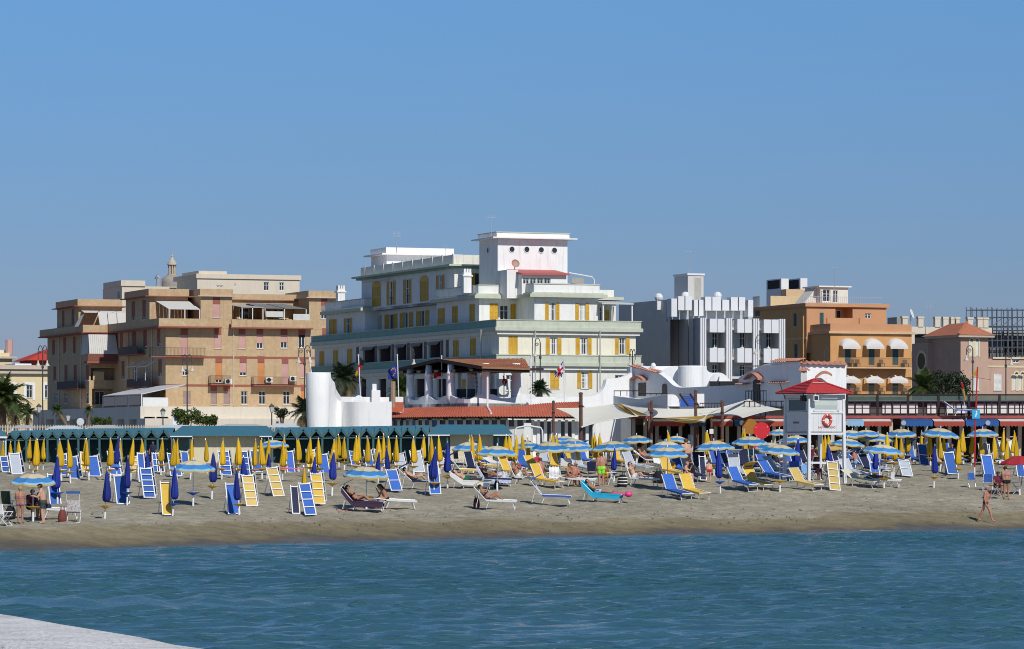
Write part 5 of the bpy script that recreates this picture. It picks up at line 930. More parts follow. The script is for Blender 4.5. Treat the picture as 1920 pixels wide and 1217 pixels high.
# --- red skirt roof and front wall
Ep = [P(*p) for p in smooth_pts([(683, 784, 244), (740, 783, 240.5), (800, 782, 238.5), (880, 781, 237), (960, 781, 236.5), (1040, 781, 236.5), (1115, 781, 236.5)], 5)]
Tp = [P(*p) for p in smooth_pts([(737, 771, 246.5), (765, 765.5, 247.5), (820, 763.5, 245.6), (880, 762.3, 243.5), (960, 761.5, 243.4), (1030, 755.5, 243.2), (1086, 753.5, 243)], 5)]
mb = world_mb(RT); tiles(mb, Ep, Tp, 180, .035, 12); o = mb.build('red_roof_tiles', mat('bright_terracotta', (.50, .145, .085), .8, .25, 2.2), RT); o['kind'] = 'stuff'
mb = world_mb(RT); mb.strip([p + Vector((0, .02, -.06)) for p in Ep], [p + Vector((0, 0, -.06)) for p in Tp]); mb.strip([p + Vector((0, .02, -.06)) for p in Ep], [p + Vector((0, .5, -.12)) for p in Ep]); mb.build('roof_deck', wood, RT)
# wall under the eave with real window openings (pieces along the curve)
wl = mat('pale_wall', (.66, .64, .58), .85, .06, .8, streak=.12)
mb = world_mb(RT); n = len(Ep); inn = [p + Vector((0.25, .7, 0)) for p in Ep]; wz0, wz1 = Zp(800, 238), Zp(787.5, 238)
mb.strip([(p.x, p.y, 2.6) for p in inn[:23]], [(p.x, p.y, wz0) for p in inn[:23]]); mb.strip([(p.x, p.y, wz1) for p in inn[:23]], [(p.x, p.y, p.z - .02) for p in inn[:23]]); mb.build('front_wall', wl, RT)
for i in range(22):
 a, b_ = inn[i], inn[i + 1]; q0, q1 = a.lerp(b_, .12), a.lerp(b_, .88); mb = world_mb(RT); mb.beam((b_.x, b_.y, wz0), (b_.x, b_.y, wz1), (b_ - a).length * .26, .2); mb.build('window_pier', wl, RT)
 fr = world_mb(RT); dv = Vector((0, .08, 0)); fr.add([Vector((q0.x, q0.y, wz0)) + dv, Vector((q1.x, q1.y, wz0)) + dv, Vector((q1.x, q1.y, wz1)) + dv, Vector((q0.x, q0.y, wz1)) + dv], [(0, 1, 2, 3)])
 fr.build('window_pane', mat('blue_pane', (.06, .16, .34), .15, .3, 1.5) if i < 13 and i % 3 != 2 else glass, RT)
for i in range(0, 30, 2):
 if i < len(Ep) - 1: p = Ep[i]; mb = world_mb(RT); mb.beam(p + Vector((.05, .05, -.14)), p + Vector((.3, .75, -.1)), .09, .12); mb.build('rafter_end', wood, RT)
# terrace front with doors right of the cabins (950-1112)
for k, px in enumerate(range(958, 1116, 13)):
 p = P(px, 0, 237.6); mb = world_mb(RT); mb.box(p.x - .10, p.x + .10, p.y - .1, p.y + .1, 2.6, Zp(787, 237.6)); mb.build('door_post', white, RT)
 if k < 12: mb = world_mb(RT); mb.box(p.x + .1, p.x + .35, p.y, p.y + .04, 2.7, Zp(790, 237.6)); mb.build('door_pane', glass if k % 3 else ww, RT)
mb = world_mb(RT); a, b_ = P(952, 786, 237.5), P(1118, 786, 237.5); mb.box(a.x, b_.x, a.y - .9, a.y + .2, a.z - .05, a.z + .06); mb.build('door_lintel', white, RT)
mb = world_mb(RT); a, b_ = P(945, 860, 236.8), P(1130, 860, 236.8); mb.box(a.x, b_.x, a.y, a.y + 8, 2.4, 2.95); mb.build('terrace_step', ww, RT)
mb = world_mb(RT); a, b_ = P(690, 0, 252), P(1186, 0, 262); mb.box(a.x + 2, b_.x, 247.5, 250, 2.6, 6.4); mb.build('rear_block', ww, RT)
# --- white wall with the big sweep, and the long shaded Moorish wall
mb = world_mb(RT); prof = smooth_pts([(-100, 502), (0, 502), (400, 500), (760, 500), (860, 492), (940, 470), (1000, 430), (1040, 370), (1062, 290)], 4) + [(1075, 272)] + smooth_pts([(1080, 270), (1180, 266), (1270, 250), (1340, 220), (1392, 193)], 4)
wall_strip(mb, [c3(x, y) + (256 + 5.5 * (x + 100) / 1500,) for x, y in prof], .4, 2.6); mb.build('swept_wall', ww, RT)
for x, r in ((95, 75), (500, 78)):
 p = pd(c3(x, 500), 255.5); rr_ = r / 6.76 * mpp(255); mb = world_mb(RT); mb.extrude([(p.x - rr_ * math.cos(t), p.y, p.z - .1 + rr_ * .75 * math.sin(t)) for t in [math.pi * k / 12 for k in range(13)]], (0, .5, 0)); mb.build('arched_coping', ww, RT)
A0, B0 = P(1184, 0, 262), P(1500, 0, 240)
def shade_pt(px, py):
 kk = (px - CX) / F; tt = (kk * A0.y - A0.x) / ((B0.x - A0.x) - kk * (B0.y - A0.y)); d = A0.y + (B0.y - A0.y) * tt; return P(px, py, d)
def shade_poly(pts): return [shade_pt(*p) for p in pts]
wdir = (B0 - A0); wdir.z = 0; wdir.normalize(); wn_ = Vector((wdir.y, -wdir.x, 0));
if wn_.x > 0: wn_ = -wn_
top = [(1184, c3(0, 112)[1]), c4(0, 108)] + [c4(215, 198)] + smooth_pts([c4(232, 195), c4(330, 270), c4(415, 350), c4(500, 382), c4(650, 380), c4(800, 372), c4(1000, 362), c4(1210, 352)], 4) + [c4(1248, 350), c4(1250, 262)] + smooth_pts([c4(1255, 258), c4(1330, 215), c4(1450, 150), c4(1560, 95), c4(1690, 62)], 4) + [c4(1893, 58), (1500, 678)]
mb = world_mb(RT); tp = shade_poly(top); lo = [Vector((p.x, p.y, 2.8)) for p in tp]; bk = [p - wn_ * .45 for p in tp]; mb.strip(lo, tp); mb.strip(tp, bk); mb.strip([p - wn_ * .45 for p in lo], bk); mb.build('moorish_wall', ww, RT)
# its lit end face, roof and body
mb = world_mb(RT); e0, e1 = P(1500, 682, 240), P(1587, 684, 241); mb.add([(e0.x, e0.y, 2.8), (e1.x, e1.y, 2.8), e1, e0, (e1.x + .1, e1.y + 8, 2.8), (e1.x, e1.y + 8, e1.z), (e0.x - 4, e0.y + 8, e0.z)], [(0, 1, 2, 3), (1, 4, 5, 2), (3, 2, 5, 6)]); mb.build('end_wall', ww, RT)
cop = mat('coping_tile', (.50, .22, .15), .85, .25, 5)
mb = world_mb(RT); tl = shade_poly([c4(1690, 58), (1500, 677.5)]); tiles(mb, [tl[0] + wn_ * .25, tl[1] + wn_ * .25], [tl[0] - wn_ * .5 + Vector((0, 0, .2)), tl[1] - wn_ * .5 + Vector((0, 0, .2))], 26, .05, 2); tiles(mb, [e0 + Vector((0, -.25, 0)), e1 + Vector((0, -.25, 0))], [e0 + Vector((0, .5, .2)), e1 + Vector((0, .5, .2))], 16, .05, 2)
tl = shade_poly([(1184, c3(0, 112)[1]), c4(215, 195)]); tiles(mb, [p + wn_ * .2 for p in tl], [p - wn_ * .5 + Vector((0, 0, .1)) for p in tl], 18, .05, 2); o = mb.build('coping_tiles', cop, RT); o['kind'] = 'stuff'
def on_shade(name, poly, m, th=.05, out=.02):
 mb = world_mb(RT); pp = [p + wn_ * out for p in shade_poly(poly)]; mb.extrude(pp, wn_ * th); return mb.build(name, m, RT)
def arch_poly(c, x0, x1, yt, yb, n=10): r = (x1 - x0) / 2; return [c(x0, yb)] + [c((x0 + x1) / 2 - r * math.cos(math.pi * k / n), yt + r * 1.1 - r * 1.1 * math.sin(math.pi * k / n)) for k in range(n + 1)] + [c(x1, yb)]
dk = mat('black_door', (.018, .016, .016), .5); on_shade('arched_door', arch_poly(c4, 1440, 1525, 278, 585), dk); on_shade('ogive_window', arch_poly(c4, 290, 342, 335, 460), dk); on_shade('terrace_door', [c3(1475, 490), c3(1475, 325), c3(1560, 325), c3(1560, 490)], dk)
def arch_band(L, nv, depth):
 mb = world_mb(RT); up = Vector((0, 0, .13))
 for i in range(len(L) - 1):
  a, b_ = L[i], L[i + 1]; q = [a + nv * depth - up * .6, b_ + nv * depth - up * .6, b_ + nv * .01, a + nv * .01]; mb.add(q + [p + up for p in q], [(0, 1, 2, 3), (4, 5, 6, 7), (0, 1, 5, 4), (1, 2, 6, 5), (2, 3, 7, 6), (3, 0, 4, 7)])
 return mb.build('tile_canopy', cop, RT)
def canopy(c, xc, w, y, h): arch_band([shade_pt(*c(xc - w + 2 * w * k / 12, y - h * math.sin(math.pi * k / 12))) for k in range(13)], wn_, .45)
canopy(c4, 1475, 90, 275, 65); canopy(c3, 1500, 88, 292, 48)
for x0, x1, y in ((1250, 1415, 348), (1525, 1590, 340), (1670, 1893, 328)): mb = world_mb(RT); L = [shade_pt(*c4(x0, y)), shade_pt(*c4(x1, y))]; tiles(mb, [p + wn_ * .35 for p in L], [p + wn_ * .01 + Vector((0, 0, .12)) for p in L], int((x1 - x0) / 14), .04, 1); o = mb.build('tile_ledge', cop, RT); o['kind'] = 'stuff'
# canopy and chimney on the lit end
arch_band([P(1440 + (465 + 165 * k / 12) / 5.289, 690 + (105 - 30 * k / 12 - 42 * math.sin(math.pi * k / 12)) / 5.289, 239.95 + .06 * k / 12) for k in range(13)], Vector((0, -1, 0)), .45)
a, b_ = P(1440 + 325 / 5.289, 690 + 140 / 5.289, 239.5), P(1440 + 385 / 5.289, 690 + 25 / 5.289, 239.5); mb = world_mb(RT); mb.box(a.x, b_.x, a.y, a.y + .4, a.z - .5, b_.z); mb.build('chimney', mat('chimney_shade', (.6, .58, .55), .8), RT)
mb = world_mb(RT); tiles(mb, [Vector((a.x - .2, a.y - .15, b_.z)), Vector((b_.x + .2, a.y - .15, b_.z))], [Vector((a.x, a.y + .2, b_.z + .22)), Vector((b_.x, a.y + .2, b_.z + .22))], 6, .04, 1); mb.build('chimney_cap', cop, RT)
# vault and drum behind the shaded wall
mb = world_mb(RT); p = P(c4(655, 0)[0], 0, 263); r = 165 / 6.76 * mpp(263); mb.lathe([(r, 3), (r, Zp(c4(0, 115)[1], 263)), (r * .96, Zp(c4(0, 105)[1], 263))], 28, c=(p.x, p.y + r, 0)); mb.build('drum', ww, RT, False)
mb = world_mb(RT); L = smooth_pts([c4(225, 192), c4(300, 148), c4(380, 118), c4(440, 110), c4(492, 112)], 4); pp = [P(*q, 264.5) for q in L]; mb.extrude([(pp[0].x, pp[0].y, 4)] + pp + [(pp[-1].x, pp[-1].y, 4)], (0, 3, 0)); mb.build('vault', ww, RT)
mb = world_mb(RT); L = smooth_pts([c4(800, 104), c4(830, 120), c4(860, 172), c4(910, 195), c4(1015, 195), c4(1080, 225), c4(1140, 290), c4(1200, 352)], 4); wall_strip(mb, [q + (259.5,) for q in L], .35, 4); mb.build('arched_wing', ww, RT)
mb = world_mb(RT); L = smooth_pts([c4(885, 360), c4(888, 290), c4(940, 215), c4(1000, 225), c4(995, 300)], 3); wall_strip(mb, [q + (258.6,) for q in L], .6, 4.5); mb.build('arched_wing', ww, RT)
mb = world_mb(RT); a = pd(c4(1040, 330), 258); mb.box(a.x - .9, a.x + 1.1, a.y, a.y + .1, a.z - .5, a.z + .15); mb.build('dark_opening', dark, RT)
mb = world_mb(RT); p = pd(c4(168, 92), 266); mb.ell((p.x, p.y, p.z - .1), (.2, .2, .24)); mb.box(p.x - .15, p.x + .15, p.y - .15, p.y + .15, p.z - 1.5, p.z - .1); mb.build('roof_cap', white, RT)
mb = world_mb(RT); a, b_ = P(1184, 0, 264), P(1325, 0, 266); mb.box(a.x, b_.x, 266, 275, 3, Zp(c4(0, 112)[1], 266)); mb.build('rear_block', ww, RT)
# flanking upper terrace before the wall
T0, T1 = P(c3(1150, 0)[0], 0, 249), P(c4(350, 0)[0], 0, 236)
mb = world_mb(RT); wall_strip(mb, [c3(1150, 490) + (249,), (1200, c4(0, 530)[1], 243.2), c4(350, 470) + (236,)], .3, 3); mb.build('terrace_wall', ww, RT)
mb = world_mb(RT); L = [c4(350, 470), c4(430, 472), c4(465, 490), c4(490, 530), c4(502, 590)]; wall_strip(mb, [q + (236.02 + .1 * k,) for k, q in enumerate(L)], .4, 3); mb.build('terrace_wall', ww, RT)
mb = world_mb(RT); a, b_ = pd(c4(722, 462), 236.5), pd(c4(815, 690), 236.5); mb.box(a.x, b_.x, a.y, a.y + .3, 3, a.z); mb.build('terrace_pier', ww, RT)
mb = world_mb(RT); mb.add([P(1150, 762, 249), P(c4(350, 0)[0], 762, 236), P(1480, 762, 232), P(1480, 762, 243)], [(0, 1, 2, 3)]); mb.build('terrace_floor', roofgrey, RT)
def rail3(p, q, h, n, m, name='railing', r=.03):
 mb = world_mb(RT); up = Vector((0, 0, h)); mb.beam(p + up, q + up, .07, .06)
 for k in range(n + 1): a = p.lerp(q, k / n); mb.beam(a, a + up, r * 1.5, r * 1.5)
 return mb.build(name, m, RT)
brn = mat('brown_rail', (.09, .05, .04), .7)
rail3(pd(c3(1160, 490), 248.9), P(1200, c4(0, 490)[1], 243.1), .35, 4, brn); rail3(P(1200, c4(0, 480)[1], 243.1), pd(c4(350, 480), 236.1), .1, 5, brn)
rail3(pd(c4(1340, 590), 239), pd(c4(1600, 590), 236.5), .85, 7, iron); rail3(pd(c4(760, 690), 236), pd(c4(1060, 690), 235), .55, 8, brn)
# outdoor timber stair
mb = world_mb(RT)
for s_ in (0, 1): a, b_ = pd(c4(505 + 130 * s_, 465), 235), pd(c4(610 + 130 * s_, 610), 233.5); mb.beam(a, b_, .07, .14)
for k in range(6): a, b_ = pd(c4(505, 465), 235).lerp(pd(c4(610, 610), 233.5), k / 5), pd(c4(635, 465), 235).lerp(pd(c4(740, 610), 233.5), k / 5); mb.beam(a, b_, .22, .04)
mb.build('timber_stair', brn, RT)
mb = world_mb(RT); a = pd(c4(605, 555), 236.4); mb.box(a.x - .45, a.x + .45, a.y, a.y + .3, a.z - .35, a.z + .35); mb.build('blue_crate', mat('blue_plastic', (.02, .12, .55), .5), RT)
# ------------------------------------------------------------------ two-storey cabin row at the right
CR = thing('two_level_cabin_row', 'two level row of bathing cabins with dark timber gallery and striped awnings', 'cabin row', (16, 226, 3.0))
D0 = 226.0; xl, xr = P(1185, 0, D0).x, P(2120, 0, D0).x; dz = Zp(781, D0); cw = mat('cabin_pillar', (.52, .48, .40), .8, .1); drk = mat('cabin_door_dark', (.035, .025, .022), .7, .3, 2)
def cmb(): return MB(Matrix.Translation(-Vector(CR.location)))
mb = cmb(); mb.box(xl, xr, D0 - .15, D0 + 6.5, dz - .12, dz + .05); mb.build('gallery_deck', mat('red_deck', (.33, .07, .06), .8, .15), CR)
mb = cmb(); mb.box(xl, xr, D0 + 1.6, D0 + 1.8, 2.5, dz - .123); mb.build('rear_wall', mat('cabin_rear', (.20, .17, .14), .8, .2), CR)
n = int((xr - xl) / .73)
for k in range(n):
 x = xl + k * .73; mb = cmb(); mb.box(x, x + .21, D0 + .1, D0 + .5, 2.5, dz - .125); mb.build('pillar', cw, CR)
 mb = cmb(); mb.box(x + .21, x + .73, D0 + 1.2, D0 + 1.26, 2.5, dz - .5); mb.build('cabin_door', drk, CR)
mb = cmb(); mb.box(xl, xr, D0 - 1.5, D0 + 1.6, 2.2, 2.9); mb.build('plinth', mat('plinth_concrete', (.42, .39, .34), .9), CR)
blu = mat('blue_awning', (.02, .10, .32), .75, .08, 4, trans=.1); redw = mat('red_awning', (.38, .06, .04), .75, .08, 4, trans=.1); lbl = mat('light_blue_awning', (.25, .45, .62), .75, .08, 4)
for x0, x1, m in ((1213, 1282, redw), (1290, 1322, blu), (1330, 1372, redw), (1375, 1394, blu), (1400, 1470, redw), (1585, 1616, lbl), (1616, 1668, redw), (1688, 1745, blu), (1747, 1804, redw), (1806, 1868, blu), (1870, 1960, redw), (1964, 2030, blu), (2034, 2100, redw)):
 a, b_ = P(x0, 0, D0).x, P(x1, 0, D0).x; z1, z2 = Zp(785.5, D0), Zp(790, D0 - 1.3); mb = cmb(); mb.add([(a, D0 - .1, z1), (b_, D0 - .1, z1), (b_, D0 - 1.3, z2), (a, D0 - 1.3, z2)], [(0, 1, 2, 3)]); mb.build('awning', clothw if m is redw else m, CR)
 n2 = max(3, int((b_ - a) / .2)); mb = cmb()
 for k in range(n2):
  q0, q1 = a + (b_ - a) * k / n2, a + (b_ - a) * (k + 1) / n2; mb.add([(q0, D0 - 1.3, z2), (q1, D0 - 1.3, z2), (q1, D0 - 1.32, z2 - .26), ((q0 + q1) / 2, D0 - 1.32, z2 - .34), (q0, D0 - 1.32, z2 - .26)], [(0, 1, 2, 3, 4)])
 mb.build('valance', m, CR)
for px in (1391, 1589, 1694, 1852): p = P(px, 793, D0 - 1.5); mb = MB(Matrix.Translation(p - Vector(CR.location)) @ Matrix.Rotation(R(90), 4, 'X')); mb.lathe([(.14, 0), (.16, .05), (.15, .1), (.1, .1)], 16); mb.build('round_lamp', alum, CR)
# gallery railing: posts, rails, verticals, screens
x1g = P(1588, 0, D0).x; tr = mat('dark_timber', (.022, .014, .016), .7, .2); z0 = dz + .05; zr1, zr2, zr3 = Zp(753, D0), Zp(765.5, D0), Zp(740, D0)
for zz_, w in ((zr3, .07), (zr1, .08), (zr2, .06), (z0 + .12, .06)): mb = cmb(); mb.box(x1g, xr, D0 - .1, D0 - .02, zz_ - w / 2, zz_ + w / 2); mb.build('rail', tr, CR)
k = 0; x = x1g
while x < xr:
 big = k % 4 == 0; mb = cmb(); w = .07 if big else .035; mb.box(x - w, x + w, D0 - (.12 if big else .095), D0 - (.0 if big else .025), z0, zr3 + .04 if big else zr1 + .02); mb.build('post' if big else 'baluster', tr, CR); k += 1; x += .475
mb = cmb(); mb.box(x1g, xr, D0 - .055, D0 - .045, zr1 + .05, zr3 - .04); mb.build('mesh_screen', mat('green_mesh', (.10, .16, .13), .4, .2, 2, alpha=.55), CR)
up = mat('upper_cabin_dark', (.10, .085, .08), .8, .2); mb = cmb(); mb.box(x1g - 2, xr, D0 + 3.0, D0 + 6, z0, Zp(752, D0 + 3)); mb.build('upper_cabins', up, CR)
random.seed(5); x = x1g + .2
while x < xr - 1:
 w = random.choice((.62, .62, .55, .9));
 if random.random() < .9: mb = cmb(); mb.box(x, x + w, D0 + 2.9, D0 + 2.97, z0 + .15, Zp(757, D0 + 3)); mb.build('white_door', white, CR)
 x += w + random.choice((.08, .08, .2, .6))
mb = cmb(); mb.box(x1g - 2, xr, D0 + 2.6, D0 + 6.5, Zp(752, D0 + 3) + .003, Zp(750, D0 + 3)); mb.build('upper_roof', mat('shelter_dark', (1, 1, 1)), CR)
# lower gallery rail in front of the restaurant side
x0g, x2g = P(1395, 0, D0).x, P(1475, 0, D0).x
for zz_ in (z0 + .5, z0 + .9): mb = cmb(); mb.box(x0g, x2g, D0 - .1, D0 - .04, zz_ - .03, zz_ + .03); mb.build('rail', tr, CR)
for k in range(9): x = x0g + (x2g - x0g) * k / 8; mb = cmb(); mb.box(x - .03, x + .03, D0 - .1, D0 - .04, z0, z0 + .9); mb.build('baluster', tr, CR)
# ------------------------------------------------------------------ teal gabled bathing cabins
teal = mat('teal_roof', (.045, .16, .22), .75, .14, 2.5, bump=.2, bscale=9, col2=(.16, .14, .11), c2scale=1.8, c2lo=.66, c2hi=.78); teald = mat('teal_wood', (.045, .12, .135), .7, .15, 3, streak=.15); tealdoor = mat('teal_door_old', (.10, .16, .155), .8, .2, 2)
cab_g = 'teal gabled bathing cabins'
def cabin(px0, px1, d, ypk, label, zb=None):
 a, b_ = P(px0, 0, d), P(px1, 0, d); w = b_.x - a.x; zb = gz((a.x + b_.x) / 2, d) - .05; zr = Zp(ypk, d); h = zr - zb; ze = zr - max(.5, w * .82); dep = 2.4
 t = thing('bathing_cabin', label, 'cabin', (a.x + w / 2, d, zb), 0, cab_g); hw = w / 2; zz = ze - zb
 mb = MB(); mb.add([(-hw, 0.0, zz), (hw, 0.0, zz), (hw, dep, h), (-hw, dep, h), (-hw, dep + 1.6, zz), (hw, dep + 1.6, zz)], [(0, 1, 2, 3), (3, 2, 5, 4)]); mb.build('roof', teal, t)
 mb = MB(); o_ = -.75
 mb.add([(-hw - .02, o_, zz), (0, o_, h - .14), (0, dep * .8, h - .14), (-hw - .02, .05, zz)], [(0, 1, 2, 3)]); mb.add([(hw + .02, o_, zz), (0, o_, h - .14), (0, dep * .8, h - .14), (hw + .02, .05, zz)], [(0, 1, 2, 3)]); mb.build('gable_roof', teal, t)
 for s_ in (-1, 1): mb = MB(); mb.beam((s_ * (hw), o_ - .02, zz - .03), (0, o_ - .02, h - .17), .05, .13); mb.build('bargeboard', teald, t)
 mb = MB(); mb.box(-hw - .05, -hw + .07, o_, o_ + .12, 0, zz); mb.build('post', teald, t)
 mb = MB(); mb.box(-hw - .03, -hw + .03, o_ + .13, .35, 0, zz); mb.build('partition', teald, t)
 mb = MB(); mb.box(-hw + .03, hw - .03, .35, .41, 0, zz + .3); bw = mb.build('back_wall', tealdoor, t)
 dw = min(.34, hw * .6); mb = MB(); mb.box(-dw, dw, .30, .345, .02, 1.75); dr = mb.build('door', teald, t); mb = MB(); mb.box(dw - .12, dw - .07, .25, .298, .85, .95); mb.build('door_handle', alum, dr)
 mb = MB(); mb.box(-hw + .05, hw - .05, o_ + .02, o_ + .08, zz - .12, zz - .04); mb.build('tie_beam', teald, t)
 mb = MB(); mb.box(-.16, .2, -.3, -.22, zz + .02, zz + .06); mb.build('strip_light', white, t)
 return t
pk = [5.5] + [v / 4.867 for v in (105, 200, 310, 405, 490, 585, 680, 770, 870, 970, 1070, 1170, 1285, 1390)] + [280 + v / 4.867 for v in (140,)]
pk = [22, 41, 62.5, 82, 101, 120.5, 139.5, 159, 178.5, 199, 219.5, 240.5, 263, 286, 309]
for i, p in enumerate(pk):
 w = (pk[min(i + 1, len(pk) - 1)] - pk[max(i - 1, 0)]) / (2 if 0 < i < len(pk) - 1 else 1); d = 226 - 4 * i / 14
 cabin(p - w / 2, p + w / 2, d, 807 - 5.5 * i / 14, '%s teal gabled bathing cabin from the left in the left-hand row' % ORD[i])
pk2 = [523, 546, 570, 594, 617, 641, 664.5, 688, 713.5, 740, 764.5, 790.5]
for i, p in enumerate(pk2):
 w = (pk2[min(i + 1, len(pk2) - 1)] - pk2[max(i - 1, 0)]) / (2 if 0 < i < len(pk2) - 1 else 1); d = 221 - 3 * i / 11
 cabin(p - w / 2, p + w / 2, d, 801.5 - 4.5 * i / 11, '%s teal gabled bathing cabin from the left in the middle row' % ORD[i])
creamw = mat('cream_boards', (.70, .62, .42), .8, .05, 2, streak=.08)
def long_cabin(px0, px1, pw0, pw1, d, yr, ye, name_label):
 a, b_ = P(px0, 0, d), P(px1, 0, d); zb = gz(a.x, d) - .05; L = b_.x - a.x; t = thing('bathing_pavilion', name_label, 'cabin', (a.x, d, zb)); zr, ze = Zp(yr, d + 2) - zb, Zp(ye, d - .6) - zb
 mb = MB(); mb.add([(0, -.7, ze), (L, -.7, ze), (L - .5, 2, zr), (.5, 2, zr), (0, 4.7, ze), (L, 4.7, ze), (0, -.7, ze - .06), (L, -.7, ze - .06)], [(0, 1, 2, 3), (4, 3, 2, 5), (1, 5, 2), (0, 3, 4), (0, 1, 7, 6)]); mb.build('roof', teal, t)
 w0, w1 = P(pw0, 0, d).x - a.x, P(pw1, 0, d).x - a.x; n = 18
 for k in range(n): x0, x1 = w0 + (w1 - w0) * k / n, w0 + (w1 - w0) * (k + .985) / n; mb = MB(); mb.box(x0, x1, 0 + .006 * (k % 2), .08, 0, ze - .005); mb.build('board', creamw, t)
 mb = MB(); mb.box(.1, L - .1, .1, 4.4, 0, ze - .01); mb.build('dark_core', tealdoor, t)
 mb = MB(); mb.box(0, w0 - .01, -.72, -.66, ze - .13, ze - .063); mb.box(w1 + .01, L, -.72, -.66, ze - .13, ze - .063); mb.build('fascia', white, t)
 for x in (.1, w0 - .2, w1 + .25, L - .15): mb = MB(); mb.box(x, x + .09, -.6, -.5, 0, ze - .07); mb.build('post', teald, t)
 return t
long_cabin(321, 511.5, 363, 488, 221.5, 798.5, 815.5, 'long teal-roofed cabin with cream board front between the gabled rows')
long_cabin(803, 961, 844, 925, 216.5, 796, 813, 'long teal-roofed cabin with cream board front before the restaurant')
t = thing('kiosk_hut', 'teal hut corner with white posts at the left edge', 'hut', P(-14, 868, 219)); zb = t.location.z; zz = Zp(818, 219) - zb; w = 29 * mpp(219); mb = MB(); mb.add([(-.8, -.3, zz), (w, -.3, zz), (w - .9, 1.5, zz + .75), (-.8, 1.5, zz + .75)], [(0, 1, 2, 3)]); mb.build('roof', teal, t)
mb = MB(); mb.box(-.8, w, -.34, -.3, zz - .12, zz - .01); mb.build('fascia', white, t)
for x in (0, w - .15): mb = MB(); mb.box(x, x + .08, -.2, -.12, -.1, zz - .02); mb.build('post', mat('pale_blue_post', (.5, .66, .72), .6), t)
# picket fence and street canopies behind the left cabins
t = thing('picket_fence', 'pale picket fence on the promenade above the left cabins', 'fence', P(0, 800, 255)); s_ = mpp(255)
zb = Zp(811, 255); t.location.z = zb
for k in range(86): x = (k * 5.0 - 10) * s_; mb = MB() if k == 0 else None
pm = MB(); pm.box(-.035, .035, -.02, .02, 0, 13 * s_); pm.add([(-.035, 0, 13 * s_), (.035, 0, 13 * s_), (0, 0, 15 * s_)], [(0, 1, 2)]); pme = pm.mesh('picket', mat('fence_stone', (.50, .46, .38), .8))
for k in range(112): link('picket', pme, t, ((k * 5.0 - 10) * s_, 0, 0))
for z in (.08, .36): mb = MB(); mb.box(-10 * s_, 545 * s_, .02, .05, z, z + .06); mb.build('rail', MATS['fence_stone'], t)
# ================================================================== BEACH FURNITURE
SC = 4.867
REG = {1: (0, 790), 2: (280, 790), 3: (540, 790), 4: (800, 780), 5: (1060, 760), 6: (1340, 760), 7: (1620, 760)}
def q(r, x, y): o = REG[r]; return o[0] + x / SC, o[1] + y / SC
yel = mat('yellow_canvas', (.68, .42, .012), .75, .12, 6, bump=.3, bscale=14, trans=.08, rnd=.22); blue = mat('blue_canvas', (.012, .030, .27), .75, .12, 6, bump=.3, bscale=14, trans=.05, rnd=.3)
yelt = mat('yellow_plastic', (.66, .38, .01), .45, .06, 6); bluet = mat('blue_plastic_tray', (.015, .10, .50), .45, .06, 6)
whp = mat('white_tube', (.78, .78, .78), .4, .05, 8)
beds = {'blue': mat('blue_mesh', (.03, .115, .43), .7, .16, 3, rnd=.25), 'yellow': mat('yellow_mesh', (.66, .43, .06), .7, .10, 5), 'straw': mat('straw_mesh', (.62, .45, .14), .7, .14, 3, rnd=.18), 'grey': mat('grey_mesh', (.42, .46, .52), .7, .1, 5), 'beige': mat('beige_mesh', (.62, .58, .42), .7, .1, 5), 'navy': mat('navy_mesh', (.012, .018, .06), .7, .1, 5), 'cyan': mat('cyan_towel', (.02, .38, .60), .85, .15, 5), 'white': mat('white_mesh', (.68, .68, .66), .7, .06, 5), 'purple': mat('purple_towel', (.05, .025, .06), .9, .2, 6)}
def solve_top(px, ytop, H):
 lo, hi = 150.0, 216.0
 for _ in range(40):
  m = (lo + hi) / 2; p = P(px, ytop, m)
  if p.z - gz(p.x, m) - H > 0: lo = m
  else: hi = m
 p = P(px, ytop, lo); p.z = gz(p.x, lo); return p
# --- closed umbrella prototypes
def closed_umbrella(color, seed):
 rnd = random.Random(seed); m = yel if color == 'yellow' else blue
 t = bpy.data.objects.new('closed_umbrella', None); COL.objects.link(t)
 mb = MB(); n = 24; prof = [(2.22, .018), (2.16, .04), (1.95, .075), (1.6, .115), (1.25, .15), (1.0, .165), (.88, .15), (.80, .12), (.79, .05)]; ph = rnd.random() * 6; vs = []; fs = []
 for i, (z, r) in enumerate(prof):
  for k in range(n):
   a = 2 * math.pi * k / n; f = 1 + .28 * math.cos(8 * a + ph + .5 * z) * min(1, r / .1) + .14 * math.sin(3 * a + ph * 2 + z * 2.1); lx = .05 * math.sin(z * 1.9 + ph); vs.append((r * f * math.cos(a) + lx, r * f * math.sin(a), z + (.03 * math.cos(8 * a + ph) if i > 6 else 0)))
 for i in range(len(prof) - 1):
  for k in range(n): fs.append((i * n + k, i * n + (k + 1) % n, (i + 1) * n + (k + 1) % n, (i + 1) * n + k))
 mb.add(vs, fs); mb.build('canopy', m, t, True)
 mb = MB(); mb.tube([(0, 0, .3), (0, 0, 2.2)], .018, 6); mb.lathe([(.03, 2.2), (.035, 2.25), (.01, 2.32)], 8); mb.build('pole', alum, t)
 mb = MB(); mb.lathe([(.05, -.2), (.05, .36), (.03, .38)], 10); mb.build('base_sleeve', whp, t)
 mb = MB(); mb.lathe([(.03, .46), (.10, .50), (.22, .56), (.30, .585), (.31, .60), (.29, .605), (.03, .59)], 18); mb.build('tray_table', yelt if color == 'yellow' or rnd.random() < .6 else bluet, t, True)
 return t
PROTO = {('yellow', k): closed_umbrella('yellow', k) for k in range(4)}; PROTO.update({('blue', k): closed_umbrella('blue', 10 + k) for k in range(3)})
USED = set(); CLOSED = []
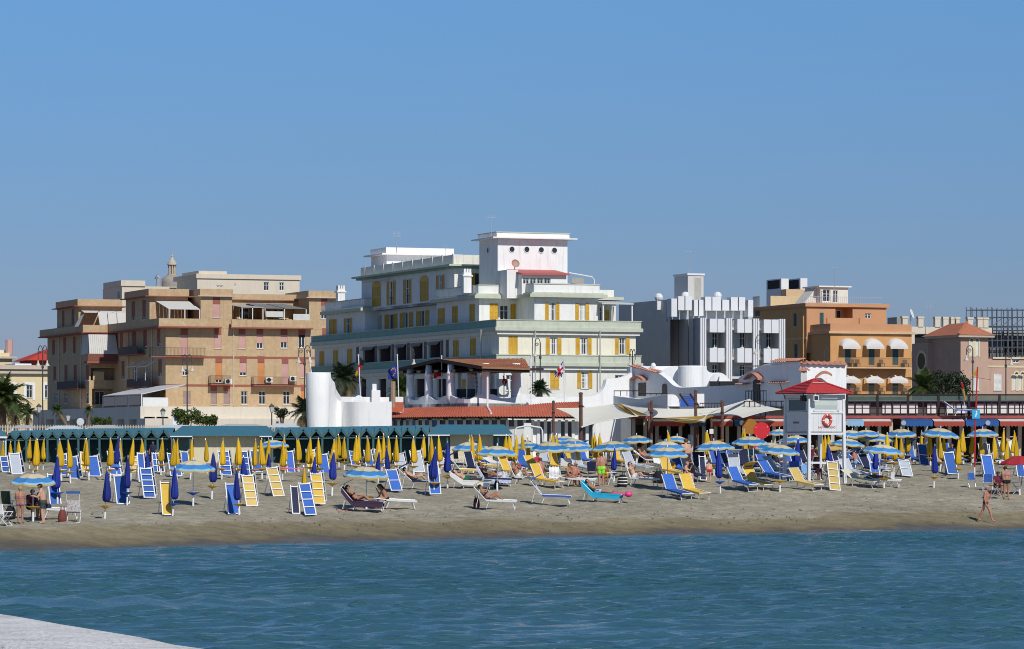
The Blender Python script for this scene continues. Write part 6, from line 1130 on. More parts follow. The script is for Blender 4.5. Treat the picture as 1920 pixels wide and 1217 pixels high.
def put_closed(color, px, ytop, ybase=None, H=2.18):
 if ybase is not None: p = ground(px, ybase); s = (Zp(ytop, p.y) - p.z) / 2.32
 else: p = solve_top(px, ytop, H); s = H / 2.32
 k = (color, random.randrange(4 if color == 'yellow' else 3))
 t = copy_tree(PROTO[k]); t.location = p; t.scale = (s * random.uniform(.8, 1.12), s * random.uniform(.8, 1.12), s); t.rotation_euler = (R(random.uniform(-3, 3)), R(random.uniform(-4, 4)), random.uniform(0, 6.28))
 CLOSED.append((px, p.y, color, t)); return t
# --- open umbrella
cr_ = mat('cream_stripe', (.72, .62, .38), .75, .06, 5, trans=.22, rnd=.15); bs_ = mat('sky_stripe', (.06, .26, .60), .75, .06, 5, trans=.2, rnd=.25); lb_ = mat('pale_blue_stripe', (.30, .55, .78), .75, .06, 5, trans=.2); ys_ = mat('yellow_valance', (.66, .45, .09), .75, .08, 5, trans=.2); under = None
OPENS = []
def open_umbrella(px, ytop, width, ybase, label, order='std', tilt=(0, 0), tray='yellow', cat='umbrella', plain=None, dark_inner=False):
 p = ground(px, ybase); s = mpp(p.y); rad = width * s / 2; H = Zp(ytop, p.y) - p.z
 t = thing('beach_umbrella', label, cat, p, random.uniform(0, .7), 'open striped umbrellas' if plain is None else None)
 N = 8; M_ = Matrix.Translation((0, 0, H - .12)) @ Matrix.Rotation(R(tilt[0]), 4, 'X') @ Matrix.Rotation(R(tilt[1]), 4, 'Y')
 rings = [(0, .0), (.16, -.015), (.30, -.05), (.45, -.10), (.60, -.16), (.76, -.24), (.90, -.325), (1.0, -.40)]; mi_ = [1, 0, 0, 0, 1, 1, 2]; mb = MB(M_); K = 4; vs = []; fs = []; ms_ = []
 if plain is not None: mi_ = [0] * 7
 nn = N * K
 for (r, z) in rings:
  for k in range(nn):
   a = 2 * math.pi * k / nn; f = k % K / K; sag = 4 * f * (1 - f); rr = r * (1 - .045 * sag) * rad; vs.append((rr * math.cos(a), rr * math.sin(a), z * rad * .95 - .05 * sag * r * rad))
 for i in range(len(rings) - 1):
  for k in range(nn): fs.append((i * nn + k, i * nn + (k + 1) % nn, (i + 1) * nn + (k + 1) % nn, (i + 1) * nn + k)); ms_.append(mi_[i])
 n0 = len(mb.f); mb.add(vs, fs); mb.m[n0:] = ms_
 cn = mb.build('canopy', [plain or cr_, bs_, lb_], t)
 mb = MB(M_); lo = []; hi = []
 for k in range(nn + 1):
  a = 2 * math.pi * k / nn; f = k % K / K; sag = 4 * f * (1 - f); rr = (1 - .045 * sag) * rad; zz = -.40 * rad * .95 - .05 * sag * rad; hi.append((rr * math.cos(a), rr * math.sin(a), zz)); lo.append((rr * 1.01 * math.cos(a), rr * 1.01 * math.sin(a), zz - .055 - .02 * sag))
 mb.strip(lo, hi); mb.build('valance', ys_ if plain is None else plain, cn)
 for k in range(N): a = 2 * math.pi * k / N; mb = MB(M_); mb.tube([(0, 0, -.06), (.5 * rad * math.cos(a), .5 * rad * math.sin(a), -.16 * rad), (rad * .99 * math.cos(a), rad * .99 * math.sin(a), -.405 * rad)], .008, 4); mb.build('rib', alum, t)
 mb = MB(); mb.tube([(0, 0, .25), (0, 0, H - .1)], .02, 7); mb.build('pole', alum, t); mb = MB(M_); mb.lathe([(.03, 0), (.03, .08), (.008, .14)], 8); mb.build('finial', whp, t)
 mb = MB(); mb.lathe([(.05, -.2), (.05, .36), (.03, .38)], 10); mb.build('base_sleeve', whp, t)
 if tray: mb = MB(); mb.lathe([(.03, .46), (.10, .50), (.22, .56), (.30, .585), (.31, .60), (.29, .605), (.03, .59)], 18); mb.build('tray_table', yelt if tray == 'yellow' else bluet, t, True)
 return t
# --- upright sunbed leaning on its umbrella pole
def upright_bed(name, label, B_, T_, w, color, bars, group, legs=True, frame=whp):
 t = thing(name, label, 'sunbed', B_, 0, group); v = T_ - B_; L = v.length; dv = v.normalized(); wd = Vector((.93, .36, 0)); wd = (wd - dv * wd.dot(dv)).normalized(); nn = wd.cross(dv).normalized()
 if nn.y > 0: nn = -nn
 hw = w / 2; b = Vector((0, 0, .03)); mb = MB();
 for s in (-1, 1): mb = MB(); mb.beam(b + wd * s * hw, v + wd * s * hw + dv * .09, .045, .05, up=nn); mb.build('side_rail', frame, t)
 zs = [0.0] + [k / (bars + 1) for k in range(1, bars + 1)] + [1.0] if bars else [0.0, 1.0]
 for z in zs: mb = MB(); c = b + v * (z * .97 + .01); mb.beam(c - wd * hw + nn * .025, c + wd * hw + nn * .025, .04, .035, up=nn); mb.build('crossbar', frame, t)
 mb = MB(); n = 8; lo = []; hi = []
 for k in range(n + 1): c = b + v * (.02 + .95 * k / n) - nn * (.012 + .02 * math.sin(math.pi * ((k / n * (bars + 1)) % 1))); lo.append(c - wd * (hw - .02)); hi.append(c + wd * (hw - .02))
 mb.strip(lo, hi); mb.build('canvas', beds[color], t)
 if legs:
  foot = Vector((v.x, v.y, 0)) * 1.15 - nn * .0; foot.z = gz(B_.x + foot.x, B_.y + foot.y) - B_.z
  for s in (-1, 1): mb = MB(); mb.beam(v * .62 + wd * s * (hw + .03) - nn * .05, foot + wd * s * (hw + .03) + Vector((.06 * s, .25, 0)), .04, .03); mb.build('leg', frame, t)
  mb = MB(); mb.beam(v * .93 - wd * hw - nn * .05, v * .93 + wd * hw - nn * .05, .035, .03); mb.build('rear_bar', frame, t)
 return t
def bed_px(r, xl, xr, yt, yb, color, bars, label, group='upright sunbeds', name='upright_sunbed', fw=None, legs=True, lean=.75):
 fw = fw or min(108, (xr - xl) * .78); b = q(r, xr - fw / 2, yb); tp = q(r, xl + fw / 2, yt); B_ = ground(*b); T_ = P(tp[0], tp[1], B_.y + lean); return upright_bed(name, label, B_, T_, fw / SC * mpp(B_.y) * .96, color, bars, group, legs)
def tilt(yaw): a = R(abs(yaw)); return (R(3.5 * math.cos(a)), R(2 + 8 * math.sin(a)), R(yaw))
# --- low sun lounger, head at -x, foot at +x
def lounger(pt, yaw, color, label, back=38, visor=None, frame=whp, towel=None, group='low sun loungers', name='sun_lounger', s=1.1):
 t = thing(name, label, 'lounger', Vector(pt) + Vector((0, 0, .05)), R(yaw), group); t.rotation_euler = tilt(yaw); t.scale = (s, s, s); back = back * 1.12; c, sn = math.cos(R(back)), math.sin(R(back)); z = .36; bl = .78; xb = -.2; top = Vector((xb - bl * c, 0, z + bl * sn)); m = beds[color]
 for sd in (-1, 1):
  mb = MB(); mb.tube([(xb, sd * .31, z), (1.1, sd * .31, z)], .02, 6); mb.build('side_rail', frame, t); mb = MB(); mb.tube([(xb, sd * .31, z), (top.x, sd * .31, top.z)], .02, 6); mb.build('back_rail', frame, t)
 for x, lean in ((-.05, -.12), (.92, .12)):
  mb = MB(); mb.tube([(x, -.29, z), (x + lean, -.28, .02), (x + lean, .28, .02), (x, .29, z)], .018, 6); mb.build('leg', frame, t)
 mb = MB(); mb.tube([(1.1, -.31, z), (1.1, .31, z)], .02, 6); mb.build('end_bar', frame, t)
 lo = []; hi = []
 for k in range(7): x = xb + (1.1 - xb) * k / 6; zz = z - .03 * math.sin(math.pi * k / 6); lo.append((x, -.29, zz)); hi.append((x, .29, zz))
 mb = MB(); mb.strip(lo, hi); [mb.box(xb, 1.1, sd * .335 - .006, sd * .335 + .006, z - .045, z + .03) for sd in (-1, 1)]; mb.build('seat_canvas', m, t); lo = []; hi = []
 for k in range(5): q_ = Vector((xb, 0, z)).lerp(top, k / 4) + Vector((sn, 0, c)) * -.02 * math.sin(math.pi * k / 4); lo.append((q_.x, -.29, q_.z)); hi.append((q_.x, .29, q_.z))
 mb = MB(); mb.strip(lo, hi); mb.build('back_canvas', m, t)
 mb = MB(); mb.tube([(xb - bl * c * .55, -.27, z + bl * sn * .55), (xb - .42, -.25, .02), (xb - .42, .25, .02), (xb - bl * c * .55, .27, z + bl * sn * .55)], .014, 5); mb.build('back_prop', frame, t)
 if visor:
  vm = beds[visor]; a = top; d = Vector((.42, 0, .24)); mb = MB(); n_ = Vector((-.24, 0, .42)).normalized() * .02; mb.add([a + Vector((0, -.3, .05)), a + d + Vector((0, -.3, .05)), a + d + Vector((0, .3, .05)), a + Vector((0, .3, .05)), a + Vector((0, -.3, .05)) + n_, a + d + Vector((0, -.3, .05)) + n_, a + d + Vector((0, .3, .05)) + n_, a + Vector((0, .3, .05)) + n_], [(0, 1, 2, 3), (4, 5, 6, 7), (0, 1, 5, 4), (1, 2, 6, 5), (2, 3, 7, 6), (3, 0, 4, 7)]); mb.build('visor', vm, t)
  for sd in (-1, 1): mb = MB(); mb.tube([a + Vector((0, sd * .3, -.06)), a + Vector((.1, sd * .3, .1))], .014, 5); mb.build('visor_arm', frame, t)
 if towel:
  tm = beds[towel] if isinstance(towel, str) else towel; mb = MB(); rows = []
  for k in range(-3, 9):
   x = xb + (1.05 - xb) * k / 8 if k >= 0 else None
   cpt = Vector((x, 0, z)) if k >= 0 else Vector((xb, 0, z)).lerp(top, -k / 3.2)
   rows.append([cpt + Vector((0, y_, .012 + .01 * math.sin(k * 1.7 + j) - (.22 if j in (0, 6) else .0))) for j, y_ in enumerate((-.35, -.33, -.15, 0, .15, .33, .35))])
  rows = rows[:3][::-1] + rows[3:] if False else [rows[0], rows[1], rows[2]] + rows[3:]
  vs = [p_ for r_ in rows for p_ in r_]; mb.add(vs, [(i * 7 + j, i * 7 + j + 1, (i + 1) * 7 + j + 1, (i + 1) * 7 + j) for i in range(len(rows) - 1) for j in range(6)]); mb.build('towel', tm, t)
 return t
# --- director / folding chair
def folding_chair(pt, yaw, color, label, s=1.0, folded=False, visor=None, back_m=None, group=None, name='folding_chair', frame=whp):
 t = thing(name, label, 'chair', pt, R(yaw), group); t.scale = (s, s, s); m = beds.get(color) if isinstance(color, str) else color; w = .27; k_ = .35 if folded else 1
 for sd in (-1, 1):
  mb = MB(); mb.tube([(-.22 * k_, sd * w, 0), (.22 * k_, sd * w, .60)], .015, 5); mb.build('leg', frame, t); mb = MB(); mb.tube([(.22 * k_, sd * w, 0), (-.2 * k_, sd * w, .45), (-.26 * k_, sd * w, .95)], .015, 5); mb.build('leg', frame, t)
  mb = MB(); mb.box(-.24 * k_, .24 * k_, sd * w - .02, sd * w + .02, .60, .63); mb.build('armrest', frame, t)
 mb = MB(); mb.box(-.2 * k_, .22 * k_, -w, w, .42, .44); mb.build('seat', m, t); mb = MB(); a = -.215 * k_; mb.add([(a, -w, .5), (a, w, .5), (a - .05, w, .94), (a - .05, -w, .94), (a - .02, -w, .5), (a - .02, w, .5), (a - .07, w, .94), (a - .07, -w, .94)], [(0, 1, 2, 3), (4, 5, 6, 7), (2, 3, 7, 6), (0, 1, 5, 4), (1, 2, 6, 5), (0, 3, 7, 4)]); mb.build('backrest', back_m or m, t)
 for x in (-.22 * k_, .22 * k_): mb = MB(); mb.tube([(x, -w, .01), (x, w, .01)], .013, 5); mb.build('floor_bar', frame, t)
 if visor: mb = MB(); mb.box(a - .1, a - .06, -w - .02, w + .02, 1.22, 1.32); mb.build('visor', beds[visor], t); [MB().tube([(a - .06, sd * w, .9), (a - .08, sd * w, 1.3)], .012, 5).build('visor_arm', frame, t) for sd in (-1, 1)]
 return t
# --- bag
def bag(pt, label, m, s=.4, name='beach_bag', stripes=None):
 t = thing(name, label, 'bag', pt, random.uniform(0, 3)); mb = MB(); n = 14; prof = [(.30, -.02), (.46, .05), (.50, .3), (.46, .6), (.34, .85), (.22, .95)]; vs = []
 for (r, z) in prof:
  for k in range(n): a = 2 * math.pi * k / n; vs.append((r * s * math.cos(a) * (1 + .1 * math.sin(3 * a + z * 4)), r * s * .7 * math.sin(a), z * s * 1.15))
 mb.add(vs, [(i * n + k, i * n + (k + 1) % n, (i + 1) * n + (k + 1) % n, (i + 1) * n + k) for i in range(5) for k in range(n)]); mb.build('body', m, t, True)
 for sd in (-1, 1): mb = MB(); mb.tube([(-.2 * s, sd * .12 * s, .9 * s), (-.12 * s, sd * .14 * s, 1.35 * s), (.12 * s, sd * .14 * s, 1.35 * s), (.2 * s, sd * .12 * s, .9 * s)], .012, 5); mb.build('handle', m, t)
 if stripes:
  for k in range(3): mb = MB(); z = (.25 + .22 * k) * s * 1.15; mb.lathe([(.515 * s, z), (.515 * s, z + .09 * s)], n, sy=.71, cap=False); mb.build('stripe', stripes, t)
 return t
# ================================================================== PEOPLE
SKIN = {'tan': mat('skin_tan', (.38, .185, .11), .55, .08, 8), 'fair': mat('skin_fair', (.58, .33, .22), .55, .08, 8), 'brown': mat('skin_brown', (.30, .125, .065), .55, .08, 8), 'red': mat('skin_sunburnt', (.46, .21, .14), .55, .08, 8)}
HAIR = {'dark': mat('hair_dark', (.025, .016, .012), .6, .2, 20), 'grey': mat('hair_grey', (.38, .36, .33), .6, .15, 20), 'blond': mat('hair_blond', (.40, .27, .12), .6, .15, 20), 'brown': mat('hair_brown', (.10, .05, .03), .6, .2, 20)}
TMP = bpy.data.scenes.new('workbench')
def capsule(mb, a, b, ra, rb, n=10):
 a, b = Vector(a), Vector(b); d = b - a; L = max(d.length, 1e-4); d = d / L; pts = []; rs = []
 for k in range(4): t = math.pi / 2 * (1 - k / 3); pts.append(a - d * ra * math.sin(t)); rs.append(max(.004, ra * math.cos(t)))
 pts.append(a + d * L * .5); rs.append((ra + rb) / 2)
 for k in range(4): t = math.pi / 2 * k / 3; pts.append(b + d * rb * math.sin(t)); rs.append(max(.004, rb * math.cos(t)))
 mb.tube(pts, rs, n)
def V_(*a): return Vector(a)
def pose_stand(arms=('down', 'down'), stride=0.0, bend=0.0):
 """facing +x, left +y"""
 s = math.sin(R(bend)); c = math.cos(R(bend)); pe = V_(0, 0, .94)
 up = lambda h, y=0.0, f=0.0: pe + V_(s * h + c * f, y, c * h - s * f)
 J = {'pelvis': pe, 'chest': up(.30), 'neck': up(.49), 'head': up(.65, 0, .03)}
 for sd, nm in ((1, 'L'), (-1, 'R')):
  f = stride * sd; J['hip' + nm] = pe + V_(0, sd * .085, -.02); J['knee' + nm] = V_(f * .22 + .03, sd * .095, .50); J['ank' + nm] = V_(f * .42 - (.02 if f >= 0 else .02), sd * .10, .085 + (.05 if f < 0 else 0)); J['toe' + nm] = J['ank' + nm] + V_(.15, sd * .03, -.05 if f >= 0 else -.06)
  J['sh' + nm] = up(.44, sd * .165); a = arms[0] if sd > 0 else arms[1]
  if a == 'down': J['elb' + nm] = J['sh' + nm] + V_(-.02 + s * .1, sd * .075, -.27); J['wri' + nm] = J['elb' + nm] + V_(.07, sd * .01, -.23)
  elif a == 'front': J['elb' + nm] = J['sh' + nm] + V_(.10, sd * .06, -.24); J['wri' + nm] = J['elb' + nm] + V_(.22, -sd * .06, .04)
  elif a == 'hip': J['elb' + nm] = J['sh' + nm] + V_(-.05, sd * .19, -.20); J['wri' + nm] = J['elb' + nm] + V_(.12, -sd * .14, -.15)
  elif a == 'face': J['elb' + nm] = J['sh' + nm] + V_(.12, sd * .02, -.23); J['wri' + nm] = J['elb' + nm] + V_(.08, -sd * .05, .24)
 return J
def pose_lie(back=38, knees=(0.0, .25), arms=('down', 'chest'), z=.36):
 """on a lounger: feet to +x; back angle as lounger"""
 c, s = math.cos(R(back)), math.sin(R(back)); pe = V_(-.10, 0, z + .10); up = lambda h, y=0.0, n=0.0: pe + V_(-c * h + s * n, y, s * h + c * n)
 J = {'pelvis': pe, 'chest': up(.30, 0, .02), 'neck': up(.50, 0, .03), 'head': up(.66, 0, .09)}
 for (sd, nm), kn in zip(((1, 'L'), (-1, 'R')), knees):
  J['hip' + nm] = pe + V_(.02, sd * .085, 0); J['knee' + nm] = pe + V_(.43 - .13 * kn, sd * .10, .0 + .36 * kn); J['ank' + nm] = pe + V_(.83 - .40 * kn, sd * .09, -.02); J['toe' + nm] = J['ank' + nm] + V_(.06 + .08 * kn, sd * .03, .13 * (1 - kn) - .03 * kn)
  J['sh' + nm] = up(.44, sd * .165, .02); a = arms[0] if sd > 0 else arms[1]
  if a == 'down': J['elb' + nm] = J['sh' + nm] + V_(c * .24, sd * .09, -s * .2); J['wri' + nm] = J['elb' + nm] + V_(.22, 0, -.01)
  elif a == 'chest': J['elb' + nm] = J['sh' + nm] + V_(c * .2, sd * .10, -.06); J['wri' + nm] = J['elb' + nm] + V_(.08, -sd * .14, .17)
  elif a == 'head': J['elb' + nm] = J['sh' + nm] + V_(-.20 * c, sd * .14, .18); J['wri' + nm] = J['head'] + V_(-.10, sd * .06, .02)
  elif a == 'read': J['elb' + nm] = J['sh' + nm] + V_(.20, sd * .06, .0); J['wri' + nm] = J['elb' + nm] + V_(.05, -sd * .07, .23)
 return J
def pose_sit(z=.42, lean=10, arms=('knee', 'knee'), legs=.42):
 """sitting, facing +x, feet on the ground"""
 s, c = math.sin(R(lean)), math.cos(R(lean)); pe = V_(0, 0, z + .10); up = lambda h, y=0.0, f=0.0: pe + V_(s * h + c * f, y, c * h - s * f); J = {'pelvis': pe, 'chest': up(.30), 'neck': up(.49), 'head': up(.64, 0, .04)}
 for sd, nm in ((1, 'L'), (-1, 'R')):
  J['hip' + nm] = pe + V_(.02, sd * .085, -.02); J['knee' + nm] = pe + V_(.40, sd * .11, .02); J['ank' + nm] = V_(legs, sd * .11, .08); J['toe' + nm] = J['ank' + nm] + V_(.15, sd * .03, -.05); J['sh' + nm] = up(.44, sd * .165); a = arms[0] if sd > 0 else arms[1]
  if a == 'knee': J['elb' + nm] = J['sh' + nm] + V_(.10, sd * .07, -.25); J['wri' + nm] = J['knee' + nm] + V_(-.06, 0, .09)
  elif a == 'face': J['elb' + nm] = J['sh' + nm] + V_(.16, sd * .03, -.20); J['wri' + nm] = J['elb' + nm] + V_(.10, -sd * .05, .20)
  elif a == 'back': J['elb' + nm] = J['sh' + nm] + V_(-.08, sd * .08, -.25); J['wri' + nm] = V_(-.22, sd * .26, z + .02)
 return J
BL = [('pelvis', 'chest', .118, .130), ('chest', 'neck', .130, .062), ('neck', 'head', .052, .056), ('hipL', 'hipR', .108, .108), ('shL', 'shR', .068, .068)]
for n_ in 'LR': BL += [('hip' + n_, 'sh' + n_, .088, .070), ('hip' + n_, 'knee' + n_, .088, .058), ('knee' + n_, 'ank' + n_, .060, .036), ('ank' + n_, 'toe' + n_, .040, .030), ('sh' + n_, 'elb' + n_, .052, .040), ('elb' + n_, 'wri' + n_, .041, .028)]
def person(label, J, loc, yaw, skin='tan', hair='dark', cloth=(), scale=1.0, fat=1.0, long_hair=False, cap=None, glasses=False, bald=False):
 """one continuous body grown from the pose's joints; clothing and hair are shells over it"""
 mb = MB(); bones = []
 for a, b, ra, rb in BL:
  f = fat if a[:3] in ('pel', 'che', 'hip') else (1 + (fat - 1) * .4);
  if a == 'hipL' and b == 'kneeL' or a == 'hipR' and b == 'kneeR': f = 1 + (fat - 1) * .5
  capsule(mb, J[a], J[b], ra * f, rb * f); bones.append((a + '-' + b, J[a], J[b], ra * f))
 hd = J['head']; up = (hd - J['neck']).normalized(); sd = (J['shL'] - J['shR']).normalized(); fw = sd.cross(up).normalized();
 capsule(mb, hd + up * .02 - fw * .015, hd + up * .03 + fw * .012, .088, .084, 12); capsule(mb, hd + fw * .02, hd - up * .075 + fw * .055, .066, .042); capsule(mb, hd + fw * .085 + up * .01, hd + fw * .112 - up * .022, .012, .017, 6)
 for s_ in (-1, 1): capsule(mb, hd + sd * s_ * .082 - up * .015, hd + sd * s_ * .088 + up * .015, .016, .02, 6)
 for n_ in 'LR':   # calves, palms
  capsule(mb, J['knee' + n_].lerp(J['ank' + n_], .22), J['knee' + n_].lerp(J['ank' + n_], .45), .058, .050); dv = (J['wri' + n_] - J['elb' + n_]).normalized(); capsule(mb, J['wri' + n_], J['wri' + n_] + dv * .075, .028, .036, 8)
 me0 = mb.mesh('body_src', SKIN[skin]); ob = bpy.data.objects.new('body_src', me0); TMP.collection.objects.link(ob); rm = ob.modifiers.new('r', 'REMESH'); rm.mode = 'VOXEL'; rm.voxel_size = .019; sm = ob.modifiers.new('s', 'SMOOTH'); sm.iterations = 3; sm.factor = .5
 vl = TMP.view_layers[0]; vl.update(); me = bpy.data.meshes.new_from_object(ob.evaluated_get(vl.depsgraph)); bpy.data.objects.remove(ob)
 vs = [v.co.copy() for v in me.vertices]; fs = [tuple(p.vertices) for p in me.polygons]; nr = [v.normal.copy() for v in me.vertices]; bpy.data.meshes.remove(me)
 bm = MB(); bm.add(vs, fs)
 for n_ in 'LR':   # five unequal bent fingers on each hand
  dv = (J['wri' + n_] - J['elb' + n_]).normalized(); pn = J['wri' + n_] + dv * .085; ac = dv.cross(fw); ac = ac.normalized() if ac.length > .1 else up.copy(); cu = ac.cross(dv).normalized()
  for k, ln in enumerate((.060, .078, .084, .076)): o_ = ac * (-.027 + .018 * (3 - k)); bm.tube([pn + o_ - dv * .01, pn + o_ + dv * ln * .5 + cu * .006, pn + o_ * 1.05 + dv * ln * .9 + cu * .03], [.0095, .009, .007], 5)
  bm.tube([J['wri' + n_] + dv * .03 + ac * .025, J['wri' + n_] + dv * .06 + ac * .052, J['wri' + n_] + dv * .095 + ac * .055 + cu * .012], [.011, .010, .008], 5)
 t = thing('person', label, 'person', loc, R(yaw)); t.scale = (scale,) * 3
 if J['ankL'].z > .3: t.rotation_euler = tilt(yaw); t.location.z += .07
 bm.build('body', SKIN[skin], t, True)
 # shells
 VA = np.array([tuple(v) for v in vs]); best = np.full(len(vs), 9.0); bi = np.zeros(len(vs), int); bt = np.zeros(len(vs))
 for k, (nm, a, b, r) in enumerate(bones):
  A_, D_ = np.array(tuple(a)), np.array(tuple(b - a)); tt = np.clip((VA - A_) @ D_ / max(D_ @ D_, 1e-6), 0, 1); ds = np.linalg.norm(VA - A_ - tt[:, None] * D_, axis=1) - r * .9; w = ds < best; best[w] = ds[w]; bi[w] = k; bt[w] = tt[w]
 info = [(0, bones[k][0], t_) for k, t_ in zip(bi, bt)]
 def shell(name, test, m, off):
  keep = [test(i) for i in range(len(vs))]; mp = {}; sv = []; sf = []
  for f in fs:
   if all(keep[i] for i in f):
    for i in f:
     if i not in mp: mp[i] = len(sv); sv.append(vs[i] + nr[i] * off)
    sf.append(tuple(mp[i] for i in f))
  if sf: x = MB(); x.add(sv, sf); x.build(name, m, t, True)
 pe, ch = J['pelvis'], J['chest']; ax = (J['neck'] - pe).normalized(); hgt = lambda i: (vs[i] - pe).dot(ax)
 torso = lambda nm: nm.split('-')[0] in ('pelvis', 'chest', 'hipL', 'hipR', 'shL') and 'knee' not in nm
 for kind, m in cloth:
  if kind == 'briefs': shell('swim_briefs', lambda i: (torso(info[i][1]) and -.2 < hgt(i) < .045) or ('knee' in info[i][1] and info[i][1].startswith('hip') and info[i][2] < .12), m, .010)
  elif kind == 'shorts': shell('swim_shorts', lambda i: (torso(info[i][1]) and hgt(i) < .08) or (info[i][1].startswith('hip') and 'knee' in info[i][1] and info[i][2] < .62), m, .024)
  elif kind == 'bra': shell('bikini_top', lambda i: torso(info[i][1]) and .22 < hgt(i) < .315, m, .012)
  elif kind == 'shirt': shell('shirt', lambda i: (torso(info[i][1]) and hgt(i) > -.05 and hgt(i) < .50) or (info[i][1].startswith('sh') and 'elb' in info[i][1] and info[i][2] < .55), m, .02)
 if not bald: shell('hair', lambda i: (vs[i] - hd).length < .16 and ((vs[i] - hd).dot(up) > .062 or ((vs[i] - hd).dot(fw) < -.005 and (vs[i] - hd).dot(up) > -.06)), HAIR[hair], .018)
 if long_hair: x = MB(); capsule(x, hd - fw * .07 + up * .02, hd - fw * .09 - up * .22, .075, .045); x.build('hair', HAIR[hair], t, True)
 if cap: shell('cap', lambda i: (vs[i] - hd).length < .17 and (vs[i] - hd).dot(up) > .05, cap, .024)
 x = MB()
 if glasses: x.beam(hd + fw * .10 + up * .012 - sd * .07, hd + fw * .10 + up * .012 + sd * .07, .03, .03); x.build('sunglasses', dark, t)
 else:
  for s_ in (-1, 1): x.ell(hd + fw * .088 + sd * s_ * .034 + up * .008, .011, 6, 4)
  x.build('eyes', dark, t)
 x = MB(); x.beam(hd + fw * .094 - up * .058 - sd * .022, hd + fw * .094 - up * .058 + sd * .022, .012, .008); x.build('mouth', mat('lip', (.30, .08, .07), .5), t)
 return t
# ================================================================== PLACEMENT ON THE SAND
random.seed(21)
def zone(px):
 return ('before the left teal cabins' if px < 318 else 'before the left cream cabin' if px < 515 else 'before the middle teal cabins' if px < 842 else 'before the restaurant' if px < 1060 else 'under the shade sails' if px < 1470 else 'behind the lifeguard tower' if px < 1600 else 'before the awning row at right')
# closed yellow umbrellas: region, x, ytop, ybase (None = derived)
for r, L in {1: [(20, 180, 455), (108, 180, 455), (158, 165, 470), (268, 145, 445), (308, 150, None), (343, 160, 455), (392, 150, 450), (560, 155, None), (643, 165, None), (768, 155, 475), (812, 150, None), (1008, 150, None), (1110, 155, 470), (1192, 150, None), (1300, 155, None)],
             2: [(105, 150, 480), (218, 155, None), (250, 152, None), (375, 145, None), (528, 155, 475), (660, 148, None), (818, 148, None), (958, 155, None), (1028, 150, None), (1072, 145, None), (1240, 120, None), (1215, 180, 530), (1365, 150, 470), (1415, 400, 830)],
             3: [(98, 155, 460), (205, 140, None), (290, 148, None), (400, 160, None), (425, 140, 460), (465, 115, 420), (515, 140, 450), (615, 130, None), (640, 110, None), (740, 130, None), (820, 135, None), (855, 108, 470), (922, 135, None), (997, 130, None), (1148, 135, None), (1232, 120, 450), (1310, 130, None), (1385, 125, None)],
             4: [(312, 175, 440), (375, 170, 450), (425, 170, None), (488, 165, None), (713, 165, None), (775, 160, None), (815, 165, None), (868, 155, None), (938, 180, 490), (1130, 160, None), (1160, 150, None), (1195, 158, None), (1370, 290, 520)],
             5: [(245, 260, 520), (272, 245, None), (300, 248, None), (1275, 230, 480), (1305, 225, None), (1295, 228, 470), (950, 225, None)],
             6: [(265, 215, 450), (285, 212, None), (985, 265, None), (1010, 262, None), (1040, 258, None), (970, 268, 530)],
             7: [(200, 245, 590), (270, 265, 615), (335, 275, 590), (393, 200, 510), (515, 225, 530), (608, 240, 560), (695, 260, 605), (745, 275, 560), (860, 290, 670), (908, 210, 540), (978, 235, 555), (1078, 245, 560), (1180, 270, 610), (1258, 205, 500), (1295, 290, 620), (1355, 225, 520), (1388, 290, 580)]}.items():
 for x, yt, yb in L:
  a = q(r, x, yt); put_closed('yellow', a[0], a[1], None if yb is None else q(r, x, yb)[1])
BLUEC = []
for r, L in {1: [(1062, 135, None), (525, 300, 770), (955, 425, 890), (1160, 305, 765), (1335, 265, 610)],
             2: [(212, 405, 865), (570, 265, 700), (872, 310, 700), (820, 425, 865), (1098, 275, 560)],
             3: [(235, 310, 620), (402, 262, 670), (822, 265, 560), (908, 222, 560), (1330, 230, 670)],
             4: [(190, 225, 660)], 5: [(445, 375, 700), (1415, 380, 805)], 6: [(760, 295, 640), (1055, 335, 740)], 7: [(98, 310, 720), (637, 350, 755)]}.items():
 for x, yt, yb in L: a = q(r, x, yt); put_closed('blue', a[0], a[1], None if yb is None else q(r, x, yb)[1])
for color in ('yellow', 'blue'):
 zs = {}
 for it in sorted([c_ for c_ in CLOSED if c_[2] == color], key=lambda c_: c_[0]): zs.setdefault(zone(it[0]), []).append(it)
 for zn, L in zs.items():
  for i, it in enumerate(L): tag(it[3], 'closed %s umbrella, %s from left of those %s' % (color, ORD[i], zn), 'umbrella', 'closed %s umbrellas' % color)
for pr in list(PROTO.values()):
 for ch in list(pr.children): bpy.data.objects.remove(ch)
 bpy.data.objects.remove(pr)
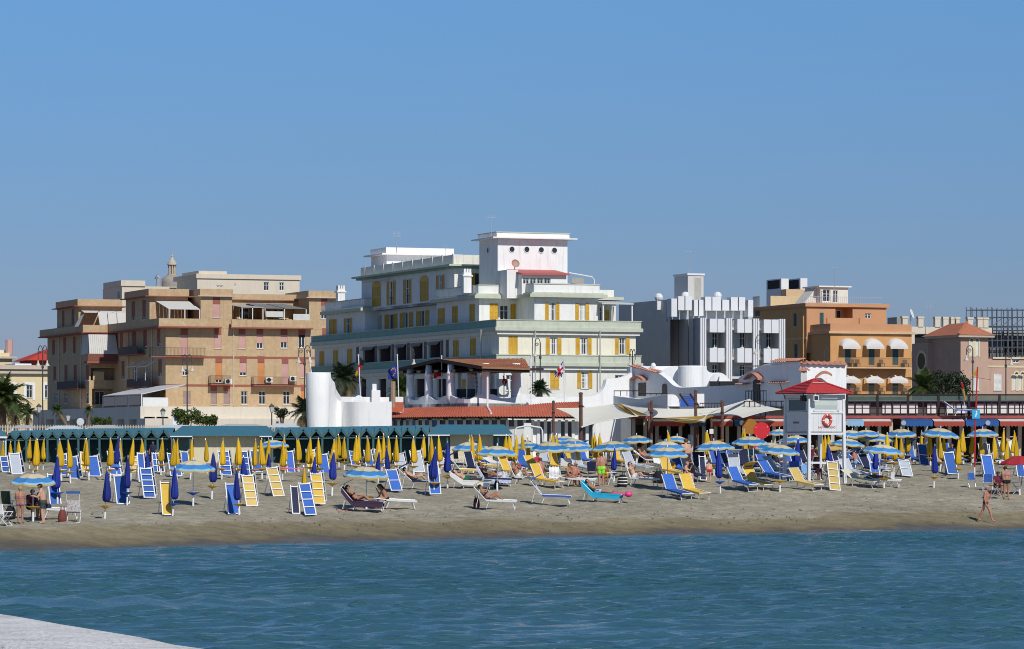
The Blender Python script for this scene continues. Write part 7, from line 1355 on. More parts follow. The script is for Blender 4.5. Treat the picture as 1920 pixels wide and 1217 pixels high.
# open umbrellas: px, ytop, width px, ybase
OU = [((1, 300, 448), 88, (1, 303, 905), 'open blue and cream umbrella above the couple at the left edge', 'yellow'),
      ((2, 400, 330), 84, (2, 400, 768), 'open blue umbrella with blue tray left of the yellow ladder beds', 'blue'),
      ((2, 1125, 150), 64, (2, 1120, 500), 'small open umbrella at the right end of the left cream cabin', None),
      ((3, 715, 388), 87, (3, 715, 800), 'open blue and yellow umbrella above the sitting woman in front', 'yellow'),
      ((4, 400, 216), 66, (4, 375, 495), 'open umbrella before the cream cabin, leftmost of the central cluster', 'yellow'),
      ((4, 655, 250), 82, (4, 632, 680), 'open umbrella above the man lying in green trunks', None),
      ((4, 885, 214), 58, (4, 940, 490), 'faded greyish open umbrella behind the blue upright beds', 'yellow'),
      ((4, 1110, 214), 76, (4, 1140, 570), 'open umbrella left of the standing man in green shorts', None),
      ((4, 1335, 188), 70, (4, 1330, 520), 'broad open umbrella behind the seated woman, back of a pair', None),
      ((4, 1340, 232), 66, (4, 1370, 540), 'open umbrella above the seated bald man, front of a pair', None),
      ((4, 1270, 164), 52, (4, 1270, 470), 'far open umbrella beneath the white door frames', None),
      ((5, 420, 305), 84, (5, 480, 660), 'open umbrella just above the man in green shorts', 'yellow'),
      ((5, 650, 255), 60, (5, 650, 500), 'cream topped open umbrella by the thin timber poles', 'yellow'),
      ((5, 925, 306), 76, (5, 915, 640), 'open umbrella directly behind the bright yellow and blue one', None),
      ((5, 935, 360), 79, (5, 930, 770), 'bright yellow and blue open umbrella in the middle of the front crowd', 'yellow'),
      ((5, 1020, 260), 50, (5, 1020, 560), 'small open umbrella beside the grey shower column', None),
      ((5, 1380, 302), 78, (5, 1330, 640), 'open umbrella above the woman in red bottoms', 'yellow'),
      ((6, 320, 262), 68, (6, 320, 560), 'open umbrella before the red and orange disc boards', None),
      ((6, 520, 320), 66, (6, 520, 620), 'blue open umbrella half hidden behind the large front one', None),
      ((6, 600, 335), 78, (6, 590, 790), 'large pale blue open umbrella left of the lifeguard tower', 'yellow'),
      ((6, 590, 198), 46, (6, 590, 480), 'small open umbrella right of the red disc board', None),
      ((6, 740, 256), 60, (6, 730, 560), 'open umbrella under the lifeguard hut, behind its left leg', None),
      ((6, 1220, 282), 66, (6, 1205, 620), 'open umbrella right behind the tower\'s right leg', 'yellow'),
      ((6, 1250, 208), 60, (6, 1260, 520), 'leftmost of three open umbrellas overlapping right of the tower', None),
      ((6, 1385, 206), 66, (6, 1375, 520), 'middle one of three open umbrellas overlapping right of the tower', None),
      ((7, 135, 236), 66, (7, 120, 520), 'rightmost of three open umbrellas overlapping right of the tower', None),
      ((7, 190, 336), 76, (7, 175, 765), 'pale blue open umbrella above the blanket-covered lounger', 'yellow'),
      ((7, 335, 196), 60, (7, 340, 510), 'open umbrella with ragged yellow fringe before the awning row', None),
      ((7, 710, 188), 73, (7, 690, 560), 'wide open umbrella before the awning row, left of the red pole', None),
      ((7, 1085, 194), 61, (7, 1080, 560), 'grey and white open umbrella right of the red pole', None)]
for (a, w, b_, lab, tray) in OU:
 pt, pb = q(*a), q(*b_); open_umbrella(pt[0] * .5 + pb[0] * .5 if abs(pt[0] - pb[0]) < 12 else pt[0], pt[1], w, pb[1], lab, tray=tray, tilt=(random.uniform(-4, 5), random.uniform(-4, 4)))
a, b_ = q(6, 1060, 318), q(6, 1060, 600); open_umbrella(a[0], a[1], 62, b_[1], 'plain straw yellow open umbrella beneath the lifeguard tower', tray=None, plain=mat('plain_yellow', (.60, .42, .14), .75, .08, 4, trans=.2))
a, b_ = q(7, 1420, 440), q(7, 1400, 830); open_umbrella(a[0], a[1], 72, b_[1], 'plain red open umbrella at the right edge', tray=None, plain=mat('plain_red', (.42, .03, .04), .75, .08, 4, trans=.15))
# upright sunbeds: region, xl, xr, ytop, ybottom, colour, bars
UB = [(1, 540, 625, 305, 500, 'blue', 3), (1, 615, 728, 330, 530, 'blue', 0), (1, 785, 922, 325, 510, 'blue', 0), (1, 975, 1110, 285, 495, 'blue', 3), (1, 1180, 1268, 330, 475, 'straw', 3), (1, 1275, 1420, 435, 705, 'blue', 4), (1, 1250, 1330, 300, 560, 'blue', 0), (1, 80, 205, 300, 490, 'grey', 0), (1, 0, 88, 330, 470, 'blue', 2), (1, 730, 800, 290, 470, 'yellow', 0), (1, 1385, 1460, 300, 470, 'blue', 2),
      (2, 160, 300, 300, 505, 'blue', 2), (2, 285, 372, 285, 465, 'blue', 0), (2, 620, 755, 280, 500, 'blue', 4), (2, 790, 925, 280, 500, 'blue', 3), (2, 915, 1035, 275, 470, 'blue', 0), (2, 840, 992, 500, 780, 'straw', 3), (2, 1062, 1237, 430, 690, 'straw', 3), (2, 1238, 1332, 280, 475, 'blue', 0), (2, 55, 140, 300, 470, 'navy', 0),
      (3, 160, 270, 270, 470, 'yellow', 1), (3, 262, 386, 310, 480, 'blue', 0), (3, 200, 342, 485, 760, 'yellow', 3), (3, 95, 262, 575, 862, 'blue', 3), (3, 555, 662, 280, 410, 'blue', 2), (3, 688, 785, 275, 410, 'blue', 0), (3, 785, 885, 265, 420, 'blue', 1), (3, 950, 1087, 305, 435, 'grey', 1), (3, 1105, 1252, 280, 470, 'grey', 0), (3, 1345, 1432, 285, 420, 'grey', 1), (3, 888, 1047, 450, 640, 'blue', 1),
      (4, 715, 800, 355, 490, 'blue', 1), (4, 800, 892, 325, 475, 'blue', 2), (4, 405, 482, 325, 430, 'blue', 0), (4, 535, 605, 335, 445, 'blue', 0), (5, 290, 360, 380, 520, 'blue', 0), (5, 550, 640, 370, 520, 'blue', 1),
      (6, 1018, 1152, 520, 782, 'straw', 3), (6, 1185, 1292, 415, 570, 'blue', 0), (7, 482, 602, 360, 555, 'blue', 1), (7, 308, 452, 508, 652, 'grey', 1), (7, 715, 868, 435, 635, 'blue', 0), (7, 1060, 1205, 460, 660, 'blue', 0), (7, 1375, 1475, 505, 660, 'blue', 0), (7, 45, 157, 530, 700, 'blue', 0), (7, 1215, 1300, 330, 480, 'white', 0), (7, 1300, 1375, 320, 540, 'white', 0), (7, 1090, 1160, 360, 460, 'navy', 0)]
names = {'blue': 'blue', 'straw': 'straw yellow', 'yellow': 'bright yellow', 'grey': 'pale grey', 'navy': 'navy', 'white': 'white'}
cnt = {}
for u in sorted(UB, key=lambda u_: q(u_[0], (u_[1] + u_[2]) / 2, 0)[0]):
 r, xl, xr, yt, yb, col, bars = u; px = q(r, (xl + xr) / 2, 0)[0]; key = (col, bars > 1, zone(px)); i = cnt.get(key, 0); cnt[key] = i + 1
 bed_px(r, xl, xr, yt, yb, col, bars, 'upright %s %s, %s from left %s' % (names[col], 'sunbed showing ladder-like bars' if bars > 1 else 'sunbed with plain canvas', ORD[i], zone(px)))
# a second bed leaning from behind at many of the stations
for i, u in enumerate([u_ for u_ in sorted(UB, key=lambda u_: q(u_[0], u_[1], 0)[0]) if u_[5] in ('blue', 'straw', 'yellow', 'grey')]):
 r, xl, xr, yt, yb, col, bars = u; fw = min(108, (xr - xl) * .78); B_ = ground(*q(r, xr - fw / 2, yb)); T_ = P(*q(r, xl + fw / 2 + 6, yt - 4), B_.y + .8); nb = Vector((T_.x + .18, T_.y + .75, 0)); nb.z = gz(nb.x, nb.y)
 px = q(r, (xl + xr) / 2, 0)[0]; key = ('rear', zone(px)); k = cnt.get(key, 0); cnt[key] = k + 1
 upright_bed('upright_sunbed', 'white framed rear sunbed, %s from left %s' % (ORD[k], zone(px)), nb, T_ + Vector((.06, .05, .03)), fw / SC * mpp(B_.y) * .96, random.choice(('blue', 'blue', 'grey', 'navy')), 2, 'rear propped sunbeds', legs=False)
# chair sets stood round closed blue umbrellas
for r, xl, xr, yt, yb, col, lab in ((1, 430, 560, 490, 770, 'blue', 'blue upright deck bed round a blue umbrella behind the left couple'), (1, 1035, 1185, 500, 760, 'blue', 'blue upright deck bed left of the tall blue ladder bed'), (2, 95, 215, 560, 862, 'yellow', 'bright yellow upright deck bed round a closed blue umbrella'), (2, 690, 830, 575, 852, 'blue', 'dark blue upright deck bed left of the straw ladder bed'), (3, 1265, 1400, 400, 672, 'blue', 'dark blue upright deck bed beside the cream cabin corner'), (3, 20, 110, 600, 850, 'navy', 'dark netted bed behind the front blue ladder bed'), (5, 1215, 1290, 470, 690, 'navy', 'navy upright deck bed near the woman in red bottoms')):
 bed_px(r, xl, xr, yt, yb, col, 0, lab, legs=True, lean=.35, fw=(xr - xl) * .8, name='upright_deck_bed')
# low loungers
def gq(r, x, y): return ground(*q(r, x, y))
def LG(r, x, y, yaw, col, lab, **k): p = gq(r, x, y); return lounger(p, yaw, col, lab, **k), p
L1, p1 = LG(3, 640, 815, -6, 'purple', 'lounger with dark purple towel and navy visor, woman lying on it', back=42, visor='navy', towel='purple')
L2, p2 = LG(3, 930, 800, 8, 'white', 'white stool-like lounger end under the sitting woman', back=4)
L3, p3 = LG(3, 1165, 620, 2, 'navy', 'lounger with dark visor and reclining sunbather left of the cream cabin', back=35, visor='navy')
L4, p4 = LG(4, 370, 665, 0, 'white', 'lounger draped with a white towel under the man in green trunks', back=28, towel='white')
L5, p5 = LG(4, 560, 640, 3, 'navy', 'lounger with a navy back and striped towel behind the man in green trunks', back=50, towel=mat('striped_towel', (.45, .50, .66), .9, .5, 9))
L6, p6 = LG(4, 850, 630, -12, 'white', 'pale reclining lounger of the man reading a red book', back=55)
L7, p7 = LG(4, 585, 850, -3, 'white', 'front white lounger with yellow visor and a reading woman', back=40, visor='yellow')
L8, p8 = LG(4, 1090, 805, -2, 'blue', 'empty blue lounger with raised blue headrest in front', back=45, visor='blue')
L9, p9 = LG(4, 1060, 650, -42, 'yellow', 'yellow lounger strewn with clothes and bags', back=50)
L10, p10 = LG(4, 1330, 645, -8, 'white', 'white lounger under the two seated sunbathers', back=6)
L11, p11 = LG(5, 300, 880, -14, 'cyan', 'lounger covered with a bright turquoise towel, man lying on it', back=36, towel='cyan')
L12, p12 = LG(5, 640, 735, -20, 'white', 'white lounger of the reclining man with sunglasses', back=60)
L13, p13 = LG(5, 990, 850, -58, 'blue', 'empty blue lounger left of a yellow one, both facing the water', back=48)
L14, p14 = LG(5, 1150, 845, -58, 'yellow', 'empty yellow lounger right of a blue one, both facing the water', back=48)
L15, p15 = LG(5, 760, 560, -5, 'white', 'far lounger with a sunbather under the yellow tray', back=30)
L16, p16 = LG(5, 1150, 690, -60, 'navy', 'folded-back navy lounger next to the woman with tied hair', back=50, frame=alum)
L17, p17 = LG(6, 230, 765, -56, 'blue', 'wide blue lounger left of an olive one near the blue umbrella', back=42)
L18, p18 = LG(6, 370, 765, -56, 'yellow', 'yellow lounger with raised pillow right of the wide blue one', back=42, visor='yellow')
L19, p19 = LG(6, 520, 690, -52, 'blue', 'blue lounger partly behind the yellow tray left of the tower', back=35)
L20, p20 = LG(6, 800, 770, -50, 'straw', 'empty straw yellow lounger directly before the tower\'s left leg', back=42)
L21, p21 = LG(6, 1310, 745, -40, 'beige', 'beige lounger with dark cushion right of the straw ladder bed', back=24, towel=None)
L22, p22 = LG(7, 130, 745, -12, 'white', 'white lounger carrying a bundled brown blanket', back=20)
L23, p23 = LG(6, 150, 640, -30, 'navy', 'navy lounger behind the closed blue umbrella, under the crowd', back=55)
L24, p24 = LG(6, 640, 620, -10, 'blue', 'blue lounger with striped sheet in the shade behind the straw one', back=30)
L25, p25 = LG(4, 530, 520, -10, 'yellow', 'yellow lounger behind the navy-backed one near the cream cabin', back=45)
L26, p26 = LG(4, 330, 560, 5, 'yellow', 'yellow lounger with black visor left of the navy-backed one', back=45, visor='navy')
L27, p27 = LG(7, 10, 600, -15, 'navy', 'dark lounger with cushions behind the pale blue umbrella', back=30)
L28, p28 = LG(1, 455, 890, 5, 'white', 'small white lounger behind the man in green shorts at left', back=5)
L29, p29 = LG(5, 1060, 640, -70, 'blue', 'blue lounger with crossed white legs beside the seated woman', back=30)
# the crowded middle and right: more loungers and chairs in the umbrella shade
CR_ = [(5, 180, 560, -20, 'blue', 55), (5, 60, 560, -10, 'yellow', 60), (5, 620, 610, -15, 'grey', 50), (5, 870, 600, -30, 'white', 60), (5, 1010, 580, -25, 'blue', 55), (5, 1230, 640, -50, 'navy', 60), (5, 1400, 600, -30, 'blue', 50), (6, 90, 600, -35, 'blue', 60), (6, 200, 660, -35, 'grey', 60), (6, 290, 610, -30, 'navy', 65), (6, 420, 600, -25, 'navy', 70), (6, 480, 640, -30, 'blue', 45), (6, 560, 650, -15, 'grey', 40), (6, 700, 600, -20, 'blue', 55), (6, 830, 580, -20, 'navy', 50), (6, 1110, 600, -30, 'navy', 60), (6, 1350, 600, -15, 'blue', 35), (6, 1420, 640, -20, 'navy', 45), (7, 90, 560, -15, 'blue', 40), (4, 250, 500, 5, 'navy', 35), (4, 480, 470, -5, 'blue', 55), (4, 1000, 560, -20, 'yellow', 45), (4, 1190, 520, -15, 'yellow', 60), (4, 1250, 470, -10, 'blue', 60), (4, 640, 500, 0, 'white', 20), (7, 780, 470, -20, 'blue', 60), (7, 1120, 470, -30, 'navy', 60), (7, 440, 460, -30, 'blue', 60), (6, 40, 560, -20, 'yellow', 60), (6, 260, 560, -20, 'blue', 60), (6, 640, 540, -20, 'white', 60), (6, 780, 640, -30, 'blue', 50), (6, 1230, 660, -30, 'grey', 45), (6, 1160, 640, -25, 'navy', 55), (5, 950, 660, -20, 'yellow', 55), (5, 1270, 590, -20, 'grey', 60), (5, 130, 620, -25, 'grey', 60), (5, 480, 560, -25, 'yellow', 60), (4, 760, 570, -10, 'yellow', 50), (4, 900, 520, -20, 'blue', 60), (4, 1100, 480, -20, 'grey', 60), (4, 430, 540, -10, 'navy', 60), (7, 60, 620, -20, 'grey', 50), (7, 250, 540, -30, 'blue', 60)]
cn2 = {}
for r, x, y, yaw, col, back in sorted(CR_, key=lambda c_: q(c_[0], c_[1], 0)[0]):
 px = q(r, x, 0)[0]; key = (col, zone(px)); k = cn2.get(key, 0); cn2[key] = k + 1; LG(r, x, y, yaw - 28, col, '%s shaded lounger, %s from left of that colour %s' % (col, ORD[k], zone(px)), back=back, visor=col if k % 3 == 0 else None)
for i, (r, x, y, yaw, col) in enumerate(((5, 150, 500, 40, 'yellow'), (5, 560, 480, -40, 'white'), (5, 1320, 560, 30, 'navy'), (5, 1380, 520, 100, 'white'), (6, 150, 520, -60, 'blue'), (6, 380, 540, 30, 'grey'), (6, 880, 620, 200, 'navy'), (6, 1000, 560, 20, 'yellow'), (6, 1140, 540, -80, 'grey'), (6, 1340, 540, 70, 'navy'), (7, 800, 500, 60, 'blue'), (4, 300, 470, 30, 'navy'), (4, 680, 450, 0, 'grey'), (4, 1260, 540, 100, 'white'))): folding_chair(gq(r, x, y), yaw, col, '%s from left of the crowd\'s folding chairs, a %s one' % (ORD[i], col), group='folding chairs in the crowd')
# brown blanket bundle
t = thing('blanket_bundle', 'crumpled brown blanket heaped on the white lounger at right', 'blanket', p22 + Vector((-.1, 0, .38)), R(-12)); mb = MB(); n, m_ = 20, 8; vs = []
for i in range(n + 1):
 for j in range(m_ + 1):
  x = -.7 + 1.5 * i / n; y = -.3 + .6 * j / m_; h = .28 * math.sin(math.pi * j / m_) * (.35 + .65 * math.sin(math.pi * (i / n) ** .8)) * (1 + .35 * mnoise.noise((x * 4, y * 5, 1))); vs.append((x, y, h))
mb.add(vs, [(i * (m_ + 1) + j, (i + 1) * (m_ + 1) + j, (i + 1) * (m_ + 1) + j + 1, i * (m_ + 1) + j + 1) for i in range(n) for j in range(m_)]); mb.build('cloth', mat('brown_blanket', (.10, .065, .05), .95, .2, 6), t, True)
# chairs and tables
folding_chair(gq(1, 50, 955), -15, 'white', 'white folding chair cut by the left edge', s=.95); folding_chair(gq(1, 110, 890), 40, mat('dark_green_cloth', (.02, .045, .03), .9), 'dark green high-backed chair behind the woman at left', s=1.25)
zeb = mat('zebra_cloth', (.50, .46, .46), .85, .75, 14); folding_chair(gq(1, 675, 925), 90, 'navy', 'patterned beach chair with blue sunshade seen from behind at left', s=1.0, visor='blue', back_m=zeb)
folding_chair(gq(7, 985, 748), -60, 'blue', 'folded blue chair standing alone by the red pole', folded=True, s=.82, frame=alum); folding_chair(gq(7, 1130, 780), -100, 'blue', 'blue canvas chair beside the table under the red umbrella', s=.95); folding_chair(gq(7, 1395, 815), 170, mat('maroon_cloth', (.12, .015, .025), .9), 'maroon camp chair at the right edge', s=1.05); folding_chair(gq(7, 230, 745), 150, 'white', 'white plastic chair behind the blanket-covered lounger', s=.85); folding_chair(gq(5, 260, 700), 80, 'navy', 'dark draped chair left of the man in green shorts', s=1.15); folding_chair(gq(6, 745, 690), -70, 'blue', 'bright blue chair under the lifeguard tower', s=1.15); folding_chair(gq(6, 855, 700), -50, mat('pale_blue_cloth', (.16, .38, .68), .85), 'pale blue chair against the tower\'s front left leg', s=1.0)
def table(pt, w, h, label, m=whp, top=None, name='folding_table'):
 t = thing(name, label, 'table', pt, R(random.uniform(-20, 20))); mb = MB(); mb.box(-w, w, -w * .6, w * .6, h - .03, h); mb.build('table_top', top or m, t)
 for x in (-1, 1):
  for y in (-1, 1): mb = MB(); mb.tube([(x * w * .85, y * w * .5, 0), (-x * w * .2, y * w * .5, h - .03)], .014, 5); mb.build('leg', m, t)
 return t
table(gq(7, 1215, 855), .42, .72, 'small folding table with crossed white legs at right', alum, mat('dark_table', (.05, .03, .03), .7)); table(gq(5, 420, 740), .25, .75, 'white stool with clothes by the man in green shorts'); table(gq(6, 960, 650), .5, .72, 'white table behind the tower\'s front legs')
table(gq(6, 570, 560), .7, .8, 'pale counter table behind the large blue umbrella', mat('counter_grey', (.5, .55, .55), .6), None)
# bags and small things
bag(gq(4, 455, 840), 'dark patterned beach bag behind the reading woman\'s lounger', mat('plum_bag', (.07, .02, .04), .85, .5, 14), .45); bag(gq(5, 850, 712), 'black backpack on the sand left of the yellow draped chair', mat('black_cloth', (.012, .012, .014), .9), .6); bag(gq(5, 520, 750), 'black and white striped beach bag before the reclining man', MATS['black_cloth'], .62, stripes=white); bag(gq(1, 95, 895), 'dark bag in the shade by the left couple', MATS['black_cloth'], .5); bag(gq(1, 570, 925), 'dark red bag left of the patterned chair', mat('rust_bag', (.18, .05, .04), .9), .5); bag(gq(4, 640, 660) + Vector((0, -.3, 0)), 'black bag on the sand below the striped towel', MATS['black_cloth'], .38)
t = thing('flip_flops', 'pair of coral pink flip-flops on the sand', 'shoes', gq(3, 505, 828)); fm = mat('coral_foam', (.75, .16, .17), .7)
for k in (-1, 1): mb = MB(); mb.extrude([(k * .16 + .055 * math.cos(a_) * (1.15 if math.sin(a_) > 0 else .9), .13 * math.sin(a_), .01) for a_ in [2 * math.pi * j / 14 for j in range(14)]], (0, 0, .03)); mb.tube([(k * .16 - .05, -.02, .03), (k * .16, .06, .10), (k * .16 + .05, -.02, .03)], .012, 5); mb.build('sandal', fm, t)
t = thing('pink_air_mat', 'pink and orange inflatable mat lying on a tray left of centre', 'air mat', gq(2, 1270, 540) + Vector((0, 0, .62)), .1); mb = MB()
for k in range(6): mb.tube([(-.72, -.2 + .08 * k, 0), (-.3, -.2 + .08 * k, .02), (.75, -.2 + .08 * k, .0)], [.03, .045, .02], 7)
mb.build('tube', mat('pink_vinyl', (.75, .10, .25), .4), t)
t = thing('pink_float', 'pink float with round end at the feet of the man on turquoise', 'float', p11 + Vector((1.0, -.25, .30)), R(-14)); mb = MB(); mb.ell((0, 0, .08), (.55, .22, .07), 14, 6); mb.ell((.5, .02, .08), (.2, .24, .16), 12, 6); mb.build('body', mat('hot_pink', (.75, .07, .24), .45), t, True)
def book(loc, yaw, m, label): t = thing('book', label, 'book', loc, R(yaw)); mb = MB(); mb.box(-.012, .012, -.15, .0, 0, .22); mb.box(.0, .02, -.15, -.002, .005, .215); mb.build('cover', m, t); mb = MB(); mb.box(-.05, -.012, .0, .15, 0, .22); mb.build('cover', m, t); return t
# draped towels / clothes hanging on trays
dr = mat('yellow_tray_cloth', (.70, .45, .02), .8)
for r, x, y, lab, m in ((4, 690, 640, 'black and white striped towel hanging beside the umbrella pole', mat('bw_towel', (.5, .5, .55), .9, .7, 11)), (5, 960, 640, 'orange yellow towel hung on a chair by the seated woman', mat('orange_towel', (.70, .33, .02), .9, .1, 5)), (4, 1165, 590, 'white cloth dropped on the yellow lounger', mat('white_cloth', (.8, .8, .8), .9, .1, 5))):
 p = gq(r, x, y); t = thing('hanging_towel', lab, 'towel', p, .2); mb = MB(); n, m_ = 10, 8; vs = [(-.28 + .56 * i / n, .05 * math.sin(i * 1.9) + .03 * math.sin(j), .12 + .62 * j / m_ + .03 * math.sin(i * 2.3)) for j in range(m_ + 1) for i in range(n + 1)]; mb.add(vs, [(j * (n + 1) + i, j * (n + 1) + i + 1, (j + 1) * (n + 1) + i + 1, (j + 1) * (n + 1) + i) for j in range(m_) for i in range(n)]); mb.build('cloth', m, t, True)
# ------------------------------------------------------------------ people
ck = lambda n_, c_, v=.15: mat('cloth_' + n_, c_, .85, v, 10)
flo, blk_, wht, grn, red_, nvy = ck('floral', (.30, .16, .17), .6), ck('black', (.012, .012, .014)), ck('white', (.75, .75, .74)), ck('lime', (.30, .75, .05)), ck('red', (.55, .02, .03)), ck('navy', (.015, .02, .07)); olive = ck('olive', (.05, .065, .06), .4); grn2 = ck('bottle', (.01, .11, .06)); mar = ck('maroon', (.14, .02, .05))
H_ = lambda r, x, y0, y1: (q(r, x, y0)[1], q(r, x, y1)[1])
def std(label, r, x, yt, yb, yaw, J, **k): p = gq(r, x, yb); hh = (yb - yt) / SC * mpp(p.y); return person(label, J, p, yaw, scale=hh / 1.72 / (k.pop('hs', 1)), **k)
std('woman with short fair hair in a floral bikini, back turned, left edge', 1, 185, 590, 935, 95, pose_stand(('front', 'front')), skin='tan', hair='blond', cloth=[('briefs', flo), ('bra', flo)], fat=1.12)
std('man in dark grey green shorts under the leftmost open umbrella', 1, 395, 565, 938, 172, pose_stand(('front', 'front'), bend=10), skin='fair', hair='dark', cloth=[('shorts', olive)], cap=blk_, fat=1.1)
person('person in a purple top sitting in the shade between the left couple', pose_sit(.40, 15), gq(1, 280, 885), -60, 'brown', 'dark', [('shirt', mar), ('shorts', nvy)])
person('person in a patterned wrap bending behind the man at left', pose_sit(.42, 35), p28 + Vector((-.1, .2, 0)), 160, 'tan', 'dark', [('shorts', nvy)])
person('woman in black bikini lying on the purple towel, knees raised', pose_lie(42, (.35, .55), ('down', 'chest')), p1, -6, 'tan', 'dark', [('briefs', blk_), ('bra', blk_)], glasses=True)
person('tanned long-haired woman sitting bent forward, hand to her face', pose_sit(.40, 28, ('face', 'knee')), p2 + Vector((-.15, 0, 0)), 188, 'tan', 'dark', [('briefs', blk_)], long_hair=True)
person('sunbather lying under the dark visor near the cream cabin', pose_lie(35, (.7, .55), ('down', 'down')), p3, 2, 'fair', 'dark', [('briefs', nvy)])
person('man in bottle green trunks lying on a white towel', pose_lie(22, (.1, .25), ('head', 'chest')), p4, 0, 'fair', 'dark', [('shorts', grn2)], fat=1.08)
person('woman in dark top lying behind the man in green trunks', pose_lie(50, (.5, .3), ('chest', 'down')), p5, 3, 'brown', 'dark', [('shirt', blk_), ('briefs', blk_)])
person('bald man in white shorts reclining with a red book', pose_lie(52, (.1, .8), ('chest', 'chest')), p6, -12, 'tan', 'grey', [('shorts', wht)], bald=True, fat=1.15, glasses=True)
book(p6 + Vector((.02, -.05, .88)), -20, mat('red_cover', (.75, .08, .10), .6), 'open red book held by the bald reclining man')
person('woman sitting with bare back and red bikini near yellow loungers', pose_sit(.38, 5), gq(4, 1035, 590), 80, 'red', 'brown', [('briefs', red_)])
person('woman in a black bikini sitting upright on the white lounger', pose_sit(.38, 6, ('back', 'knee')), p10 + Vector((-.25, .05, 0)), -25, 'tan', 'dark', [('briefs', blk_), ('bra', blk_)], fat=1.1)
person('bald man with sunglasses sitting behind the woman in black bikini', pose_sit(.38, 4, ('knee', 'back')), p10 + Vector((.12, .75, .05)), -40, 'red', 'grey', [('shorts', nvy)], bald=True, glasses=True, fat=1.2)
person('woman in dark bikini lying and reading on the front white lounger', pose_lie(40, (.75, .5), ('read', 'read')), p7, -3, 'tan', 'dark', [('briefs', nvy), ('bra', nvy)])
book(p7 + Vector((-.2, -.02, 1.03)), 80, mat('grey_blue_cover', (.12, .2, .25), .6), 'grey blue book held up by the woman on the front white lounger')
std('man in lime green shorts standing with his back to the water', 5, 328, 425, 745, 92, pose_stand(('down', 'front')), skin='red', hair='brown', cloth=[('shorts', grn)], fat=1.08)
person('child standing in the shade just behind the lime shorts man', pose_stand(), gq(5, 372, 730), 60, 'brown', 'dark', [('shorts', ck('yellow', (.6, .4, .02)))], scale=.68)
person('man with sunglasses and pale shorts reclining, leg stretched out', pose_lie(58, (.15, .55), ('chest', 'chest')), p12, -20, 'fair', 'dark', [('shorts', wht)], glasses=True)
person('man lying asleep on the turquoise towel in front', pose_lie(34, (.12, .05), ('down', 'down')), p11, -14, 'tan', 'dark', [('shorts', ck('pale_blue', (.4, .5, .65)))])
person('far sunbather lying with knees bent behind the shade umbrellas', pose_lie(30, (.85, .8), ('down', 'down')), p15, -5, 'red', 'dark', [('briefs', nvy)])
std('bare-backed man standing beside the grey shower column', 5, 1100, 300, 640, 95, pose_stand(), skin='fair', hair='brown', cloth=[('shorts', nvy)], fat=1.1)
person('woman with tied fair hair sitting in profile in the central shade', pose_sit(.42, 8, ('face', 'knee')), gq(5, 1090, 730), -10, 'fair', 'blond', [('bra', blk_), ('briefs', blk_)], fat=1.1)
person('person in dark clothes seated facing the woman with tied hair', pose_sit(.42, 12), gq(5, 1165, 700), 185, 'brown', 'dark', [('shirt', blk_), ('shorts', blk_)])
std('woman in red bottoms bending forward, seen from behind', 5, 1312, 512, 712, 92, pose_stand(('down', 'down'), bend=25), skin='fair', hair='dark', cloth=[('briefs', red_)], hs=.92, fat=1.12)
person('sunbather lying under the large pale blue umbrella', pose_lie(25, (.4, .3), ('head', 'down')), p24, -10, 'fair', 'dark', [('shirt', ck('pink_stripe', (.6, .35, .36), .4))])
person('sunburnt man seated on a lounger behind the tower, right side', pose_sit(.42, 12), gq(6, 1290, 600), 160, 'red', 'dark', [('shorts', ck('skyblue', (.2, .4, .65)))], fat=1.15)
person('person in maroon seated in the shade of the lifeguard tower', pose_sit(.42, 10), gq(6, 930, 680), -70, 'brown', 'dark', [('shirt', mar), ('shorts', mar)])
std('woman in black bottoms bending over the table at the right edge', 7, 1300, 560, 865, 100, pose_stand(('front', 'front'), bend=16), skin='tan', hair='dark', cloth=[('briefs', blk_), ('bra', flo)], hs=.96, fat=1.15)
person('dark-clothed person seated behind the table under the red umbrella', pose_sit(.42, 10), gq(7, 1215, 820), -80, 'brown', 'dark', [('shirt', mar), ('shorts', blk_)])
std('elderly walker in dark red briefs on the wet sand', 7, 1110, 735, 1065, -25, pose_stand(('face', 'down'), stride=.75, bend=4), skin='red', hair='grey', cloth=[('briefs', ck('plum', (.16, .05, .07)))], fat=1.05)
std('shadowy figure standing at a left-hand cabin door', 1, 1395, 180, 395, -90, pose_stand(), skin='brown', hair='dark', cloth=[('shirt', nvy), ('shorts', blk_)])
for i, (r, x, y, yaw, sk, c_) in enumerate(((4, 1000, 545, -30, 'tan', red_), (5, 690, 500, 20, 'fair', nvy), (5, 1360, 560, -100, 'tan', blk_), (6, 330, 560, -60, 'fair', ck('teal2', (.02, .3, .3))), (6, 430, 575, 200, 'red', red_), (6, 690, 560, -40, 'tan', red_), (6, 880, 560, 30, 'fair', mar), (6, 1390, 530, 200, 'red', nvy), (7, 30, 520, -20, 'tan', red_), (7, 800, 480, -90, 'fair', nvy))): person('%s background sunbather from the left, seated in umbrella shade' % ORD[i], pose_sit(.42, 5 + 4 * (i % 3)), gq(r, x, y), yaw, sk, ('dark', 'brown', 'grey', 'blond')[i % 4], [('shorts' if i % 2 else 'briefs', c_)] + ([('shirt', c_)] if i % 3 == 0 else []), fat=1 + .05 * (i % 3))
# ================================================================== LIFEGUARD TOWER
TW = thing('lifeguard_tower', 'white lifeguard tower on stilts with red shingled roof and orange lifebuoy', 'lifeguard tower', ground(1540, 908), R(24)); e5 = lambda x, y: (1440 + x / 5.289, 690 + y / 5.289)
p0 = Vector(TW.location); dT = p0.y; s5 = mpp(dT)
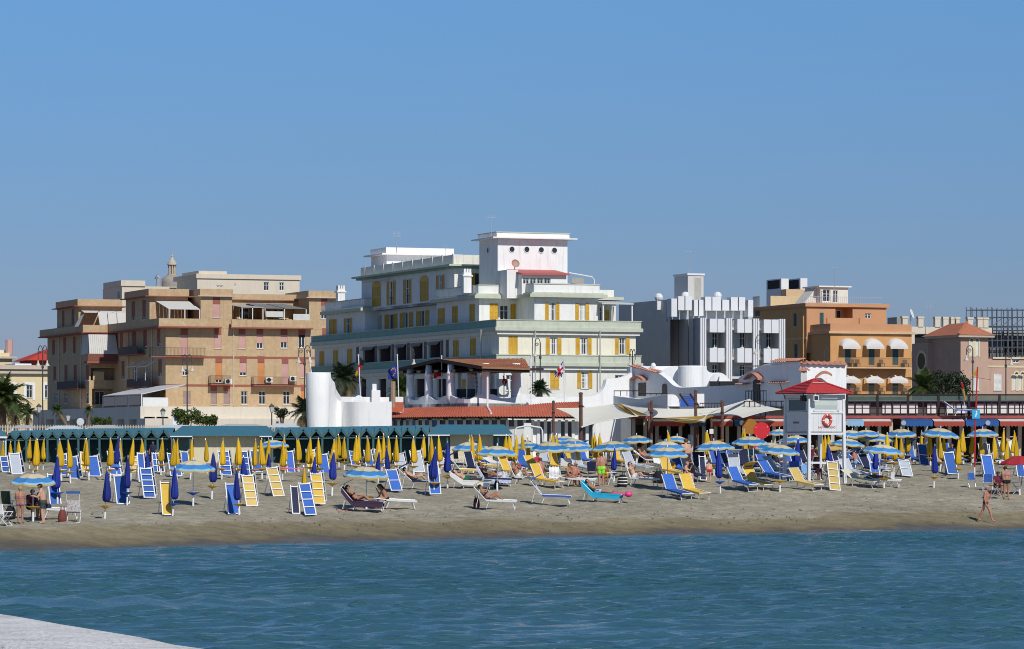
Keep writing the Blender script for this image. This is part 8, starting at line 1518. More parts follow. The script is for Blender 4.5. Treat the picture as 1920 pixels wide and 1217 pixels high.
# local frame: x along the lit front, y inward
a_ = R(24); U_, V2 = Vector((math.cos(a_), math.sin(a_), 0)), Vector((-math.sin(a_), math.cos(a_), 0))
def corner_world(px): return P(px, 0, dT)
cF = P(e5(408, 0)[0], 0, dT); oX = (cF - p0); oX.z = 0; ox, oy = oX.dot(U_), oX.dot(V2)
kR = (e5(745, 0)[0] - CX) / F; wF = (kR * cF.y - cF.x) / (U_.x - kR * U_.y); kL = (e5(178, 0)[0] - CX) / F; dS = (kL * cF.y - cF.x) / (V2.x - kL * V2.y)
zz = lambda y: Zp(e5(0, y)[1], cF.y) - p0.z
wpt = mat('tower_paint', (.74, .75, .76), .55, .06, 3, streak=.14); wps = mat('tower_boards', (.72, .73, .73), .6, .06, 3, streak=.18)
z0, z1, zw0, zw1 = zz(640), zz(262), zz(432), zz(300)
for i, (x, y) in enumerate(((ox, oy), (ox + wF, oy), (ox, oy + dS), (ox + wF, oy + dS))):
 cx, cy = ox + wF / 2, oy + dS / 2; sp = 1.06; bx, by = cx + (x - cx) * sp, cy + (y - cy) * sp; gx = p0 + U_ * bx + V2 * by; gb = gz(gx.x, gx.y) - p0.z - .3; mb = MB(); mb.beam((bx, by, gb), (x, y, z1), .16, .16, up=(0, 1, 0)); mb.build('leg', wpt, TW)
n = 12
for k in range(n):
 x = ox + .1 + (wF - .2) * k / n; mb = MB(); mb.box(x, x + (wF - .2) / n * .97, oy - .02, oy + .03, z0 + .05, zw0 - .1); mb.build('board', wps, TW)
m2 = 10
for k in range(m2):
 y = oy + .1 + (dS - .2) * k / m2; mb = MB(); mb.box(ox - .02, ox + .03, y, y + (dS - .2) / m2 * .97, z0 + .05, zw0 - .1); mb.build('board', wps, TW)
mb = MB(); mb.box(ox + .04, ox + wF - .04, oy + dS - .08, oy + dS - .03, z0, z1); mb.box(ox + wF - .06, ox + wF - .01, oy + .1, oy + dS - .1, z0, zw0); mb.build('rear_wall', wps, TW)
mb = MB(); mb.box(ox - .05, ox + wF + .05, oy - .05, oy + dS, z0 - .12, z0); mb.build('floor', wpt, TW)
for nm, args in (('sill', (ox - .06, ox + wF + .06, oy - .07, oy + .06, zw0 - .1, zw0 - .02)), ('lintel', (ox - .06, ox + wF + .06, oy - .07, oy + .06, zw1 + .02, z1))): mb = MB(); mb.box(*args); mb.build(nm, wpt, TW)
for nm, args in (('sill', (ox - .07, ox + .06, oy + .07, oy + dS, zw0 - .1, zw0 - .02)), ('lintel', (ox - .07, ox + .06, oy + .07, oy + dS, zw1 + .02, z1))): mb = MB(); mb.box(*args); mb.build(nm, wpt, TW)
wf = MB(); xa, xb = ox + .22, ox + wF - .28
for b in ((xa, xb, oy - .03, oy + .03, zw0, zw0 + .1), (xa, xb, oy - .03, oy + .03, zw1 - .08, zw1), (xa, xa + .1, oy - .03, oy + .03, zw0, zw1), (xb - .1, xb, oy - .03, oy + .03, zw0, zw1)): wf.box(*b)
w1 = wf.build('window', wpt, TW); mb = MB(); mb.box(xa + .1, xb - .1, oy + .0, oy + .015, zw0 + .1, zw1 - .08); mb.build('blind', mat('window_blind', (.52, .58, .55), .5, .08, 2), w1); mb = MB(); mb.box(xa + .1, xb - .1, oy - .02, oy - .012, zw0 + .1, zw0 + .34); mb.build('lower_pane', mat('pale_pane', (.45, .50, .48), .2, .05), w1)
wf = MB(); ya, yb = oy + .25, oy + dS - .3
for b in ((ox - .03, ox + .03, ya, yb, zw0, zw0 + .06), (ox - .03, ox + .03, ya, yb, zw1 - .06, zw1), (ox - .03, ox + .03, ya, ya + .07, zw0, zw1), (ox - .03, ox + .03, yb - .07, yb, zw0, zw1)): wf.box(*b)
w2 = wf.build('window', wpt, TW); mb = MB(); mb.box(ox - .005, ox + .01, ya + .07, yb - .07, zw0 + .06, zw1 - .06); mb.build('pane', mat('teal_glass', (.02, .10, .12), .08, .1), w2)
for (u0, u1) in ((ox + .05, xa), (xb, ox + wF - .05)): mb = MB(); mb.box(u0, u1, oy - .02, oy + .03, zw0 - .02, zw1 + .02); mb.build('panel', wps, TW)
for (v0, v1) in ((oy + .08, ya), (yb, oy + dS - .02)): mb = MB(); mb.box(ox - .02, ox + .03, v0, v1, zw0 - .02, zw1 + .02); mb.build('panel', wps, TW)
# hipped shingle roof in stepped courses
ze, zk = zz(250), zz(112); ov = .42; cx, cy = ox + wF / 2, oy + dS / 2; C_ = [(ox - ov, oy - ov), (ox + wF + ov, oy - ov), (ox + wF + ov, oy + dS + ov), (ox - ov, oy + dS + ov)]; rsh = mat('red_shingle', (.46, .045, .05), .7, .15, 5, bump=.2, bscale=12); NR = 9
for k in range(NR):
 f0, f1 = k / NR, (k + 1) / NR; mb = MB(); lo = [(cx + (x - cx) * (1 - f0), cy + (y - cy) * (1 - f0), ze + (zk - ze) * f0 + .045) for x, y in C_]; hi = [(cx + (x - cx) * (1 - f1), cy + (y - cy) * (1 - f1), ze + (zk - ze) * f1 + .005) for x, y in C_]; b0 = [(p[0], p[1], p[2] - .05) for p in lo]
 mb.add(lo + hi + b0, [(i, (i + 1) % 4, 4 + (i + 1) % 4, 4 + i) for i in range(4)] + [(8 + i, 8 + (i + 1) % 4, (i + 1) % 4, i) for i in range(4)]); mb.build('shingle_course', rsh, TW)
f = .66; mb = MB(); fx = lambda x, y, f: (cx + (x - cx) * (1 - f), cy + (y - cy) * (1 - f) - .02, ze + (zk - ze) * f + .065); p1_, p2_ = fx(*C_[0], f), fx(*C_[1], f); p3_, p4_ = fx(*C_[1], f + .07), fx(*C_[0], f + .07); mb.add([(p1_[0] + .02, *p1_[1:]), (p2_[0] - .12, *p2_[1:]), (p3_[0] - .1, *p3_[1:]), p4_], [(0, 1, 2, 3)]); mb.build('faded_course', mat('faded_shingle', (.62, .33, .25), .8), TW)
for i in range(4): mb = MB(); x, y = C_[i]; mb.tube([(x, y, ze + .06), (cx, cy, zk + .05)], .05, 6); mb.build('hip_ridge', rsh, TW)
mb = MB(); mb.add([(x, y, ze - .01) for x, y in C_], [(0, 1, 2, 3)]); mb.build('soffit', mat('soffit_wood', (.28, .20, .15), .8), TW)
# lifebuoy, its text, floodlights, plaque
lb = MB(Matrix.Translation((ox + (e5(586, 0)[0] - e5(408, 0)[0]) * s5 / math.cos(a_), oy - .10, zz(515))) @ Matrix.Rotation(R(90), 4, 'X')); Rb, rb_ = 44 / 5.289 * s5, 13.5 / 5.289 * s5; vs = []; fs = []; ms_ = []
for i in range(32):
 for j in range(8): a1, a2 = 2 * math.pi * i / 32, 2 * math.pi * j / 8; vs.append(((Rb + rb_ * math.cos(a2)) * math.cos(a1), (Rb * 1.1 + rb_ * math.cos(a2)) * math.sin(a1), rb_ * math.sin(a2)))
for i in range(32):
 for j in range(8): fs.append((i * 8 + j, ((i + 1) % 32) * 8 + j, ((i + 1) % 32) * 8 + (j + 1) % 8, i * 8 + (j + 1) % 8)); ms_.append(1 if i % 8 == 0 else 0)
lb.add(vs, fs); lb.m = ms_; LBo = lb.build('ring', [mat('buoy_orange', (.65, .085, .05), .5, .1, 6), white], None, True)
t = thing('lifebuoy', 'orange red lifebuoy hung on the front of the lifeguard tower', 'lifebuoy', TW.location, R(24)); LBo.parent = t
def text(body, m, size, M_, parent, name='lettering', ext=.004):
 cu = bpy.data.curves.new(name, 'FONT'); cu.body = body; cu.size = size; cu.extrude = ext; cu.align_x = 'CENTER'; ob = bpy.data.objects.new(name, cu); COL.objects.link(ob); dg = bpy.context.evaluated_depsgraph_get(); me = bpy.data.meshes.new_from_object(ob.evaluated_get(dg)); bpy.data.objects.remove(ob); me.materials.clear(); me.materials.append(m); o = link(name, me, parent); o.matrix_local = M_; return o
redt = mat('red_letter', (.55, .12, .10), .7)
text('SALVATAGGIO', redt, .16, Matrix.Translation((ox + (e5(588, 0)[0] - e5(408, 0)[0]) * s5 / math.cos(a_), oy - .035, zz(597))) @ Matrix.Rotation(R(90), 4, 'X'), TW)
mb = MB(); yy = oy + dS * .42; mb.box(ox - .03, ox - .022, yy, yy + .65, zz(552), zz(528)); pq = mb.build('plaque', mat('plaque_pale', (.50, .46, .47), .7), TW)
text('SALVATAGGIO', mat('dark_letter', (.14, .06, .07), .7), .10, Matrix.Translation((ox - .034, yy + .32, zz(546))) @ Matrix.Rotation(R(-90), 4, 'Z') @ Matrix.Rotation(R(90), 4, 'X'), TW)
for (x, y, m_) in ((ox - .15, oy + .35, iron), (ox + .18, oy - .35, whp)): mb = MB(); mb.box(x - .16, x + .16, y - .12, y + .1, ze - .42, ze - .12); mb.tube([(x, y, ze - .12), (x, y, ze + .02)], .02, 5); fl = mb.build('floodlight', m_, TW); mb = MB(); mb.box(x - .12, x + .12, y - .125, y - .121, ze - .38, ze - .16); mb.build('lens', glass, fl)
mb = MB(); mb.tube([(ox - ov + .1, oy + dS * .8, ze - .3), (ox - ov - .25, oy + dS * .8, zz(140))], .03, 5); mb.build('flag_stub', mat('dark_green_pole', (.03, .07, .04), .6), TW)
mb = MB(); mb.box(ox + .1, ox + wF - .1, oy - .04, oy + .02, zz(950), zz(930)); mb.build('cross_rail', wpt, TW)
# ================================================================== SHADE SAILS AND POLES
sailm = mat('cream_sail', (.88, .85, .74), .85, .05, 2, trans=.2); sailu = mat('ochre_sail', (.42, .27, .05), .85, .06, 2, trans=.2)
def sail(label, corners, sag, m=sailm, N=14, pinch=.10):
 a, b, c, d = corners; o = thing('shade_sail', label, 'shade sail', (a + b + c + d) / 4, 0, 'cream shade sails'); L = Vector(o.location); mb = MB(); vs = []
 for i in range(N + 1):
  for j in range(N + 1):
   u, v = i / N, j / N; eu = u + pinch * math.sin(math.pi * v) * (.5 - u) * 2 * .9; ev = v + pinch * math.sin(math.pi * u) * (.5 - v) * 2 * .9
   p = a.lerp(b, eu).lerp(d.lerp(c, eu), ev); p = p - Vector((0, 0, sag * math.sin(math.pi * u) * math.sin(math.pi * v))); vs.append(p - L)
 mb.add(vs, [(i * (N + 1) + j, (i + 1) * (N + 1) + j, (i + 1) * (N + 1) + j + 1, i * (N + 1) + j + 1) for i in range(N) for j in range(N)]); mb.build('fabric', m, o, True)
 mb = MB()
 edge = [vs[i * (N + 1)] for i in range(N + 1)] + [vs[N * (N + 1) + j] for j in range(1, N + 1)] + [vs[i * (N + 1) + N] for i in range(N - 1, -1, -1)] + [vs[j] for j in range(N - 1, -1, -1)]
 mb.tube(edge, .02, 4, cap=False); mb.build('edge_cord', m, o); return o
sail('leftmost cream shade sail stretched over the restaurant terrace', [pd(c3(428, 648), 225), pd(c3(750, 890), 219), pd(c3(1440, 748), 222), pd(c3(1150, 590), 230)], .15)
sail('cream shade sail with ochre underside, second from left', [pd(c3(1150, 590), 230.3), pd(c3(1440, 746), 223), pd(c3(1620, 748), 221), pd(c3(1230, 590), 231)], .3, sailu)
sail('small cream shade sail right of the ochre one', [pd(c3(1235, 588), 231), pd(c3(1445, 752), 222), pd(c4(140, 745), 220), pd(c4(130, 650), 226)], .25)
sail('long sagging cream shade sail in the middle', [pd(c4(155, 650), 226), pd(c4(165, 762), 219), pd(c4(815, 812), 217), pd(c4(1040, 640), 226)], .5)
sail('narrow ochre shade sail hanging under the long one', [pd(c4(165, 765), 219.5), pd(c4(480, 800), 216.5), pd(c4(820, 828), 216), pd(c4(965, 738), 221)], .25, sailu)
sail('rightmost cream shade sail peaking left of the lifeguard tower', [pd(c4(1383, 528), 231), pd(c4(1055, 722), 221), pd(c4(1300, 768), 217), pd(c4(1790, 660), 224)], .1)
sail('cream shade sail strip running behind the tall brown pole', [pd(c4(735, 715), 223), pd(c4(740, 742), 221), pd(c4(1062, 700), 221.5), pd(c4(1375, 535), 231)], .1)
bpole = mat('brown_pole', (.12, .06, .045), .7, .2, 4); gpol = mat('galv_pole', (.32, .33, .34), .45, .1, 3)
for k, (pt_, yb, d, r, nm) in enumerate(((c3(390, 562), 868, 223, .09, 'brown timber pole at the left end of the sails'), (c3(738, 458), 872, 219.5, .13, 'thick brown timber pole, tallest of the sail poles'), (c4(147, 562), 866, 220, .10, 'brown timber pole right of the ochre sail'), (c4(112, 585), 862, 224, .08, 'thin brown pole behind the paired pole of the sails'), (c4(706, 425), 862, 222, .11, 'tall brown pole beside the timber stair'), (c4(1042, 560), 864, 220, .11, 'brown pole holding the rightmost sail'), (c4(905, 790), 866, 222, .08, 'short brown post with white notice'), (c4(735, 810), 866, 219, .07, 'slanting tan post under the long sail'))):
 p = P(*pt_, d); zb = gz(p.x, d) - .2; t = thing('sail_pole', nm, 'pole', (p.x, d, zb)); mb = MB(); mb.tube([(0, 0, 0), (0, 0, p.z - zb)], [r, r * .85], 10); mb.build('shaft', bpole, t); mb = MB(); mb.lathe([(r * 1.05, p.z - zb - .03), (r * .9, p.z - zb + .05), (.01, p.z - zb + .08)], 10); mb.build('cap', bpole, t)
 mb = MB(); mb.lathe([(r * 1.12, (p.z - zb) * .82), (r * 1.12, (p.z - zb) * .82 + .07)], 10); mb.build('clamp', iron, t)
 if k == 6: mb = MB(); mb.box(-.12, .12, -r - .03, -r - .01, 2.0, 2.3); mb.build('notice', white, t)
p = ground(1294, 866); t = thing('shower_column', 'square grey shower column among the umbrellas', 'shower', p); h = Zp(815, p.y) - p.z; mb = MB(); mb.box(-.13, .02, -.1, .1, 0, h); mb.build('panel', gpol, t); mb = MB(); mb.box(.025, .17, -.1, .1, 0, h - .05); mb.build('panel', mat('pale_steel', (.5, .52, .54), .4), t); mb = MB(); mb.tube([(.02, -.05, h - .05), (.02, -.4, h + .02), (.02, -.45, h - .08)], .02, 6); mb.build('shower_head', alum, t)
# round disc boards
for px, py, r_px, m, lab in ((1406, 800, 14.8, mat('orange_board', (.36, .15, .02), .7, .08), 'round orange brown board on a stand left of the red one'), (1428, 807, 15.6, mat('red_board', (.62, .02, .03), .6, .05), 'round bright red board with a second lower disc')):
 d = 219 if r_px < 15 else 217; p = P(px, py, d); zb = gz(p.x, d) - .05; t = thing('disc_board', lab, 'board', (p.x, d, zb)); z = p.z - zb; r = r_px * mpp(d); mb = MB(Matrix.Translation((0, 0, z)) @ Matrix.Rotation(R(90), 4, 'X')); mb.lathe([(r, 0), (r, .06)], 36); mb.build('disc', m, t); mb = MB(); mb.box(-.05, .05, .02, .08, 0, z - r * .5); mb.build('stand', m, t)
 if r_px > 15: mb = MB(Matrix.Translation((-.35, -.1, z - 1.05)) @ Matrix.Rotation(R(90), 4, 'X')); mb.lathe([(r * .7, 0), (r * .7, .06)], 30); mb.build('lower_disc', m, t); mb = MB(); [mb.ell((dx, -.08, z + dz_), .03, 6, 4) for dx, dz_ in ((-.35, .18), (.35, .2), (-.3, -.35), (.35, -.3))]; mb.build('studs', white, t)
# terrace clutter behind the crowd: dark tables and chairs under the sails
dkf = mat('dark_wood_furniture', (.035, .022, .018), .7, .2)
for i, (px, w) in enumerate(((1130, 26), (1165, 22), (1190, 20), (1250, 22), (1275, 20))):
 d = 223; p = P(px, 862, d); p.z = gz(p.x, d); t = thing('terrace_table', '%s dark wooden terrace table from the left under the sails' % ORD[i], 'table', p, .1, 'terrace tables'); hw = w / 2 * mpp(d); mb = MB(); mb.box(-hw, hw, -.4, .4, .95, 1.0); mb.build('table_top', dkf, t)
 for x in (-hw + .06, hw - .06):
  for y in (-.34, .34): mb = MB(); mb.box(x - .03, x + .03, y - .03, y + .03, 0, .95); mb.build('leg', dkf, t)
p = P(1240, 830, 222); t = thing('person', 'waiter in dark trousers standing beneath the sails', 'person') if False else person('waiter in dark clothes walking beneath the sails', pose_stand(('front', 'down'), stride=.3), Vector((P(1238, 0, 222).x, 222, gz(P(1238, 0, 222).x, 222))), 200, 'brown', 'dark', [('shirt', ck('shirt_white', (.6, .6, .6))), ('shorts', blk_)])
t = thing('gazebo_frame', 'white bent tube gazebo frame by the restaurant doors', 'gazebo', P(990, 862, 219)); t.location.z = gz(t.location.x, 219); zz_ = lambda y: Zp(y, 219) - t.location.z; s_ = mpp(219)
for dy in (0, 1.6): mb = MB(); mb.tube([(-24 * s_, dy, 0), (-24 * s_, dy, zz_(806)), (-21 * s_, dy, zz_(802)), (0, dy, zz_(798)), (24 * s_, dy, zz_(802)), (27 * s_, dy, zz_(808)), (28 * s_, dy, zz_(830)), (28 * s_, dy, 0)], .05, 7); mb.build('tube_arch', whp, t)
mb = MB(); mb.box(-7 * s_, 6 * s_, .9, .96, 0, zz_(793)); mb.build('white_screen', white, t)
# ================================================================== FLAGS AND MASTS
def flag(label, px, ytop, ybase, d, poly, cols, tilt=0.0, zb=None, cloth=None, name='flag_pole'):
 a, b = P(px, ytop, d), P(px + tilt, ybase, d); t = thing(name, label, 'flag', b); mb = MB(); mb.tube([(0, 0, -.5), a - b], .035, 7); mb.build('mast', whp, t); mb = MB(); mb.ell(a - b, .06, 8, 5); mb.build('finial', whp, t)
 if cloth: cloth(t, a - b)
 return t
def cloth_mesh(t, pts, grid, mats, name='flag_cloth'):
 """pts: 4 corners (hoist top, fly top, fly bottom, hoist bottom) in local coords; grid: function(u,v)->material index"""
 a, b, c, d = [Vector(p) for p in pts]; N, M_ = 24, 16; mb = MB(); vs = []
 for i in range(N + 1):
  for j in range(M_ + 1): u, v = i / N, j / M_; p = a.lerp(b, u).lerp(d.lerp(c, u), v); p = p + Vector((.05 * math.sin(7 * u + 3 * v), .16 * math.sin(8 * u + 2.5 * v) * u, .03 * math.sin(6 * u))); vs.append(p)
 fs = []; ms_ = []
 for i in range(N):
  for j in range(M_): fs.append((i * (M_ + 1) + j, (i + 1) * (M_ + 1) + j, (i + 1) * (M_ + 1) + j + 1, i * (M_ + 1) + j + 1)); ms_.append(grid((i + .5) / N, (j + .5) / M_))
 mb.add(vs, fs); mb.m = ms_; return mb.build(name, mats, t, True)
fk, fr_, fg, fb, fw_, fgr = [mat('flag_' + n_, c_, .8, .05, 4, trans=.2) for n_, c_ in (('black', (.015, .015, .015)), ('red', (.50, .02, .03)), ('gold', (.65, .38, .02)), ('blue', (.015, .03, .26)), ('white', (.75, .75, .75)), ('green', (.02, .25, .06)))]
d = 248; s_ = mpp(d)
def loc_px(base, px, py, d_): return P(px, py, d_) - base
def mk(px, ytop, ybase, tilt, corners, grid, mats, label, dd=248):
 b = P(px + tilt, ybase, dd); return flag(label, px, ytop, ybase, dd, None, None, tilt, cloth=lambda t, a: cloth_mesh(t, [loc_px(b, *c_, dd) for c_ in corners], grid, mats))
mk(672, 666, 752, 5, [(673.5, 670), (684, 676), (668, 707), (667, 703)], lambda u, v: 0 if v < .33 else 1 if v < .7 else 2, [fk, fr_, fg], 'black red and gold flag drooping on a leaning white mast')
eu = mk(745, 666, 745, 3, [(745, 681), (726, 695), (728, 711), (746, 709)], lambda u, v: 1 if any((u - .45 - .22 * math.cos(a_)) ** 2 * 1.0 + ((v - .5) - .30 * math.sin(a_)) ** 2 < .0022 for a_ in [2 * math.pi * k / 12 for k in range(12)]) else 0, [fb, fg], 'blue flag with a ring of gold stars left of the pavilion')
mk(1057, 672, 742, 1.5, [(1057, 673), (1037, 706), (1050, 708), (1058, 700)], lambda u, v: 2 if abs(u - .5) < .09 or abs(v - .5) < .12 else 1 if abs(u - .5) < .15 or abs(v - .5) < .2 or abs(u - v) < .09 or abs(u + v - 1) < .09 else 0, [fb, fw_, fr_], 'blue white and red crossed flag hanging right of the pavilion')
mk(828, 668, 745, 1, [(829, 699), (811, 699), (813, 712), (828, 708)], lambda u, v: 1 if v > .72 else 0, [fr_, fw_], 'red flag with white edge hanging inside the pavilion')
mk(894, 698, 748, 0, [(894, 699), (891, 700), (892, 737), (895, 735)], lambda u, v: int(v * 9) % 2, [fr_, fw_], 'furled red and white striped flag between the pavilion columns')
mk(945, 698, 750, 0, [(942, 704), (951, 712), (945, 727), (942, 715)], lambda u, v: 0, [fr_], 'bright red pennant hanging at the right end of the pavilion')
mk(996, 668, 752, 0, [(996, 672), (993, 674), (993, 705), (996, 704)], lambda u, v: 1 if v > .5 else 0, [fw_, fw_], 'pale furled flag on a thin mast right of the tiled pavilion roof')
# red beach pole with yellow pennant and blue sign
p = ground(1827, 893); t = thing('red_signal_pole', 'tall red pole with yellow pennant and blue sign at right', 'signal pole', p); sc = mpp(p.y); L_ = lambda x, y: P(x, y, p.y) - p; mb = MB(); mb.tube([(0, 0, -.3), L_(1829, 780), L_(1833, 688)], .04, 8); mb.build('shaft', mat('red_pole', (.52, .02, .03), .5), t); mb = MB(); mb.tube([(0, 0, .05), (0, 0, .5)], .055, 8); mb.build('ground_sleeve', whp, t)
mb = MB(); a, b, c = L_(1833, 690), L_(1823, 704), L_(1832.5, 705); mb.add([a, b, c, a + Vector((0, .02, 0)), b + Vector((0, .02, 0)), c + Vector((0, .02, 0))], [(0, 1, 2), (3, 4, 5)]); mb.build('pennant', mat('ochre_pennant', (.45, .25, .01), .8), t)
a, b = L_(1822.5, 768), L_(1837, 785); mb = MB(); mb.box(a.x, b.x, -.09, -.06, b.z, a.z); sg = mb.build('sign_board', mat('sign_cyan', (.03, .40, .70), .5), t); cx, cz = (a.x + b.x) / 2, (a.z + b.z) / 2
mb = MB(); mb.ell((cx + .02, -.1, cz + .14), (.045, .012, .05), 8, 5); mb.beam((cx - .04, -.1, cz - .17), (cx + .03, -.1, cz + .09), .07, .02, up=(0, 1, 0)); mb.beam((cx + .01, -.102, cz + .06), (cx + .09, -.102, cz - .02), .03, .02, up=(0, 1, 0)); mb.build('white_figure', white, sg)
mb = MB(); mb.tube([L_(1830, 708), L_(1858, 712)], .012, 4); mb.build('guy_line', mat('guy_grey', (.3, .1, .1), .6), t)
# red pennant on the gallery, white recliners on the gallery
p = P(1804, 745, 225.6); t = thing('furled_flag', 'furled red and yellow flag on the gallery rail', 'flag', P(1812, 780, 225.6)); b0 = Vector(t.location); mb = MB(); mb.tube([(0, 0, -.3), P(1803, 717, 225.6) - b0], .02, 5); mb.build('staff', whp, t); mb = MB(); mb.tube([P(1803, 718, 225.5) - b0, P(1806, 730, 225.5) - b0], [.1, .04], 6); mb.build('red_cloth', fr_, t); mb = MB(); mb.tube([P(1806, 730, 225.5) - b0, P(1810, 750, 225.5) - b0], [.06, .03], 6); mb.build('yellow_cloth', fg, t)
lounger(P(1798, 781, 224.6) + Vector((0, .9, -.0)), 5, 'blue', 'blue lounger stored on the timber gallery at right', back=30)
# rope line with bunting in front of the right row
t = thing('rope_barrier', 'red and white rope line strung before the awning row', 'rope', P(1700, 818, 221)); b0 = Vector(t.location); b0.z = gz(b0.x, 221); t.location.z = b0.z
for px in (1700, 1770, 1840, 1915): x = P(px, 0, 221).x - b0.x; mb = MB(); mb.tube([(x, 0, -.2), (x, 0, Zp(816, 221) - b0.z)], .03, 6); mb.build('post', bpole, t)
mb = MB(); pts = [(P(1700 + 215 * k / 40, 0, 221).x - b0.x, 0, Zp(818 + 2.2 * math.sin(math.pi * ((k % 13) / 13)), 221) - b0.z) for k in range(41)]; mb.tube(pts, .022, 5); mb.m = [(i // 10) % 2 for i in range(len(mb.f))]; mb.build('rope', [white, fr_], t)
# ================================================================== STREET LAMPS
lampg = mat('lamp_iron', (.06, .055, .055), .5, .2); lampw = mat('lamp_bell', (.52, .49, .42), .5, .05)
def scroll(mb, x0, z0, r, sgn, turns=1.35, n=26, th=.03):
 pts = []
 for k in range(n + 1): a = math.pi * (0 if sgn > 0 else 0) + turns * 2 * math.pi * k / n; rr = r * (1 - .62 * k / n); pts.append((x0 + sgn * (r - rr * math.cos(a)) * 1.0, 0, z0 + rr * math.sin(a)))
 mb.tube(pts, th, 5)
def street_lamp(label, px, ybase, ytop, d, arms, arm_px, ylamp, yaw=0, name='street_lamp'):
 b = P(px, ybase, d); b.z = STZ + .15; t = thing(name, label, 'street lamp', b, R(yaw), 'ornate promenade lamps'); s = mpp(d); H = Zp(ytop, d) - b.z; zl = Zp(ylamp, d) - b.z; ap = arm_px * s
 mb = MB(); mb.lathe([(.2, 0), (.18, .5), (.10, .7), (.08, 1.4), (.055, 1.6), (.045, zl - .3), (.10, zl - .25), (.10, zl - .1), (.05, zl), (.045, zl + (H - zl) * .75)], 10); mb.build('post', lampg, t)
 for sg in arms:
  mb = MB(); z0 = zl + .1; pts = [(0, 0, z0)]
  for k in range(1, 13): a = math.pi * k / 12; pts.append((sg * (ap / 2 - ap / 2 * math.cos(a)), 0, zl + (H - zl) * .62 + (H - zl) * .38 * math.sin(a)))
  pts.append((sg * ap, 0, zl + .35)); mb.tube(pts, .035, 6); scroll(mb, sg * .12, zl + (H - zl) * .62, ap * .34, sg, th=.024); mb.build('arm', lampg, t)
  mb = MB(); mb.lathe([(.04, zl + .34), (.06, zl + .28), (.07, zl + .14), (.13, zl + .05), (.20, zl - .07), (.21, zl - .10), (.18, zl - .10)], 14, c=(sg * ap, 0, 0)); mb.build('lamp_shade', lampw, t, True)
 return t
street_lamp('double-armed lamp before the pale yellow house at left', 80, 800, 648, 282, (-1, 1), 8.5, 684); street_lamp('double-armed lamp before the brick block', 351, 800, 665, 285, (-1, 1), 9, 694); street_lamp('double-armed lamp between the brick block and white tower', 571, 800, 648, 282, (-1, 1), 11, 678); street_lamp('curled lamp above the dark pavilion roof', 772, 800, 654, 275, (1,), 4, 682, 0); street_lamp('single curled lamp right of the pavilion before the cream facade', 1013, 800, 634, 280, (-1,), 10, 666); street_lamp('curled lamp at the right corner of the yellow-shuttered block', 1186, 800, 655, 285, (-1, 1), 5, 683); street_lamp('single curled lamp before the pink villa tower', 1824, 800, 648, 285, (-1,), 12, 674); street_lamp('curled lamp before the low wing of the pink villa', 1886, 800, 660, 285, (1,), 10, 682); street_lamp('thin curled lamp before the grey balconies', 1429, 800, 628, 290, (-1,), 12, 662); street_lamp('thin curled lamp before the orange hotel side wall', 1552, 800, 652, 290, (-1,), 7, 685)
def lantern(label, px, ytop, ybase, d):
 b = P(px, ybase, d); b.z = STZ + .15; t = thing('lantern_post', label, 'lantern', b, 0, 'small promenade lanterns'); H = Zp(ytop, d) - b.z; mb = MB(); mb.lathe([(.12, 0), (.1, .4), (.05, .6), (.045, H - .75), (.09, H - .7)], 8); mb.build('post', lampg, t); mb = MB(); mb.lathe([(.09, H - .7), (.20, H - .28), (.16, H - .27)], 6); mb.build('glass_body', mat('lantern_glass', (.55, .55, .5), .3), t); mb = MB(); mb.lathe([(.23, H - .28), (.12, H - .12), (.04, H - .08), (.02, H)], 6); mb.build('cap', lampg, t)
lantern('small lantern post near the palm trees at left', 73, 756, 800, 275); lantern('small lantern post beside the leaning palm', 127.5, 772, 800, 275); lantern('small lantern post before the podium corner', 305.5, 764, 800, 275); lantern('small lantern post before the brick block, by the white tower', 509.5, 756, 800, 275)
t = thing('traffic_sign', 'small round sign on a post above the left cabins', 'sign', P(151, 800, 268)); t.location.z = STZ; z = Zp(791, 268) - STZ; mb = MB(); mb.tube([(0, 0, 0), (0, 0, z)], .03, 6); mb.build('post', alum, t); mb = MB(Matrix.Translation((0, -.04, z)) @ Matrix.Rotation(R(90), 4, 'X')); mb.lathe([(.28, 0), (.28, .03)], 20); mb.build('disc', mat('sign_pale', (.6, .62, .65), .5), t)
t = thing('parking_sign', 'white rectangular sign beside the green bush', 'sign', P(330, 800, 268)); t.location.z = STZ; z = Zp(789, 268) - STZ; mb = MB(); mb.tube([(0, 0, 0), (0, 0, z)], .03, 6); mb.build('post', alum, t); mb = MB(); mb.box(-.22, .22, -.05, -.02, z - .3, z + .3); mb.build('panel', white, t); mb = MB(); mb.lathe([(.14, 0), (.14, .012)], 16); mb.v = [tuple(Matrix.Translation((0, -.055, z + .1)) @ Matrix.Rotation(R(90), 4, 'X') @ Vector(p_)) for p_ in mb.v]; mb.build('symbol', mat('sign_blue', (.05, .12, .4), .5), t)
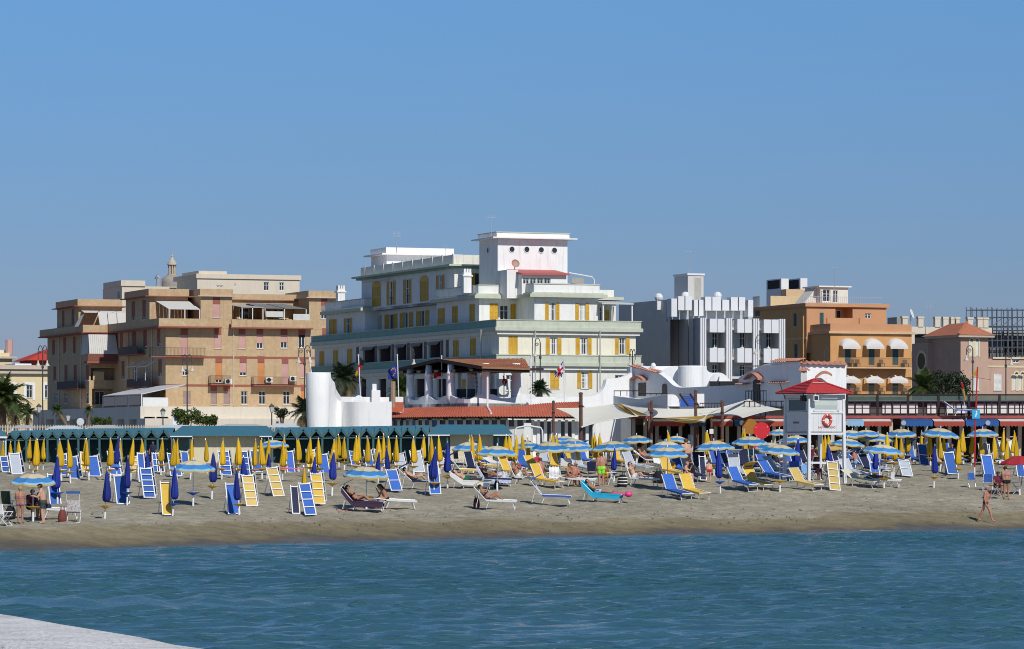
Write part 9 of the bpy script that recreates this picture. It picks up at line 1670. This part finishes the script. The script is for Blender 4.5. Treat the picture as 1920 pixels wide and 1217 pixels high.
# white canopies on the promenade just behind the cabins
for i, (x0, x1, yr, ye) in enumerate(((20, 60, 797.5, 803), (85, 150, 798, 804), (160, 225, 797, 803), (290, 365, 797, 803), (400, 500, 795, 801), (500, 560, 794, 801))):
 d = 240 + i; a, b = P(x0, ye, d), P(x1, ye, d); t = thing('promenade_canopy', '%s white and pale blue canopy from the left behind the cabins' % ORD[i], 'canopy', ((a.x + b.x) / 2, d, 3.0), 0, 'promenade canopies'); hw = (b.x - a.x) / 2; mb = MB(); z0, z1 = a.z - 3, Zp(yr, d + 1.2) - 3; mb.add([(-hw, 0, z0), (hw, 0, z0), (hw * .55, 1.3, z1), (-hw * .55, 1.3, z1), (hw, 2.6, z0), (-hw, 2.6, z0)], [(0, 1, 2, 3), (3, 2, 4, 5), (1, 4, 2), (5, 0, 3)]); mb.build('roof', mat('canopy_pale', (.55, .62, .64), .7) if i % 2 else mat('canopy_grey', (.45, .45, .43), .7), t)
 for x in (-hw + .1, hw - .1):
  for y in (.05, 2.5): mb = MB(); mb.box(x - .04, x + .04, y - .04, y + .04, 0, z0); mb.build('post', whp, t)
# ================================================================== PALMS AND BUSHES
leafm = mat('palm_leaf', (.055, .085, .02), .6, .35, 3, trans=.25); leafd = mat('palm_leaf_dark', (.04, .06, .025), .6, .3, 3, trans=.2); deadm = mat('palm_dead', (.24, .17, .08), .8, .2, 3); trunk = mat('palm_trunk', (.16, .11, .07), .9, .3, 5)
def frond_mesh(L, w, droop, n=15, name='frond', m=leafm):
 mb = MB(); pts = [];
 for k in range(n + 1): t_ = k / n; pts.append(Vector((L * t_ * (1 - .12 * t_), 0, L * (.55 * t_ - droop * t_ * t_))))
 mb.tube(pts, [.022 * L * (1 - .85 * k / n) * .6 for k in range(n + 1)], 4)
 rnd = random.Random(int(L * 100))
 for k in range(2, n + 1):
  p = pts[k]; d = (pts[k] - pts[k - 1]).normalized(); ln = w * math.sin(math.pi * min(.96, .18 + .8 * k / n)) * rnd.uniform(.8, 1.1)
  for s_ in (-1, 1):
   for h in (0, .5):
    pb = p - (pts[k] - pts[k - 1]) * h; tip = pb + Vector((d.x * ln * .55, s_ * ln * .78, d.z * ln * .5 - ln * .32 + rnd.uniform(-.1, .1) * ln)); mid = pb.lerp(tip, .5) + Vector((0, 0, ln * .10)); wv = d * .030 * L; mb.add([pb - wv * .5, pb + wv * .5, mid + wv * .5, tip, mid - wv * .5], [(0, 1, 2, 4), (4, 2, 3)])
 return mb.mesh(name, m)
def palm(label, px, yb, d, trunk_h, R_, n, lean=(0, 0), m=leafm, tr=.22, base=None, seed=1, dead=4):
 b = P(px, yb, d); b.z = base if base is not None else STZ; rnd = random.Random(seed); t = thing('palm_tree', label, 'palm tree', b); k_ = 9; pts = [Vector((lean[0] * (i / k_) ** 1.4, lean[1] * i / k_, trunk_h * i / k_)) for i in range(k_ + 1)]; mb = MB(); mb.tube(pts, [tr * (1.25 - .35 * i / k_ + .06 * (i % 2)) for i in range(k_ + 1)], 10); mb.build('trunk', trunk, t)
 fm = [frond_mesh(R_, R_ * .34, dr, m=m) for dr in (.35, .7, 1.05)]; fd = frond_mesh(R_ * .9, R_ * .25, 1.25, m=deadm); top = pts[-1]
 for i in range(n):
  f_ = i / n; o = link('frond', rnd.choice(fm[:2] if f_ < .5 else fm[1:]), t, top); o.rotation_euler = (rnd.uniform(-.25, .25), R(-62 + 75 * f_ + rnd.uniform(-10, 10)), i * 2.39996 + rnd.uniform(-.2, .2)); sc_ = rnd.uniform(.8, 1.1); o.scale = (sc_, sc_, sc_)
 for i in range(dead): o = link('dead_frond', fd, t, top - Vector((0, 0, .15))); o.rotation_euler = (0, R(rnd.uniform(25, 45)), i * 1.7 + rnd.random())
 return t
palm('large date palm cut by the left edge of the picture', 6, 800, 262, Zp(752, 262) - STZ, 2.3, 46, seed=2, dead=6); palm('second bushy palm right of the large one at left', 26, 800, 266, Zp(775, 266) - STZ, 1.5, 34, seed=3)
palm('small scruffy palm beside the blue panels at left', 52, 800, 268, Zp(778, 268) - STZ, 1.0, 24, m=leafd, seed=4, tr=.14); palm('leaning palm with bent trunk before the shaded podium', 133, 800, 266, Zp(771, 266) - STZ, .62, 26, lean=(-1.0, 0), seed=5, tr=.13, dead=2); palm('slim upright palm before the shaded podium', 166, 800, 266, Zp(770, 266) - STZ, .55, 24, seed=6, tr=.10, dead=2)
palm('tall dark palm behind the white round tower', 645, 800, 272, Zp(714, 272) - STZ, 1.9, 40, m=leafd, seed=7); palm('dry palm at the left foot of the white tower', 571, 800, 262, Zp(775, 262) - STZ, 1.5, 26, m=leafd, seed=8, dead=8); palm('green palm behind the pavilion\'s left columns', 752, 800, 268, Zp(735, 268) - STZ, 1.6, 34, seed=9)
palm('spiky fan palm right of the pavilion', 1012, 800, 266, Zp(733, 266) - STZ, 1.05, 44, m=leafd, seed=10, dead=3); palm('pale green palm before the pink villa wall', 1733, 800, 262, Zp(732, 262) - STZ, 1.75, 44, seed=11, dead=2); palm('small palm by the fence, left of the traffic mirror', 183, 800, 262, Zp(792, 262) - STZ, .5, 18, seed=12, tr=.1, dead=1)
def bush(label, px, yb, d, rx, rz, seed, m, n=1500, name='bush', lf=.09):
 b = P(px, yb, d); rnd = random.Random(seed); t = thing(name, label, 'bush', b); mb = MB(); cl = [(Vector((rnd.uniform(-.75, .75) * rx, rnd.uniform(-.5, .5) * rx * .7, rz * rnd.uniform(.25, .95))), rnd.uniform(.28, .48) * min(rx, rz * 1.2)) for _ in range(16)]
 for i in range(n):
  c, r = rnd.choice(cl); v = Vector((rnd.gauss(0, 1), rnd.gauss(0, 1), rnd.gauss(0, 1))).normalized() * r * rnd.uniform(.6, 1.0); p = c + v; a = Vector((rnd.gauss(0, 1), rnd.gauss(0, 1), rnd.gauss(0, 1))).normalized() * lf; bb = a.cross(v.normalized()); bb = bb.normalized() * lf * .6 if bb.length > 1e-3 else Vector((0, 0, lf)); mb.add([p - a, p + bb, p + a, p - bb], [(0, 1, 2, 3)])
 mb.build('foliage', m, t); mb = MB(); [mb.tube([(0, 0, -1.2), c * .55, c], [.06, .04, .015], 5) for c, r in cl[:7]]; mb.build('stem', trunk, t); return t
gl = mat('bush_leaf', (.060, .095, .012), .6, .35, 4, trans=.25); gl2 = mat('bush_leaf_dark', (.02, .035, .012), .6, .35, 4, trans=.2)
bush('rounded yellow green bush above the left cream cabin', 353, 797, 256, 1.15, .95, 1, gl); bush('lower right half of the yellow green bush pair', 388, 798, 257, .75, .65, 2, gl, 900); bush('dark green hedge before the pink villa wall', 1775, 742, 258, 1.7, 1.4, 3, gl2, 1800)
for i, px in enumerate((1768, 1783, 1800)): bush('%s dark shrub from the left beside the pink villa' % ORD[i], px, 735 + i * 3, 262, .8, 1.0, 20 + i, gl2, 700)
bush('dark creeper on the sunny wall left of the white tower', 530, 785, 300, .7, .9, 9, gl2, 500); bush('clump of plants in the shaded arcade at left', 190, 800, 268, .8, .6, 10, gl, 500)
bpy.data.scenes.remove(TMP)
